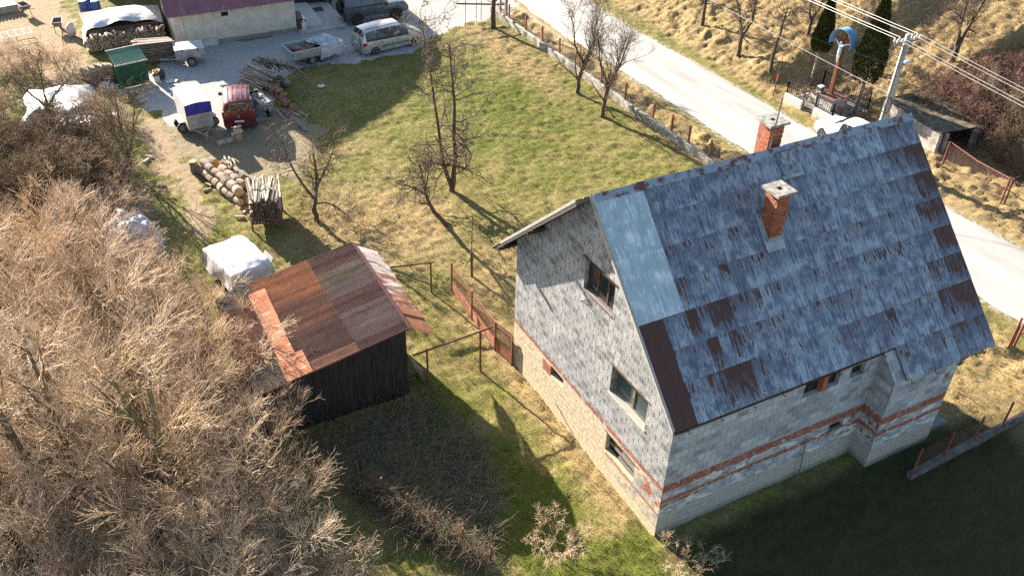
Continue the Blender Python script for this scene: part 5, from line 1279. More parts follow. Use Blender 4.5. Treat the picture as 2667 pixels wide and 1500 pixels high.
MB().lathe([(.09, .62), (.09, .72), (.08, .72)], n=12).build('collar', M_GALVL, t)
t = thing('cold_frame', 'brown planter box with a glazed lid against the cream building', 'planter', (2.6, 46.2, .1))
MB().box((0, 0, .3), (.55, 1.5, .6)).build('box_side', pm('red brown timber', (.20, .075, .045), (.13, .05, .035), 5), t)
MB().prism([(-.3, -.8, .64), (.3, -.8, .62), (.3, .8, .62), (-.3, .8, .64)], (0, 0, .04)).build('lid', M_CGL, t)
rr = random.Random(77)
mb = MB()
for k in range(40): mb.box((rr.uniform(-.2, .2), rr.uniform(-.7, .6), .70+rr.uniform(0, .1)), (.06, .06, .05), Euler((rr.random(), rr.random(), 0)))
mb.build('pot_plants', pm('grey green plants', (.14, .16, .10), (.3, .28, .26), 14), t)
# ------------------------------------------------------------------ wood: stacks, logs, planks
M_BARK = pm('bark', (.17, .115, .08), (.33, .27, .21), 6, stretch=(5, 5, 1), rand=.35, bmp=.5)
M_CUT = pm('cut wood', (.52, .34, .17), (.40, .24, .12), 8, rand=.25)
M_CUTP = pm('pale split wood', (.52, .42, .30), (.36, .27, .18), 5, rand=.3)
M_CUTB = pm('brown split wood', (.27, .15, .09), (.17, .09, .06), 6, rand=.3)
def log_mesh(R, L, seed, cut=M_CUT, n=14):
    rr = random.Random(seed); mb = MB(); prof = [1+rr.uniform(-.07, .07) for _ in range(n)]
    rows = [(-L/2, .93), (-L/2+.03, 1), (0, 1.03), (L/2-.03, 1), (L/2, .93)]
    for (y, s_) in rows:
        for k in range(n): a = 2*math.pi*k/n; mb.v.append((R*s_*prof[k]*math.cos(a), y, R*s_*prof[k]*math.sin(a)))
    for i in range(4):
        for k in range(n): mb.f.append((i*n+k, i*n+(k+1) % n, (i+1)*n+(k+1) % n, (i+1)*n+k)); mb.m.append(0)
    mb.f.append(tuple(range(n))); mb.m.append(1); mb.f.append(tuple(4*n+k for k in range(n))); mb.m.append(1)
    o = mb.build('log', [M_BARK, cut]); return o
protos = [log_mesh(.19+.018*k, .43+.02*k, k) for k in range(4)]
dlog = Vector((.24, -.97, 0)); plog = Vector((.97, .24, 0)); base = Vector((-7.75, 29.0, 0)); az = math.atan2(dlog.y, dlog.x)-math.pi/2
used = set(); nlog = 0
def put(proto_list, key, loc, rot, lab, cat, grp):
    o = proto_list[key]
    if (id(proto_list), key) in used: o = o.copy(); COL.objects.link(o)
    used.add((id(proto_list), key)); o.location = loc; o.rotation_euler = rot; tag(o, lab, cat, grp); return o
rr = random.Random(21)
for row in range(4):
    for k in range((8, 8, 7, 6)[row]):
        if row == 3 and k < 1: continue
        p = base+dlog*(k*.545+row*.05+rr.uniform(-.03, .03))+plog*(row*.44+rr.uniform(-.03, .03))
        put(protos, rr.randrange(4), p+Vector((0, 0, .19)), (rad(rr.uniform(-4, 4)), rr.uniform(0, 6), az+rad(rr.uniform(-7, 7))), 'short thick log lying in the bottom layer of the log pile', 'log', 'short thick logs in the pile')
for row in range(3):
    for k in range((7, 6, 5)[row]):
        if (row, k) in ((1, 1), (2, 0)): continue
        p = base+dlog*(k*.545+.15+rr.uniform(-.05, .05))+plog*(.22+row*.44+rr.uniform(-.04, .04))
        put(protos, rr.randrange(4), p+Vector((0, 0, .52)), (rad(rr.uniform(-6, 6)), rr.uniform(0, 6), az+rad(rr.uniform(-9, 9))), 'short thick log lying on top of the log pile', 'log', 'short thick logs in the pile')
o = log_mesh(.21, .62, 9); o.location = (-8.05, 29.35, .31); o.rotation_euler = (rad(90), 0, 0); tag(o, 'thick log standing on end at the corner of the log pile', 'log')
# kindling on the pile, stray split pieces round it
def billet_mesh(L, w, seed, m_=M_CUTP):
    rr = random.Random(seed); j = lambda: rr.uniform(.75, 1.2)
    A = [(-w*j(), -L/2, 0), (w*j(), -L/2, 0), (w*.7*j(), -L/2, w*1.1*j()), (-w*.5*j(), -L/2, w*1.2*j())]
    mb = MB().prism(A, (w*.2*rr.uniform(-1, 1), L, 0)); return mb.build('billet', m_)
bil = [billet_mesh(.42, .085, k) for k in range(3)]; bilb = [billet_mesh(.40, .11, 10+k, M_CUTB) for k in range(3)]
kin = [billet_mesh(.42, .03, 30+k) for k in range(2)]
for k in range(16):
    put(kin, k % 2, Vector((-6.35, 28.3, .72+.02*k*.5))+Vector((rr.uniform(-.3, .3), rr.uniform(-.35, .35), 0)), (rad(rr.uniform(-20, 25)), 0, rr.uniform(-.6, .6)), 'thin kindling stick heaped on top of the log pile', 'kindling', 'kindling on the log pile')
for px, py, lab in [(1035-0, 920, None)]: pass
for k, (px, py) in enumerate([(622, 542), (640, 552), (624, 568), (655, 525), (543, 484), (540, 497), (389, 411), (382, 421), (420, 486), (640, 508), (650, 498)]):
    put(bil, k % 3, G(px, py)+Vector((0, 0, .02)), (0, 0, rr.uniform(0, 3)), 'split billet lying loose on the grass round the log pile', 'billet', 'loose billets on the grass')
# chopping block with billets and two squared pieces
o = log_mesh(.2, .45, 11); o.location = (-5.2, 31.75, .22); o.rotation_euler = (rad(90), 0, 0); o.name = 'chopping_block'; tag(o, 'round chopping block behind the dark red van', 'chopping block')
for k, (dx, dy, dz, rz_) in enumerate(((-.12, 0, .45, 1.9), (.1, .03, .45, 1.7), (0, -.02, .60, 1.5), (.05, .05, .74, 2.0))):
    put(bil, k % 3, Vector((-5.2+dx, 31.75+dy, dz)), (0, 0, rz_), 'split billet stacked on the chopping block behind the red van', 'billet', 'billets on the chopping block')
M_SQ = pm('grey squared timber', (.42, .38, .32), (.30, .26, .21), 5)
for k, p in enumerate(((-6.12, 31.72), (-5.66, 31.80))):
    o = MB().box((0, 0, .1), (.42, .2, .2)).build('timber_block', M_SQ, loc=(*p, 0)); o.rotation_euler = (0, 0, rad(8)); tag(o, ('left', 'right')[k]+' of two squared timber blocks lying before the red van', 'timber')
# long slats: bundle and leaning row by the open trailer
M_SLAB = pm('grey slab wood', (.36, .31, .25), (.19, .155, .125), 4, stretch=(1, 6, 6), rand=.4)
def slab_mesh(L, w, seed):
    rr = random.Random(seed); mb = MB(); n = 5; q = [(i/n-.5)*L for i in range(n+1)]; bow = rr.uniform(-.03, .03)
    mb.grid(lambda u, v_: ((u-.5)*L, (v_-.5)*w, .02+.035*math.sin(math.pi*v_)+bow*math.sin(math.pi*u)), n, 3); mb.grid(lambda u, v_: ((u-.5)*L, (v_-.5)*w, -.005+bow*math.sin(math.pi*u)), n, 1)
    return mb.build('slab', M_SLAB)
slabs = [slab_mesh(2.4, .12, 1), slab_mesh(2.1, .10, 2), slab_mesh(2.7, .11, 3)]
short = [slab_mesh(1.0, .10, 4), slab_mesh(.85, .09, 5)]
c0 = Vector((-2.15, 38.1, 0)); a0 = math.atan2(-.88, .45)
for k in range(84):
    lay = k//12; i = k % 12; side = Vector((math.cos(a0+1.57), math.sin(a0+1.57), 0))
    wdt = 1.7-.12*lay
    p = c0+side*((i/11-.5)*wdt+rr.uniform(-.05, .05))+Vector((math.cos(a0), math.sin(a0), 0))*rr.uniform(-.25, .25)+Vector((0, 0, .06+.145*lay-.10*abs(i/11-.5)*lay*.4))
    put(slabs, rr.randrange(3), p, (rad(rr.uniform(-14, 14)), rad(rr.uniform(-3, 6)), a0+rad(rr.uniform(-9, 9))), 'long grey slab of waste wood in the bundle behind the red van', 'slab', 'slabs in the grey bundle')
for k in range(34):
    s_ = k/33; p = Vector((-2.1, 39.6, 0)).lerp(Vector((.1, 37.3, 0)), s_)+Vector((0, 0, .25*math.sin(s_*3.1)))
    put(short, k % 2, p+Vector((0, 0, .72)), (rad(rr.uniform(-15, 15)), rad(52+rr.uniform(-14, 14)), a0+rad(40+rr.uniform(-16, 16))), 'short slab leaning in the row beside the open trailer', 'slab', 'short slabs in the leaning row')
o = MB().tube([(-2.2, 39.75, .95), (.2, 37.2, .9)], .05, 6).tube([(-1.0, 38.4, 0), (-1.0, 38.4, 1.0)], .04, 6).build('support_rail', M_WOOD_D); tag(o, 'dark pole rail carrying the row of short slabs by the open trailer', 'rail')
for k in range(52):
    i = k % 13; lay = k//13; s_ = i/12
    if lay > 3-int(s_*2.2): continue
    p = Vector((-1.9, 37.0, 0)).lerp(Vector((-1.62, 34.0, 0)), s_)+Vector((rr.uniform(-.2, .2), 0, .02+lay*.17))
    put(bilb, k % 3, p, (0, rr.uniform(-.2, .2), 1.57+rr.uniform(-.15, .15)), 'brown split block in the low stack beside the cart', 'firewood', 'brown split blocks in the stack')
for k, (a, c) in enumerate([((745, 275), (800, 304)), ((742, 284), (780, 305)), ((720, 288), (737, 311)), ((733, 290), (797, 345)), ((750, 296), (801, 343)), ((728, 286), (757, 300)), ((795, 312), (806, 298)), ((740, 320), (765, 312)), ((742, 326), (760, 322)), ((788, 240), (818, 243)), ((783, 258), (796, 243)), ((762, 185), (798, 221))]):
    A, B_ = G(*a), G(*c); o = MB().bar(A+Vector((0, 0, .03+.02*(k % 4))), B_+Vector((0, 0, .05+.02*(k % 3))), .09 if k < 6 else .06, .035).build('plank', M_SLAB); tag(o, 'grey plank lying loose on the ground beside the brown split blocks' if k < 9 else 'loose lath lying in the shaded grass near the open trailer', 'plank', 'planks on the ground by the blocks' if k < 9 else 'laths in the shaded grass')
# cart beside the van, covered with a sheet
t = thing('hand_cart', 'single wheeled hand cart under a grey sheet beside the red van', 'cart', (-3.1, 34.6, 0), rad(-82))
MB().prism([(-.75, -.36, .5), (.55, -.3, .45), (.7, -.34, .85), (-.85, -.42, .85)], (0, .7, 0)).build('tray', M_GALV, t)
mb = MB(); mb.grid(lambda u, w: (-.9+1.65*u, -.45+.86*w, .86+.09*math.sin(u*7+w*3)*math.sin(w*5)-.38*max(0, abs(w-.5)-.36)*4-.3*max(0, u-.85)*4), 16, 10); mb.build('cover_sheet', pm('grey plastic sheet', (.42, .42, .40), (.27, .27, .26), 3, rough=.4), t, smooth=True)
wheel(t, .8, 0.0001, .22, .1, M_RIM)
for s_ in (-.3, .3): MB().tube([(.85, s_*.3, .25), (-.8, s_, .55), (-1.3, s_, .75)], .025, 6).tube([(-.5, s_, .5), (-.55, s_, 0)], .025, 6).build('handle', M_BLKP, t)
put(bil, 0, Vector((-3.12, 34.75, .93)), (0, 0, .2), 'split block lying on the grey sheet of the hand cart', 'billet', None).scale = (1.3, 1.1, 1.4)
# laths on a rusty rack
t = thing('lath_rack', 'rusty frame carrying the tall stack of laths by the crooked tree', 'rack')
ra = Vector((-6.2, 22.45, 0)); rdir = Vector((.27, .96, 0)).normalized(); rside = Vector((.96, -.27, 0))
mb = MB()
for s_ in (-.68, .68):
    for f_ in (.1, 1.7):
        p = ra+rside*s_+rdir*f_; MB().tube([p-Vector((0, 0, .1)), p+Vector((0, 0, 1.0))], .045, 6).build('leg', M_RUSTP, t)
    p = ra+rside*s_; MB().bar(p+Vector((0, 0, .42)), p+rdir*1.85+Vector((0, 0, .42)), .06).build('bearer', M_RUSTP, t)
for f_ in (.1, 1.7): MB().bar(ra-rside*.7+rdir*f_+Vector((0, 0, .38)), ra+rside*.7+rdir*f_+Vector((0, 0, .38)), .06).build('crossbar', M_RUSTP, t)
M_LATH = pm('weathered lath', (.44, .37, .29), (.24, .195, .15), 3, stretch=(1, 7, 7), rand=.35)
M_LATHD = pm('brown lath ends', (.13, .075, .045), (.07, .04, .028), 9)
rr = random.Random(6); mb = MB()
for lay in range(17):
    for i in range(18):
        if rr.random() < .05: continue
        p = ra+rside*((i/17-.5)*1.28+rr.uniform(-.02, .02))+rdir*rr.uniform(-.12, .1)+Vector((0, 0, .46+lay*.07))
        mb.bar(p, p+rdir*1.85, .055, .05, m=0)
        e = p-rdir*.004; mb.box(e, (.006, .054, .049), rdir.to_track_quat('X', 'Z').to_matrix(), m=1)
o = mb.build('stacked_laths', [M_LATH, M_LATHD]); tag(o, 'dense mass of brown laths filling the rusty rack', 'laths', kind='stuff')
lat = [MB().bar((-1.0, 0, 0), (1.0, 0, 0), .06, .035).build('lath', M_LATH), MB().bar((-.95, 0, 0), (1.05, 0, 0), .075, .03).build('lath', M_LATH)]
la = math.atan2(rdir.y, rdir.x)
for i in range(26):
    p = ra+rside*((i/25-.5)*1.4)+rdir*(.92+rr.uniform(-.15, .2))+Vector((0, 0, 1.66+rr.uniform(0, .10)))
    put(lat, i % 2, p, (rad(rr.uniform(-25, 25)), rad(rr.uniform(-3, 1)), la+rad(rr.uniform(-7, 7))), 'pale lath lying on top of the stack in the rusty rack', 'lath', 'pale laths on the rack')
o = MB().bar((-1.1, 0, 0), (1.5, 0, 0), .085, .03).build('lath', pm('new lath', (.62, .53, .40), (.5, .42, .31), 4)); o.location = ra+rdir*1.1+Vector((0, 0, 1.88)); o.rotation_euler = (0, rad(-14), la+rad(52)); tag(o, 'longest pale lath lying askew across the stack in the rusty rack', 'lath')
# white wrapped pile on a rusty trailer bed
t = thing('wrapped_pile', 'big pile wrapped in white sheet on a rusty bed beside the corrugated shed', 'tarpaulin pile', (-8.25, 19.35, 0), rad(12))
def wrap(u, w):
    a = (u-.5)*2; c_ = (w-.5)*2
    ea = np.sign(a)*min(1, abs(a)*1.45); ec = np.sign(c_)*min(1, abs(c_)*1.45)
    down = max(0, max(abs(a), abs(c_))-.69)/.31
    z = 1.18+.16*math.cos(a*1.4)*math.cos(c_*2.0)+.13*(fbm(np.array(a*2.2+5), np.array(c_*2.2+1), 3)-.5)*2-down*.82
    fold = .05*math.sin((a*5+c_*3)*2)*down
    z += .016*abs(math.sin(a*4.3+c_*2.1+math.sin(c_*3)*1.5))-.014*abs(math.sin(c_*5.2-a*1.7+1))
    return (ea*.92*(1+.12*down)+fold, ec*1.36*(1+.06*down)+fold, z)
mb = MB().grid(wrap, 36, 40); mb.build('white_sheet', M_TARP, t, smooth=True)
MB().box((0, 0, .42), (1.85, 2.7, .12)).box((0, -1.3, .25), (1.7, .1, .25)).build('trailer_bed', M_RUSTP, t)
for s_ in (-1, 1): wheel(t, s_*.82, .2*s_, .22, .15, M_RUSTP, axis='X')
o = MB().box((0, 0, .45), (.05, .75, .9), Euler((0, rad(24), 0))).build('white_board', M_GALVL, loc=G(697, 708)); o.rotation_euler = (0, 0, rad(12)); tag(o, 'white board leaning beside the white wrapped pile', 'board')
o = MB().tube([(0, 0, 0), (.02, 0, 1.2)], .03, 6).build('fence_stake', M_WOOD_D, loc=G(655, 745)); tag(o, 'dark short stake in front of the white wrapped pile', 'stake')
# firewood rows by the neighbour: round ends towards us
fire = [log_mesh(.085, .5, 40+k, M_CUTP, 9) for k in range(4)]
rr = random.Random(12)
for i in range(26):
    for lay in range(6):
        h = lay*.155+.09
        put(fire, rr.randrange(4), Vector((-10.75+i*.185+(lay % 2)*.09, 47.35+rr.uniform(-.05, .05), h)), (rad(rr.uniform(-3, 3)), rr.uniform(0, 6), rad(rr.uniform(-4, 4))), 'firewood log in the long row in front of the white tarpaulin', 'firewood', 'firewood logs in the long row')
for i in range(11):
    for lay in range(9):
        if lay > 5+i*.4: continue
        put(fire, rr.randrange(4), Vector((-11.55+i*.15+(lay % 2)*.07, 41.9+i*.0-.05*lay+.9*(1-i/10)+rr.uniform(-.06, .06), lay*.15+.09)), (rad(rr.uniform(-3, 3)), rr.uniform(0, 6), rad(28+rr.uniform(-6, 6))), 'firewood log in the stack left of the green shed', 'firewood', 'firewood logs by the green shed')
for i in range(26):
    put(fire, rr.randrange(4), Vector((-10.4+i*.17, 46.8+.25*math.sin(i), 1.08+rr.uniform(0, .12))), (rad(rr.uniform(-10, 10)), 0, rr.uniform(-.9, .9)), 'firewood log tossed loose on top of the long row', 'firewood', 'loose firewood on the long row')
o = MB().grid(lambda u, w: (-10.95+5.0*u+.35*w, 47.45+3.9*w, .62+1.15*math.sin(math.pi*(.12+.76*u))**.6*(.55+.45*math.sin(math.pi*min(1, .15+w)))+.14*float(fbm(np.array(u*5.), np.array(w*5.), 3))-(.75*max(0, .08-u)/.08)-.5*max(0, w-.9)/.1+.10*math.sin(u*17)*max(0, .2-w)*4), 40, 26).build('tarpaulin', M_TARP, smooth=True)
tag(o, 'large white tarpaulin draped over a stack beside the cream building', 'tarpaulin')
o = MB().box((-8.4, 49.4, .6), (4.4, 3.4, 1.2)).build('covered_stack', M_CUTB); tag(o, 'dark wood stack under the large white tarpaulin', 'wood stack')
pl = [MB().box((0, 0, 0), (2.3, .2, .045)).build('stacked_plank', pm('old dark plank', (.24, .19, .15), (.12, .095, .08), 4, stretch=(1, 6, 6), rand=.4)), MB().box((0, 0, 0), (2.05, .17, .05)).build('stacked_plank', pm('old dark plank', (0, 0, 0)))]
for lay in range(15):
    for i in range(4):
        put(pl, (lay+i) % 2, Vector((-7.15+rr.uniform(-.12, .12), 43.95+i*.23, .08+lay*.085)), (rad(rr.uniform(-3, 3)), rad(rr.uniform(-1, 1)), rad(-9+rr.uniform(-3, 3))), 'old dark plank in the tall stack beside the box trailer', 'plank', 'planks in the tall stack')
# green metal shed
gs = thing('metal_shed', 'small dark green ribbed metal shed in front of the firewood', 'shed', (-9.08, 41.25, 0), rad(9))
M_GREEN = pm('dark green sheet', (.022, .095, .045), (.016, .07, .035), 3, rough=.45)
M_GREENR = pm('pale green roof sheet', (.13, .27, .17), (.09, .2, .13), 3, rough=.4)
def ribs(P, n, e0, w):
    mb = MB()
    for i in range(n):
        a = i/n; c_ = (i+.5)/n; d_ = (i+1)/n
        mb.quad([P(a, 0, 0), P(c_, 0, 0), P(c_, 1, 0), P(a, 1, 0)]); mb.quad([P(c_, 0, 0), P(c_+.1/n, 0, e0), P(c_+.1/n, 1, e0), P(c_, 1, 0)])
        mb.quad([P(c_+.1/n, 0, e0), P(d_-.1/n, 0, e0), P(d_-.1/n, 1, e0), P(c_+.1/n, 1, e0)]); mb.quad([P(d_-.1/n, 0, e0), P(d_, 0, 0), P(d_, 1, 0), P(d_-.1/n, 1, e0)])
    return mb
ribs(lambda u, w, e: (-.85+1.7*u, -.55-e, .12+1.45*w), 16, .03, 0).build('front_wall', M_GREEN, gs, fix=False)
for s_ in (-1, 1): ribs(lambda u, w, e: (s_*(.85+e), -.55+1.1*u, .12+(1.45+.35*u)*w), 10, .03, 0).build('side_wall', M_GREEN, gs, fix=False)
ribs(lambda u, w, e: (-.92+1.84*u, -.65+1.32*w, 1.59+.42*w+e), 16, .035, 0).build('roof', M_GREENR, gs, fix=False)
MB().box((0, -.66, 1.58), (1.9, .03, .07)).build('roof_trim', M_GALVL, gs); MB().box((0, .68, 2.03), (1.9, .04, .06)).build('roof_trim', M_GALVL, gs)
MB().box((0, -.2, .06), (2.2, 1.9, .1)).build('timber_base', M_SQ, gs)
# odds and ends round the green shed
t = thing('flower_bucket', 'white bucket with green top and orange flowers beside the green shed', 'bucket', (-7.72, 40.95, .02))
MB().lathe([(.14, 0), (.17, .42), (.16, .42)], n=14).build('bucket', M_WHITE, t); MB().lathe([(.17, .42), (.18, .6), (.1, .62)], n=12).build('band', M_GREEN, t)
mb = MB(); rr = random.Random(5)
for k in range(30): mb.box((rr.uniform(-.16, .16), rr.uniform(-.16, .16), .68+rr.uniform(-.06, .1)), (.07, .07, .05), Euler((rr.random()*3, rr.random()*3, 0)))
mb.build('flowers', pm('orange petals', (.75, .38, .03), (.7, .5, .08), 20), t)
def sack(name, lab, cat, loc, dims, mat, seed, rz=0):
    q = random.Random(seed); ph = q.uniform(0, 9)
    mb = MB().grid(lambda u, w: (dims[0]*math.cos(2*math.pi*u)*math.sin(math.pi*(.04+.92*w))**.7*(1+.12*math.sin(5*u*6.28+ph+w*4)), dims[1]*math.sin(2*math.pi*u)*math.sin(math.pi*(.04+.92*w))**.7*(1+.1*math.sin(3*u*6.28+ph*2)), dims[2]*(.5-.5*math.cos(math.pi*w))*(1+.08*math.sin(7*u+ph))), 22, 12)
    o = mb.build(name, mat, smooth=True, loc=loc); o.rotation_euler = (0, 0, rz); tag(o, lab, cat); return o
sack('bin_bag', 'black rubbish bag beside the flower bucket', 'bag', (-7.42, 41.3, 0), (.24, .22, .62), M_BLKP, 1)
sack('plastic_bag', 'light blue plastic bag left of the green shed', 'bag', (-10.6, 41.1, 0), (.32, .26, .5), pm('light blue plastic', (.18, .42, .50), (.3, .5, .55), 5, rough=.35), 2)
sack('red_bag', 'dark red bag behind the light blue bag', 'bag', (-10.85, 41.75, 0), (.26, .22, .45), pm('dark red plastic', (.30, .05, .04), (.2, .04, .04), 5, rough=.4), 3)
sack('white_sack', 'pale sack leaning beside the upper wheelbarrow path', 'sack', (-11.35, 50.4, 0), (.28, .3, .85), M_GALVL, 4)
sack('litter_bag', 'crumpled white bag lying in the shaded meadow', 'bag', G(836, 228), (.22, .16, .16), M_TARP, 5)
o = MB().grid(lambda u, w: (-7.3+.7*u, 40.5+.5*w, .05+.07*math.sin(u*8)*math.sin(w*6)), 10, 8).build('white_cloth', M_TARP, smooth=True); tag(o, 'crumpled white cloth on the gravel beside the black bag', 'cloth')
M_BLUEB = pm('blue barrel plastic', (.07, .12, .34), (.05, .09, .26), 4, rough=.35)
for k, (x, y) in enumerate(((-10.07, 54.2), (-9.3, 53.9), (-9.55, 54.9))):
    t = thing('barrel', ['blue plastic barrel, leftmost behind the white tarpaulin', 'blue plastic barrel, nearest the white tarpaulin', 'blue plastic barrel, farthest back behind the tarpaulin'][k], 'barrel', (x, y, 0), group='blue barrels')
    MB().lathe([(.26, 0), (.29, .05), (.3, .3), (.28, .32), (.3, .35), (.3, .62), (.28, .64), (.3, .67), (.28, .9), (.25, .93), (.22, .9)], n=18).build('barrel_body', M_BLUEB, t, smooth=True)
    MB().lathe([(.25, .9), (.25, .925)], n=18).build('barrel_lid', pm('pale barrel lid', (.25, .36, .55), (.2, .3, .5), 4), t)
def barrow(loc, rz, lab):
    t = thing('wheelbarrow', lab, 'wheelbarrow', loc, rz)
    mb = MB()
    q = [(-.45, -.32), (.5, -.26), (.5, .26), (-.45, .32)]; p = [(-.28, -.2), (.25, -.17), (.25, .17), (-.28, .2)]
    for i in range(4): j = (i+1) % 4; mb.quad([(*q[i], .72), (*q[j], .72), (*p[j], .42), (*p[i], .42)])
    mb.quad([(*a, .42) for a in p]); tr = mb.build('tray', pm('dark barrow tray', (.12, .11, .10), (.2, .17, .15), 5), t); tr.modifiers.new('solid', 'SOLIDIFY').thickness = .02
    MB().tube([(*a, .73) for a in q]+[(*q[0], .73)], .025, 6).build('tray_rim', M_GALVL, t)
    for s_ in (-1, 1): MB().tube([(.62, s_*.06, .2), (-.3, s_*.24, .42), (-.95, s_*.3, .62)], .022, 6).tube([(-.3, s_*.22, .42), (-.38, s_*.22, 0)], .02, 6).build('handle', M_BLKP, t)
    wheel(t, .62, .0001, .2, .09, M_RIM)
barrow((-13.7, 55.6, 0), rad(110), 'wheelbarrow with wide tray in the upper left corner')
barrow((-12.0, 51.6, 0), rad(80), 'wheelbarrow parked at the edge of the shadow on the soil path')
t = thing('pallet_frame', 'grey slatted pallet frame cut by the upper left corner', 'pallet', (-15.2, 57.2, 0), rad(10))
for k in range(9): MB().box((-.9+.22*k, 0, .5), (.15, 2.0, .03)).build('slat', M_GALVL, t)
MB().box((0, -.8, .24), (2.0, .1, .48)).box((0, .8, .24), (2.0, .1, .48)).build('bearer', M_SQ, t)
t = thing('wire_crate', 'flat wire frame lying on the brush heap in the upper left', 'frame', (-14.6, 51.4, .35), rad(8))
mb = MB()
for k in range(5): mb.bar((-.9+.45*k, -.5, 0), (-.9+.45*k, .5, 0), .03)
for y in (-.5, .5): mb.bar((-.9, y, 0), (.9, y, 0), .035)
mb.build('frame_bar', M_GALV, t)
# foil covered beds and plastic sheets among the shrubs
def foil(lab, cx, cy, lx, ly, h, rz, seed, mat, name='foil_cover'):
    o = MB().grid(lambda u, w: ((u-.5)*lx*(1+.08*math.sin(w*9+seed)), (w-.5)*ly*(1+.06*math.sin(u*11+seed)), h*min(1, 5*min(u, 1-u, w, 1-w)+.05)*(.6+.8*float(fbm(np.array(u*4.+seed), np.array(w*4.), 3)))), 30, 30).build(name, mat, smooth=True, loc=(cx, cy, float(hgt(cx, cy)))); o.rotation_euler = (0, 0, rz); tag(o, lab, 'foil cover'); return o
M_FOIL = pm('dull plastic sheet', (.50, .50, .53), (.33, .33, .37), 3, rough=.4, bmp=.5)
foil('large white foil over a garden bed behind the bare branching tree', -13.3, 40.2, 3.6, 4.6, .42, rad(-8), 1, M_TARP)
foil('white foil strip lying at the near end of the large foil', -12.6, 36.9, 2.4, 2.0, .35, rad(-20), 2, M_TARP)
foil('grey plastic sheet hidden deep among the willow twigs', -14.2, 27.4, 2.6, 2.2, .9, rad(14), 3, M_FOIL, 'plastic_sheet')
foil('lilac grey plastic sheet at the edge of the thicket near the wrapped pile', -12.0, 24.0, 2.5, 2.4, 1.3, rad(8), 4, M_FOIL, 'plastic_sheet')
o = MB().box((0, 0, .04), (.9, .5, .05)).build('loose_board', M_GALVL, loc=G(285, 300)); tag(o, 'pale board lying beside the foil covered bed', 'board')

# load of the open trailer: split wood under a grey sheet
rr = random.Random(19)
for k in range(34):
    q = Vector((1.75, 40.55, 0))+Matrix.Rotation(rad(8), 3, 'Z') @ Vector((rr.uniform(-1.2, .7), rr.uniform(-.6, .6), .60+rr.uniform(0, .22)))
    put(bilb if k % 3 else bil, k % 3, q, (rr.uniform(-.4, .4), rr.uniform(-.4, .4), rr.uniform(0, 3)), 'split piece of firewood loaded in the open trailer', 'firewood', 'firewood in the open trailer')
def sheet(u, w):
    x = .15+1.5*u+.25*math.sin(w*5); y = -1.0+1.75*w
    z = 1.09-.05*math.cos(w*6+u*4)+.04*math.sin(u*13+w*3)-(.75*max(0, .12-w)/.12)-.28*math.sin(math.pi*min(1, max(0, (w-.15)/.8)))*(.5+.5*math.sin(u*4+.5))
    y = max(y, -.87-.02*math.sin(u*11))
    return tuple(Vector((1.75, 40.55, 0))+Matrix.Rotation(rad(8), 3, 'Z') @ Vector((x, y, z)))
o = MB().grid(sheet, 26, 30).build('cover_sheet', pm('silver grey sheet', (.46, .47, .50), (.32, .33, .37), 3, rough=.35, bmp=.4), smooth=True); tag(o, 'silver grey plastic sheet thrown over the front half of the open trailer', 'sheet')
# ------------------------------------------------------------------ bare trees, shrubs, thuja
def seg_mesh(name, A, B, RA, RB, mat, parent=None, n=4, smooth=True):
    A = np.asarray(A, float); B = np.asarray(B, float); D = B-A; L = np.linalg.norm(D, axis=1, keepdims=True)+1e-9; D = D/L
    ref = np.where(np.abs(D[:, 2:3]) < .9, np.array([[0, 0, 1.0]]), np.array([[1.0, 0, 0]]))
    U = np.cross(D, ref); U /= np.linalg.norm(U, axis=1, keepdims=True)+1e-9; W_ = np.cross(D, U)
    k = np.arange(n)*2*math.pi/n; N = len(A)
    off = U[:, None, :]*np.cos(k)[None, :, None]+W_[:, None, :]*np.sin(k)[None, :, None]
    V = np.concatenate([A[:, None, :]+off*np.asarray(RA)[:, None, None], B[:, None, :]+off*np.asarray(RB)[:, None, None]], 1).reshape(-1, 3)
    b = np.arange(N)[:, None]*2*n; j = np.arange(n)[None, :]; j2 = (j+1) % n
    F = np.stack([b+j, b+j2, b+n+j2, b+n+j], -1).reshape(-1, 4)
    return np_mesh(name, V, F, mat, parent, None, smooth)
def unit(v): return v/(np.linalg.norm(v, axis=-1, keepdims=True)+1e-9)
def grow(r, P, D, L, R, sp):
    """all branches of one level at once; returns node array (n, K+1, 3) and radii"""
    K = sp.get('K', 4); N = len(P); pts = [P]; d = unit(D)
    for k in range(K):
        d = unit(d+r.normal(0, sp.get('wander', .2), (N, 3))+np.array([0, 0, sp.get('up', .0)]))
        pts.append(pts[-1]+d*(L[:, None]/K))
    pts = np.stack(pts, 1)
    t = np.linspace(0, 1, K+1)[None, :]
    rr_ = R[:, None]*(1-t*(1-sp.get('tip', .35)))
    return pts, rr_
def spawn(r, pts, rad_, sp):
    N, K1, _ = pts.shape; K = K1-1; c = sp['n']
    s = r.uniform(sp.get('s0', .2), 1.0, (N, c)); q = s*K; i = np.minimum(q.astype(int), K-1); f = (q-i)[..., None]
    ar = np.arange(N)[:, None]
    a, b = pts[ar, i], pts[ar, i+1]; P = a*(1-f)+b*f; D = unit(b-a)
    R0 = rad_[ar, i]*(1-f[..., 0])+rad_[ar, i+1]*f[..., 0]
    rnd = r.normal(0, 1, D.shape); perp = unit(rnd-(rnd*D).sum(-1, keepdims=True)*D)
    an = np.radians(r.uniform(*sp['ang'], (N, c)))[..., None]
    d2 = D*np.cos(an)+perp*np.sin(an)
    L = r.uniform(*sp['len'], (N, c))*(1.15-.55*s)
    R = np.maximum(np.minimum(R0*sp.get('rr', .5), sp.get('rmax', 1)), sp.get('rmin', .004))
    return P.reshape(-1, 3), d2.reshape(-1, 3), L.ravel(), R.ravel()
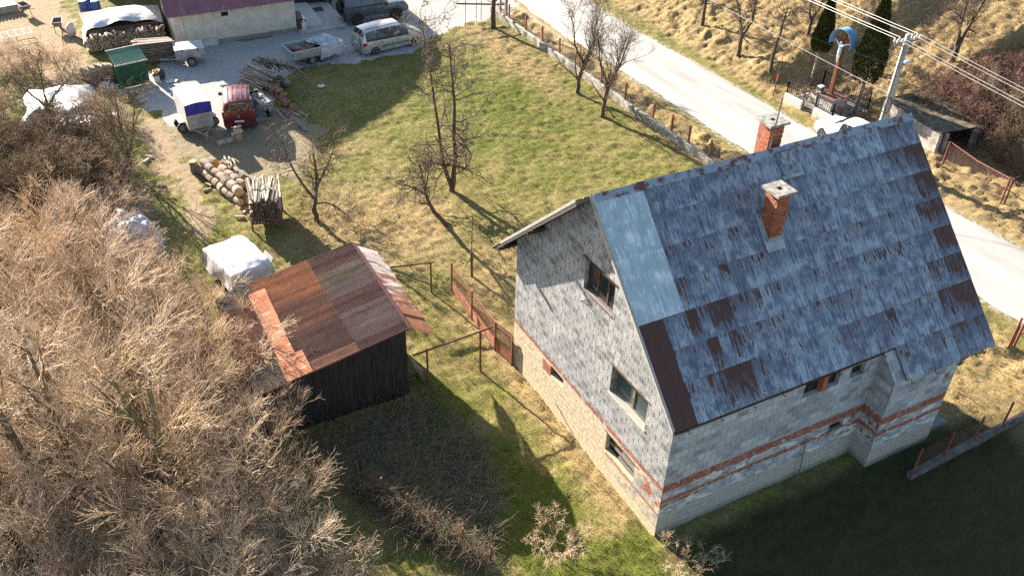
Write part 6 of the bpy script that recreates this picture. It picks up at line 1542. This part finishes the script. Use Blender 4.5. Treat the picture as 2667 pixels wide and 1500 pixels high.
def flat(pts, rr_): return pts[:, :-1].reshape(-1, 3), pts[:, 1:].reshape(-1, 3), rr_[:, :-1].ravel(), rr_[:, 1:].ravel()
def bark(name, c1, c2, sc=5): return pm(name, c1, c2, sc, stretch=(3, 3, .8), rand=.12, bmp=.4, rough=.95)
M_BRK = bark('fruit tree bark', (.13, .095, .065), (.06, .045, .035)); M_TWG = bark('fruit twig', (.20, .145, .095), (.10, .07, .05))
M_WIL = bark('willow bark', (.19, .145, .085), (.09, .065, .042)); M_WTW = bark('willow twig', (.72, .55, .36), (.44, .31, .195), 2)
M_RTW = bark('reddish shrub twig', (.25, .145, .11), (.14, .075, .06), 3); M_DTW = bark('dark shrub twig', (.28, .20, .125), (.15, .105, .065), 3)
def tree(name, label, cat, loc, trunks, levels, seed, bm=M_BRK, tm=M_TWG, group=None, limb=1, scale=1.0, shift=0.0):
    """trunks: list of (points, r0, r1); levels: branch levels, the first `limb` of them belong to the trunk mesh"""
    r = np.random.RandomState(seed); t = thing(name, label, cat, loc, 0, group)
    TA, TB, TR, TS = [], [], [], []; CA, CB, CR, CS = [], [], [], []
    K = 8; P_all, R_all = [], []
    for (pts, r0, r1) in trunks:
        pts = np.array(pts, float); s = np.linspace(0, 1, len(pts)); q = np.linspace(0, 1, K+1)
        X = np.stack([np.interp(q, s, pts[:, k]) for k in range(3)], 1)+np.concatenate([np.zeros((1, 3)), r.normal(0, .02, (K, 3))])
        P_all.append(X); R_all.append(np.linspace(r0, r1, K+1))
    pts = np.stack(P_all); rr_ = np.stack(R_all)
    a, b_, ra_, rb_ = flat(pts, rr_); TA.append(a); TB.append(b_+(b_-a)*.06); TR.append(ra_); TS.append(rb_)
    for li, sp in enumerate(levels):
        P, D, L, R = spawn(r, pts, rr_, sp); pts, rr_ = grow(r, P, D, L, R, sp)
        a, b_, ra_, rb_ = flat(pts, rr_)
        if li < limb: TA.append(a); TB.append(b_+(b_-a)*.05); TR.append(ra_); TS.append(rb_)
        else: CA.append(a); CB.append(b_); CR.append(ra_); CS.append(rb_)
    cat_ = np.concatenate
    seg_mesh('trunk', cat_(TA), cat_(TB), cat_(TR), cat_(TS), bm, t, 7)
    if CA: seg_mesh('crown', cat_(CA), cat_(CB), cat_(CR), cat_(CS), tm, t, 3)
    return t
# meadow fruit trees
PEAR = [dict(n=32, ang=(62, 105), len=(1.6, 3.1), K=7, wander=.28, up=.02, rr=.42, rmax=.042, rmin=.017, s0=.2, tip=.4), dict(n=7, ang=(35, 80), len=(.4, .95), K=4, wander=.35, up=.08, rr=.55, rmin=.012, s0=.15, tip=.6), dict(n=4, ang=(30, 75), len=(.2, .45), K=3, wander=.3, up=.1, rr=.7, rmin=.009, s0=.1, tip=.7)]
tree('pear_tree', 'tallest bare fruit tree with two parallel upright stems in the middle of the meadow', 'tree', (3.0, 22.18, -.05),
     [([(0, 0, 0), (.10, -.05, .7), (.17, -.1, 1.6), (.15, -.1, 3.2), (.18, -.15, 5.2), (.05, -.1, 6.6), (.0, 0, 7.6)], .16, .025), ([(.02, 0, .3), (-.25, .1, 1.1), (-.38, .15, 2.0), (-.55, .2, 3.8), (-.75, .25, 5.6), (-1.0, .25, 7.4), (-1.2, .3, 9.0)], .12, .02)], PEAR, 1)
SPREAD = [dict(n=10, ang=(40, 80), len=(.9, 1.7), K=5, wander=.25, up=.06, rr=.5, rmax=.05, rmin=.016, s0=.45), dict(n=6, ang=(30, 75), len=(.5, 1.0), K=4, wander=.3, up=.03, rr=.5, rmin=.010, s0=.15), dict(n=4, ang=(25, 70), len=(.25, .55), K=3, wander=.25, up=.05, rr=.6, rmin=.0085, s0=.1)]
tree('plum_tree', 'small leaning bare fruit tree with a curved trunk in front of the twin stemmed one', 'tree', (1.63, 19.4, -.05), [([(0, 0, 0), (-.35, .1, .35), (-.75, .25, .95), (-1.0, .35, 1.7), (-1.05, .45, 2.6), (-1.2, .5, 3.3)], .125, .04), ([(-1.0, .35, 1.75), (-1.6, .1, 2.4), (-2.2, .1, 2.7)], .06, .025), ([(-1.02, .38, 1.9), (-.6, .9, 2.6), (-.3, 1.2, 3.1)], .055, .022)], SPREAD, 2)
tree('plum_tree', 'crooked bare fruit tree standing beside the stack of laths', 'tree', (-3.9, 22.35, -.05), [([(0, 0, 0), (-.05, 0, .7), (.1, 0, 1.4), (.25, .1, 2.4), (.25, .2, 3.4)], .13, .04), ([(.05, 0, 1.2), (-.5, .2, 2.2), (-.9, .4, 3.5), (-1.0, .5, 4.3)], .07, .02), ([(.1, 0, 1.0), (.7, -.3, 1.0), (1.3, -.9, .45)], .05, .02), ([(.2, .05, 1.8), (1.0, .4, 2.8), (1.5, .8, 3.5)], .06, .02)], SPREAD, 3)
VASE = [dict(n=9, ang=(20, 50), len=(1.4, 2.6), K=5, wander=.16, up=.12, rr=.5, rmax=.05, rmin=.016, s0=.35), dict(n=6, ang=(25, 60), len=(.6, 1.2), K=4, wander=.22, up=.06, rr=.5, rmin=.010, s0=.15), dict(n=4, ang=(25, 65), len=(.25, .6), K=3, wander=.22, up=.04, rr=.6, rmin=.0085, s0=.1)]
for k, (x, y, h, lab) in enumerate([(14.6, 29.31, 4.9, 'bare fruit tree by the road fence, the left of two with vase shaped crowns'), (14.34, 26.06, 5.0, 'bare fruit tree by the road fence, the right of two with vase shaped crowns')]):
    tree('plum_tree', lab, 'tree', (x, y, -.05), [([(0, 0, 0), (.1, .05, .9), (.3, .05, 1.9)], .14, .10), ([(.3, .05, 1.85), (-.1, .5, 3.0), (-.3, .8, h)], .075, .02), ([(.3, .05, 1.85), (.6, -.2, 3.0), (.8, -.3, h-.2)], .08, .02), ([(.3, .05, 1.8), (1.1, .3, 2.8), (1.7, .5, h-.6)], .07, .02), ([(.25, .05, 1.7), (.1, -.7, 2.6), (-.1, -1.1, h-.9)], .06, .02)], VASE, 4+k)
tree('corner_tree', 'dark bare trunk at the driveway corner, its crown cut off by the top edge', 'tree', (14.6, 40.6, -.05), [([(0, 0, 0), (0, .1, 1.5), (.2, .2, 3.6), (.1, .3, 6)], .19, .08)], [dict(n=14, ang=(40, 75), len=(1.0, 2.2), K=5, wander=.2, up=.1, rr=.5, rmax=.05, rmin=.016, s0=.5), dict(n=7, ang=(30, 65), len=(.5, 1.0), K=4, rr=.5, rmin=.008), dict(n=6, ang=(30, 65), len=(.25, .5), K=3, rr=.6, rmin=.0085)], 8)
# trees on the bank across the road
HILL = [dict(n=12, ang=(35, 70), len=(.8, 1.7), K=5, wander=.25, up=.1, rr=.5, rmax=.05, rmin=.016, s0=.45), dict(n=7, ang=(30, 70), len=(.4, .9), K=4, wander=.28, rr=.5, rmin=.008), dict(n=6, ang=(30, 65), len=(.2, .5), K=3, rr=.6, rmin=.0085)]
for k, (px, py, tr, lab) in enumerate([
    (1923, 143, [([(0, 0, 0), (.1, .1, 1.2), (-.1, .2, 2.2), (-.5, .4, 3.6)], .16, .05), ([(.05, .1, 1.2), (.7, .1, 2.2), (.9, .2, 4.0)], .12, .04)], 'forked bare tree on the bank, the largest left of the shrine'),
    (2005, 189, [([(0, 0, 0), (.1, .1, 1.5), (.3, .1, 2.8), (.5, .1, 4.2)], .13, .04)], 'slim bare tree on the bank nearest to the shrine'),
    (2104, 92, [([(0, 0, 0), (0, 0, 1.0), (-.2, .1, 1.6), (-.3, .2, 3.0)], .13, .04), ([(0, 0, 1.0), (.5, 0, 2.0), (.8, .1, 3.0)], .09, .03)], 'small forked bare tree up the slope behind the first thuja'),
    (1829, 66, [([(0, 0, 0), (.05, .1, 1.5), (-.1, .1, 3.2)], .15, .06)], 'straight bare trunk on the bank at the top edge, farthest left'),
    (2478, 160, [([(0, 0, 0), (.3, .1, 1.2), (.9, .2, 2.2), (1.5, .2, 3.6)], .20, .05), ([(.2, .1, .8), (.2, .3, 2.2), (.1, .3, 3.6)], .13, .04)], 'leaning bare tree on the brink above the dark cut at the right')]):
    p = G(px, py); tree('bank_tree', lab, 'tree', p-Vector((0, 0, .1)), tr, HILL, 20+k)
# thujas by the cross: trunk and a dense spray of small scale leaves
m, nt, b = new_mat('thuja leaf'); v = coord(nt)
lk(nt, ramp(nt, noise(nt, v, 6, 4, .7), [(.3, (.022, .032, .010)), (.6, (.055, .062, .016)), (.8, (.11, .095, .022))]), b.inputs['Base Color']); b.inputs['Roughness'].default_value = .8; b.inputs['Specular IOR Level'].default_value = .15; M_THUJA = m
def thuja(label, p, z0, z1, R, seed, side=None):
    t = thing('thuja', label, 'thuja', p); r = np.random.RandomState(seed)
    seg_mesh('trunk', [(0, 0, -.1), (.03, 0, z0*.6), (.05, 0, z0+.4)], [(.03, 0, z0*.6), (.05, 0, z0+.4), (.05, 0, z1*.8)], [.16, .13, .11], [.13, .11, .03], bark('thuja bark', (.30, .24, .19), (.18, .14, .11)), t, 9)
    N = 16000; s = r.rand(N)**.8; rad_ = R*np.where(s < .22, .55+.45*np.sqrt(s/.22), (1-s)/.78*.92+.08)
    lump = 1+.22*(vnoise(s*9+seed, s*0+seed)-.5); a = r.uniform(0, 2*math.pi, N); lump = lump+.28*(vnoise(a*2.2+s*5, s*11)-.5)
    q = rad_*lump*(1-.35*r.rand(N)**2.2)
    C = np.stack([.05+q*np.cos(a), q*np.sin(a), z0+(z1-z0)*s], 1)
    up = unit(np.stack([np.cos(a)*.55, np.sin(a)*.55, np.ones(N)], 1)+r.normal(0, .25, (N, 3)))
    sd = unit(np.cross(up, r.normal(0, 1, (N, 3)))); h = r.uniform(.07, .15, N)[:, None]; w = r.uniform(.02, .045, N)[:, None]
    V = np.stack([C-sd*w*.6, C+sd*w*.6, C+sd*w+up*h*.6, C+up*h, C-sd*w+up*h*.6], 1).reshape(-1, 3)
    i = np.arange(N)*5; F = np.concatenate([np.stack([i, i+1, i+2], 1), np.stack([i, i+2, i+4], 1), np.stack([i+4, i+2, i+3], 1)])
    np_mesh('crown', V, F, M_THUJA, t)
thuja('slender dark thuja left of the wayside cross on a bare trunk', G(2115, 213), 2.0, 5.6, .62, 1)
thuja('taller dark thuja right of the wayside cross on a pale trunk', G(2226, 300), 2.1, 7.4, .92, 2)
# shrub prototypes, copied with shared meshes
def shrub(name, label, seed, stems, Ls, spread, levels, bm, tm, r0=.05, limb=0):
    r = np.random.RandomState(seed); tr = []
    for k in range(stems):
        a = 2*math.pi*(k+r.uniform(-.3, .3))/stems; L = r.uniform(*Ls); sp = r.uniform(*spread); b0 = r.uniform(0, .35)
        x, y = math.cos(a), math.sin(a)
        tr.append(([(x*b0, y*b0, -.1), (x*(b0+L*sp*.35), y*(b0+L*sp*.35), L*.42), (x*(b0+L*sp*.75), y*(b0+L*sp*.75), L*.75), (x*(b0+L*sp*1.05), y*(b0+L*sp*1.05), L*.98)], r0*r.uniform(.7, 1.2), .014))
    return tree(name, label, 'shrub', (0, 0, -90), tr, levels, seed, bm, tm, None, limb)
WL = [dict(n=8, ang=(22, 60), len=(1.2, 2.4), K=5, wander=.15, up=.05, rr=.6, rmin=.016, s0=.22), dict(n=6, ang=(18, 50), len=(.9, 1.9), K=5, wander=.13, up=.05, rr=.6, rmin=.0115, s0=.12, tip=.7), dict(n=3, ang=(15, 45), len=(.5, 1.15), K=4, wander=.12, up=.05, rr=.75, rmin=.009, s0=.1, tip=.7)]
WL2 = [dict(n=9, ang=(25, 70), len=(.8, 1.5), K=5, wander=.22, up=.03, rr=.6, rmin=.014, s0=.12), dict(n=6, ang=(25, 70), len=(.45, .9), K=4, wander=.22, up=.02, rr=.6, rmin=.0105, s0=.1, tip=.7), dict(n=3, ang=(20, 65), len=(.25, .5), K=3, wander=.2, up=.0, rr=.75, rmin=.0085, s0=.1, tip=.7)]
M_W2 = bark('russet willow twig', (.50, .365, .25), (.29, .195, .13), 2); M_W3 = bark('grey willow twig', (.70, .55, .40), (.43, .32, .22), 2)
will = [shrub('willow_shrub', 'w', 50+k, 7, (4.2, 6.0), (.30, .62), WL, M_WIL, (M_WTW, M_W2, M_W3)[k], .085) for k in range(3)]
low = [shrub('low_shrub', 'l', 60+k, 8, (1.6, 2.6), (.4, .9), WL2, M_WIL, (M_WTW, M_W2, M_W3)[k], .03) for k in range(3)]
dark = [shrub('dark_shrub', 'd', 70+k, 12, (2.0, 3.0), (.3, .8), WL2, M_DTW, M_DTW, .04) for k in range(2)]
redd = [shrub('red_shrub', 'r', 80+k, 12, (2.2, 3.6), (.2, .55), WL2, M_RTW, M_RTW, .035) for k in range(2)]
spars = [shrub('low_shrub', 's', 95+k, 7, (1.0, 1.5), (.5, 1.0), [dict(n=5, ang=(25, 60), len=(.4, .8), K=4, wander=.2, up=.05, rr=.6, rmin=.008, s0=.2), dict(n=6, ang=(25, 60), len=(.25, .5), K=3, wander=.2, rr=.7, rmin=.0055, tip=.7), dict(n=5, ang=(25, 60), len=(.15, .35), K=3, wander=.2, rr=.7, rmin=.0042, tip=.7)], M_WIL, M_WTW, .013) for k in range(2)]
tanr = [shrub('red_shrub', 'r', 90, 9, (2.2, 3.4), (.2, .6), WL2, M_WIL, M_TWG, .035)]
usedp = set()
def plant(protos, i, x, y, rz, sc, lab, grp, z=None):
    p = protos[i % len(protos)]; loc = (x, y, float(hgt(x, y)) if z is None else z)
    key = (id(protos), i % len(protos))
    if key in usedp: o = dup(p, loc, rz, lab, grp)
    else: usedp.add(key); o = p; o.location = loc; o.rotation_euler = (0, 0, rz); o['label'] = lab; o['group'] = grp
    o.scale = (sc, sc, sc); return o
rr = random.Random(31)
WP = [(-15.2, 24.6, .62), (-16.6, 26.0, .6), (-13.9, 22.0, .6), (-16.6, 22.2, .72), (-13.4, 19.2, .6), (-15.2, 18.6, .75), (-17.4, 19.0, .8), (-13.2, 16.4, .62), (-15.0, 15.2, .8), (-17.2, 15.6, .8), (-12.7, 13.6, .6), (-14.6, 12.2, .8), (-12.4, 11.0, .6), (-13.6, 8.6, .75), (-11.4, 8.6, .56), (-12.4, 6.2, .7), (-10.5, 5.6, .52), (-11.2, 3.6, .55), (-13.2, 3.0, .62), (-15.6, 5.0, .62), (-18.4, 12.4, .7), (-11.3, 12.6, .46), (-11.5, 15.2, .46), (-10.6, 10.2, .42), (-11.6, 17.6, .42), (-10.4, 8.4, .5), (-10.5, 11.6, .55), (-10.6, 14.2, .52), (-16.4, 4.0, .6), (-17.6, 6.4, .7), (-17.6, 9.4, .75), (-16.2, 11.6, .7), (-17.4, 2.6, .6), (-18.6, 8.2, .8), (-19.2, 16, .8), (-18.8, 20, .8)]
for k, (x, y, s_) in enumerate(WP): plant(will, k, x, y, rr.uniform(0, 6.28), s_, 'tan bare willow shrub in the dense thicket by the stream', 'willow shrubs in the thicket')
LP = [(-12.4, 27.0), (-12.8, 25.0), (-11.9, 22.4), (-11.6, 20.0), (-11.2, 17.4), (-11.0, 14.4), (-10.8, 11.4), (-10.3, 2.4), (-12.0, 1.8), (-13.6, 1.4), (-14.4, 20.6), (-15.8, 17), (-14, 14)]
for k, (x, y) in enumerate(LP): plant(low, k, x, y, rr.uniform(0, 6.28), rr.uniform(.55, .85), 'low tangled shrub along the right edge of the thicket', 'low shrubs along the thicket')
DP = [(-10.2, 28.8), (-10.7, 29.6), (-11.6, 31.4), (-12.8, 30.0), (-13.4, 32.2), (-14.6, 30.6), (-15.6, 32.6), (-16.4, 30.4), (-12.2, 33.2), (-14.6, 34.0), (-16.8, 34.4), (-11.4, 28.2), (-13.6, 28.6), (-15.6, 28.6), (-17.4, 32.2), (-17.2, 28.4), (-13.2, 33.6), (-18.2, 36), (-16.6, 37), (-12.2, 29.0), (-14.2, 29.4), (-15.8, 31.2), (-12.6, 31.6)]
for k, (x, y) in enumerate(DP[3:]): plant(dark, k, x-.7, y+.4, rr.uniform(0, 6.28), rr.uniform(.65, .95), 'dense dark brown shrub in the clump below the foil beds', 'dark shrubs below the foil beds')
UP_ = [(-16.6, 40.2), (-17.0, 43.2), (-15.6, 44.8), (-14.2, 45.2), (-16.8, 46.6), (-15.4, 47.8), (-12.6, 45.0), (-11.2, 37.8), (-10.8, 35.6)]
for k, (x, y) in enumerate(UP_): plant(low, k, x, y, rr.uniform(0, 6.28), rr.uniform(.45, .75), 'sparse tan shrub round the foil covered beds', 'sparse shrubs round the foil beds')
RP = [(31.2, 18.0, .5), (32.0, 15.6, .7), (33.2, 17.4, .8), (34.6, 15.4, .9), (36.2, 17.2, .9), (38, 15.8, 1), (33.4, 13.4, .9), (35.6, 12.8, 1), (38, 13.0, 1), (31.2, 12.4, .6), (33.0, 11.0, .8), (35.2, 10.2, .9), (37.6, 10.2, 1), (32.0, 9.4, .7), (34.2, 8.2, .8), (30.9, 10.6, .5), (37.0, 8.0, .9), (39.5, 12, 1), (40, 16.5, 1), (32.4, 7.2, .7), (34.4, 6.0, .8), (30.2, 17.9, .45), (31.6, 14.0, .55), (30.4, 16.0, .4), (31.0, 17.2, .42), (29.9, 18.6, .35), (32.2, 18.2, .5)]
for k, (x, y, s_) in enumerate(RP): plant(redd if k % 3 else tanr, k, x, y, rr.uniform(0, 6.28), s_, 'brown bare shrub below the bank at the right edge', 'bare shrubs below the bank')
for k, (px, py, s_, lab) in enumerate([(1447, 1445, .62, 'pale twiggy shrub at the bottom edge left of the house corner'), (1790, 1490, .5, 'pale twiggy shrub at the bottom edge just right of the house corner')]):
    p = G(px, py); plant(spars, k, p.x, p.y, k*2., s_*1.25, lab, 'twiggy shrubs at the bottom edge')
# the two big mossy willows over the water
BIG = [dict(n=9, ang=(25, 60), len=(1.6, 3.0), K=6, wander=.14, up=.06, rr=.5, rmax=.07, rmin=.02, s0=.3), dict(n=8, ang=(20, 55), len=(.9, 1.7), K=5, wander=.14, up=.03, rr=.5, rmin=.011, s0=.15), dict(n=7, ang=(20, 50), len=(.5, 1.0), K=4, wander=.12, up=.03, rr=.6, rmin=.0075, s0=.1, tip=.6)]
M_MOSS = bark('mossy willow bark', (.21, .175, .075), (.10, .08, .045), 3)
tree('willow_tree', 'big mossy willow with a forked leaning trunk at the lower left', 'tree', (-14.3, 6.6, -.4), [([(0, 0, 0), (.4, .3, 1.4), (.6, .6, 2.6), (1.0, .8, 3.8), (1.2, 1.2, 5.6)], .24, .06), ([(1.0, .8, 3.7), (.5, 1.4, 4.8), (.3, 2, 6)], .10, .03), ([(.3, .3, 1.0), (-.8, .9, 2.0), (-1.4, 1.4, 3.6)], .12, .04), ([(.1, 0, .6), (.9, -.6, 1.2), (1.8, -.8, 1.6)], .09, .03)], BIG, 41, M_MOSS, M_WTW)
tree('willow_tree', 'dark many stemmed willow beside the water at the left edge', 'tree', (-16.4, 9.8, -1.2), [([(0, 0, 0), (-.6, .2, 2), (-.8, .5, 4), (-1.0, .8, 6.4)], .22, .06), ([(.1, 0, .2), (.4, .3, 2.2), (.5, .6, 4.4), (.4, .9, 6.6)], .2, .05), ([(-.2, -.1, .2), (-1.4, 0, 1.8), (-2.0, .2, 4.6)], .16, .05)], BIG, 42, M_WIL, M_WTW)
tree('branching_tree', 'bare spreading tree standing in front of the large white foil', 'tree', (-14.0, 36.6, -.1), [([(0, 0, 0), (.05, .1, .9), (.1, .2, 1.6)], .13, .09), ([(.1, .2, 1.5), (-.6, .6, 2.4), (-1.3, .9, 3.4)], .07, .02), ([(.1, .2, 1.5), (.8, .5, 2.2), (1.8, .8, 2.9)], .07, .02), ([(.1, .2, 1.6), (.2, .5, 2.8), (.3, .6, 4.0)], .06, .02)], SPREAD, 43, M_WIL, M_TWG)
tree('young_tree', 'slender upright young tree at the right end of the dark shrubs', 'tree', (-10.9, 30.6, -.1), [([(0, 0, 0), (.05, .05, 1.5), (.0, .1, 3.0), (.05, .1, 4.4)], .09, .02), ([(0, 0, .8), (.5, .2, 2.2), (.9, .3, 3.6)], .05, .015), ([(0, 0, .5), (-.3, .2, 2.0), (-.5, .3, 3.4)], .05, .015)], VASE, 44, M_WIL, M_TWG)
# brush: fallen twigs and bramble stems over the thicket floor
def brush(name, lab, n, area, hmax, mat, seed, r0=.007, ll=(.6, 1.6)):
    r = np.random.RandomState(seed); x = r.uniform(area[0], area[1], n); y = r.uniform(area[2], area[3], n)
    ok = np.ones(n, bool) if len(area) < 5 else inpoly(x, y, area[4]); x, y = x[ok], y[ok]; n = len(x)
    P = np.stack([x, y, hgt(x, y)+r.uniform(0, hmax*.5, n)], 1); a = r.uniform(0, 6.28, n)
    D = np.stack([np.cos(a), np.sin(a), r.uniform(.1, 1.2, n)], 1)
    pts, rr_ = grow(r, P, D, r.uniform(*ll, n), np.full(n, r0), dict(K=4, wander=.16, up=-.18, tip=.5))
    o = seg_mesh(name, *flat(pts, rr_), mat, None, 3); tag(o, lab, 'brush', kind='stuff'); return o
TH = [(-19, 1), (-9.6, 1.0), (-9.6, 6), (-10.0, 8.6), (-10.8, 10), (-11.2, 19), (-11.6, 24), (-10.6, 28), (-10.8, 36), (-18, 36), (-19, 20)]
brush('brush', 'tangled dry twigs and bramble stems covering the thicket floor', 15000, (-19, -7, 0, 37, TH), 1.3, M_WTW, 7)
brush('dead_stems', 'flattened grey brown dead stems in the shade before the shed', 5200, (-8.6, -2.4, 1.0, 9.2, [(-8.4, 8.8), (-4.2, 9.0), (-3.0, 6.4), (-3.6, 3.4), (-5.2, 1.2), (-7.4, 3.6), (-8.4, 6.4)]), .5, pm('dead stem', (.27, .22, .16), (.16, .125, .09), 4), 8, .007, (.4, 1.2))
brush('reddish_stalks', 'reddish dry stalks standing round the lath rack and crooked tree', 900, (-5.6, -1.5, 19, 30, [(-5.4, 19.5), (-4.4, 19.3), (-3.4, 23), (-1.6, 27.5), (-2.0, 29.4), (-3.0, 28), (-4.2, 24.5)]), .6, pm('reddish stalk', (.36, .19, .10), (.22, .11, .06), 4), 11, .009, (.4, 1.1))
brush('hill_weeds', 'dry weeds standing on the bank above the cut and round the shrubs', 5000, (29, 44, 5, 30), .8, M_RTW, 9, .008, (.4, 1.2))
# overgrown wire fence running to the bottom edge
t = thing('overgrown_fence', 'sagging wire fence overgrown with dry brown vines at the bottom edge', 'fence')
FA, FB_ = G(930, 1270), G(1275, 1490)
rr = random.Random(4); n = 5
for k in range(n+1):
    p = FA.lerp(FB_, k/n); MB().tube([p, p+Vector((.05, 0, 1.25))], .04, 7).build('post', M_RUSTP, t)
r = np.random.RandomState(17); N = 3000; s = r.rand(N); q = np.array(FA)[None, :]*(1-s[:, None])+np.array(FB_)[None, :]*s[:, None]
q = q+np.stack([r.normal(0, .16, N), r.normal(0, .16, N), r.uniform(0, 1.05, N)], 1)
D = r.normal(0, 1, (N, 3))*np.array([1, 1, .5]); pts, rr_ = grow(r, q, D, r.uniform(.2, .7, N), np.full(N, .0055), dict(K=3, wander=.25, up=-.12, tip=.5))
seg_mesh('dry_vines', *flat(pts, rr_), pm('dry vine', (.21, .16, .10), (.10, .075, .05), 4), t, 3)
o = MB().tube([(-.05, 0, 0), (0, 0, 1.3)], .05, 10).build('steel_post', M_WOOD_D, loc=G(945, 1262)); tag(o, 'hollow steel post at the start of the overgrown fence', 'post')
o = MB().bar((0, 0, .06), (.6, .32, .12), .05, .03).build('plank', M_GREYW, loc=G(1815, 1488)); tag(o, 'pale stick lying in the shade at the bottom edge', 'stick')
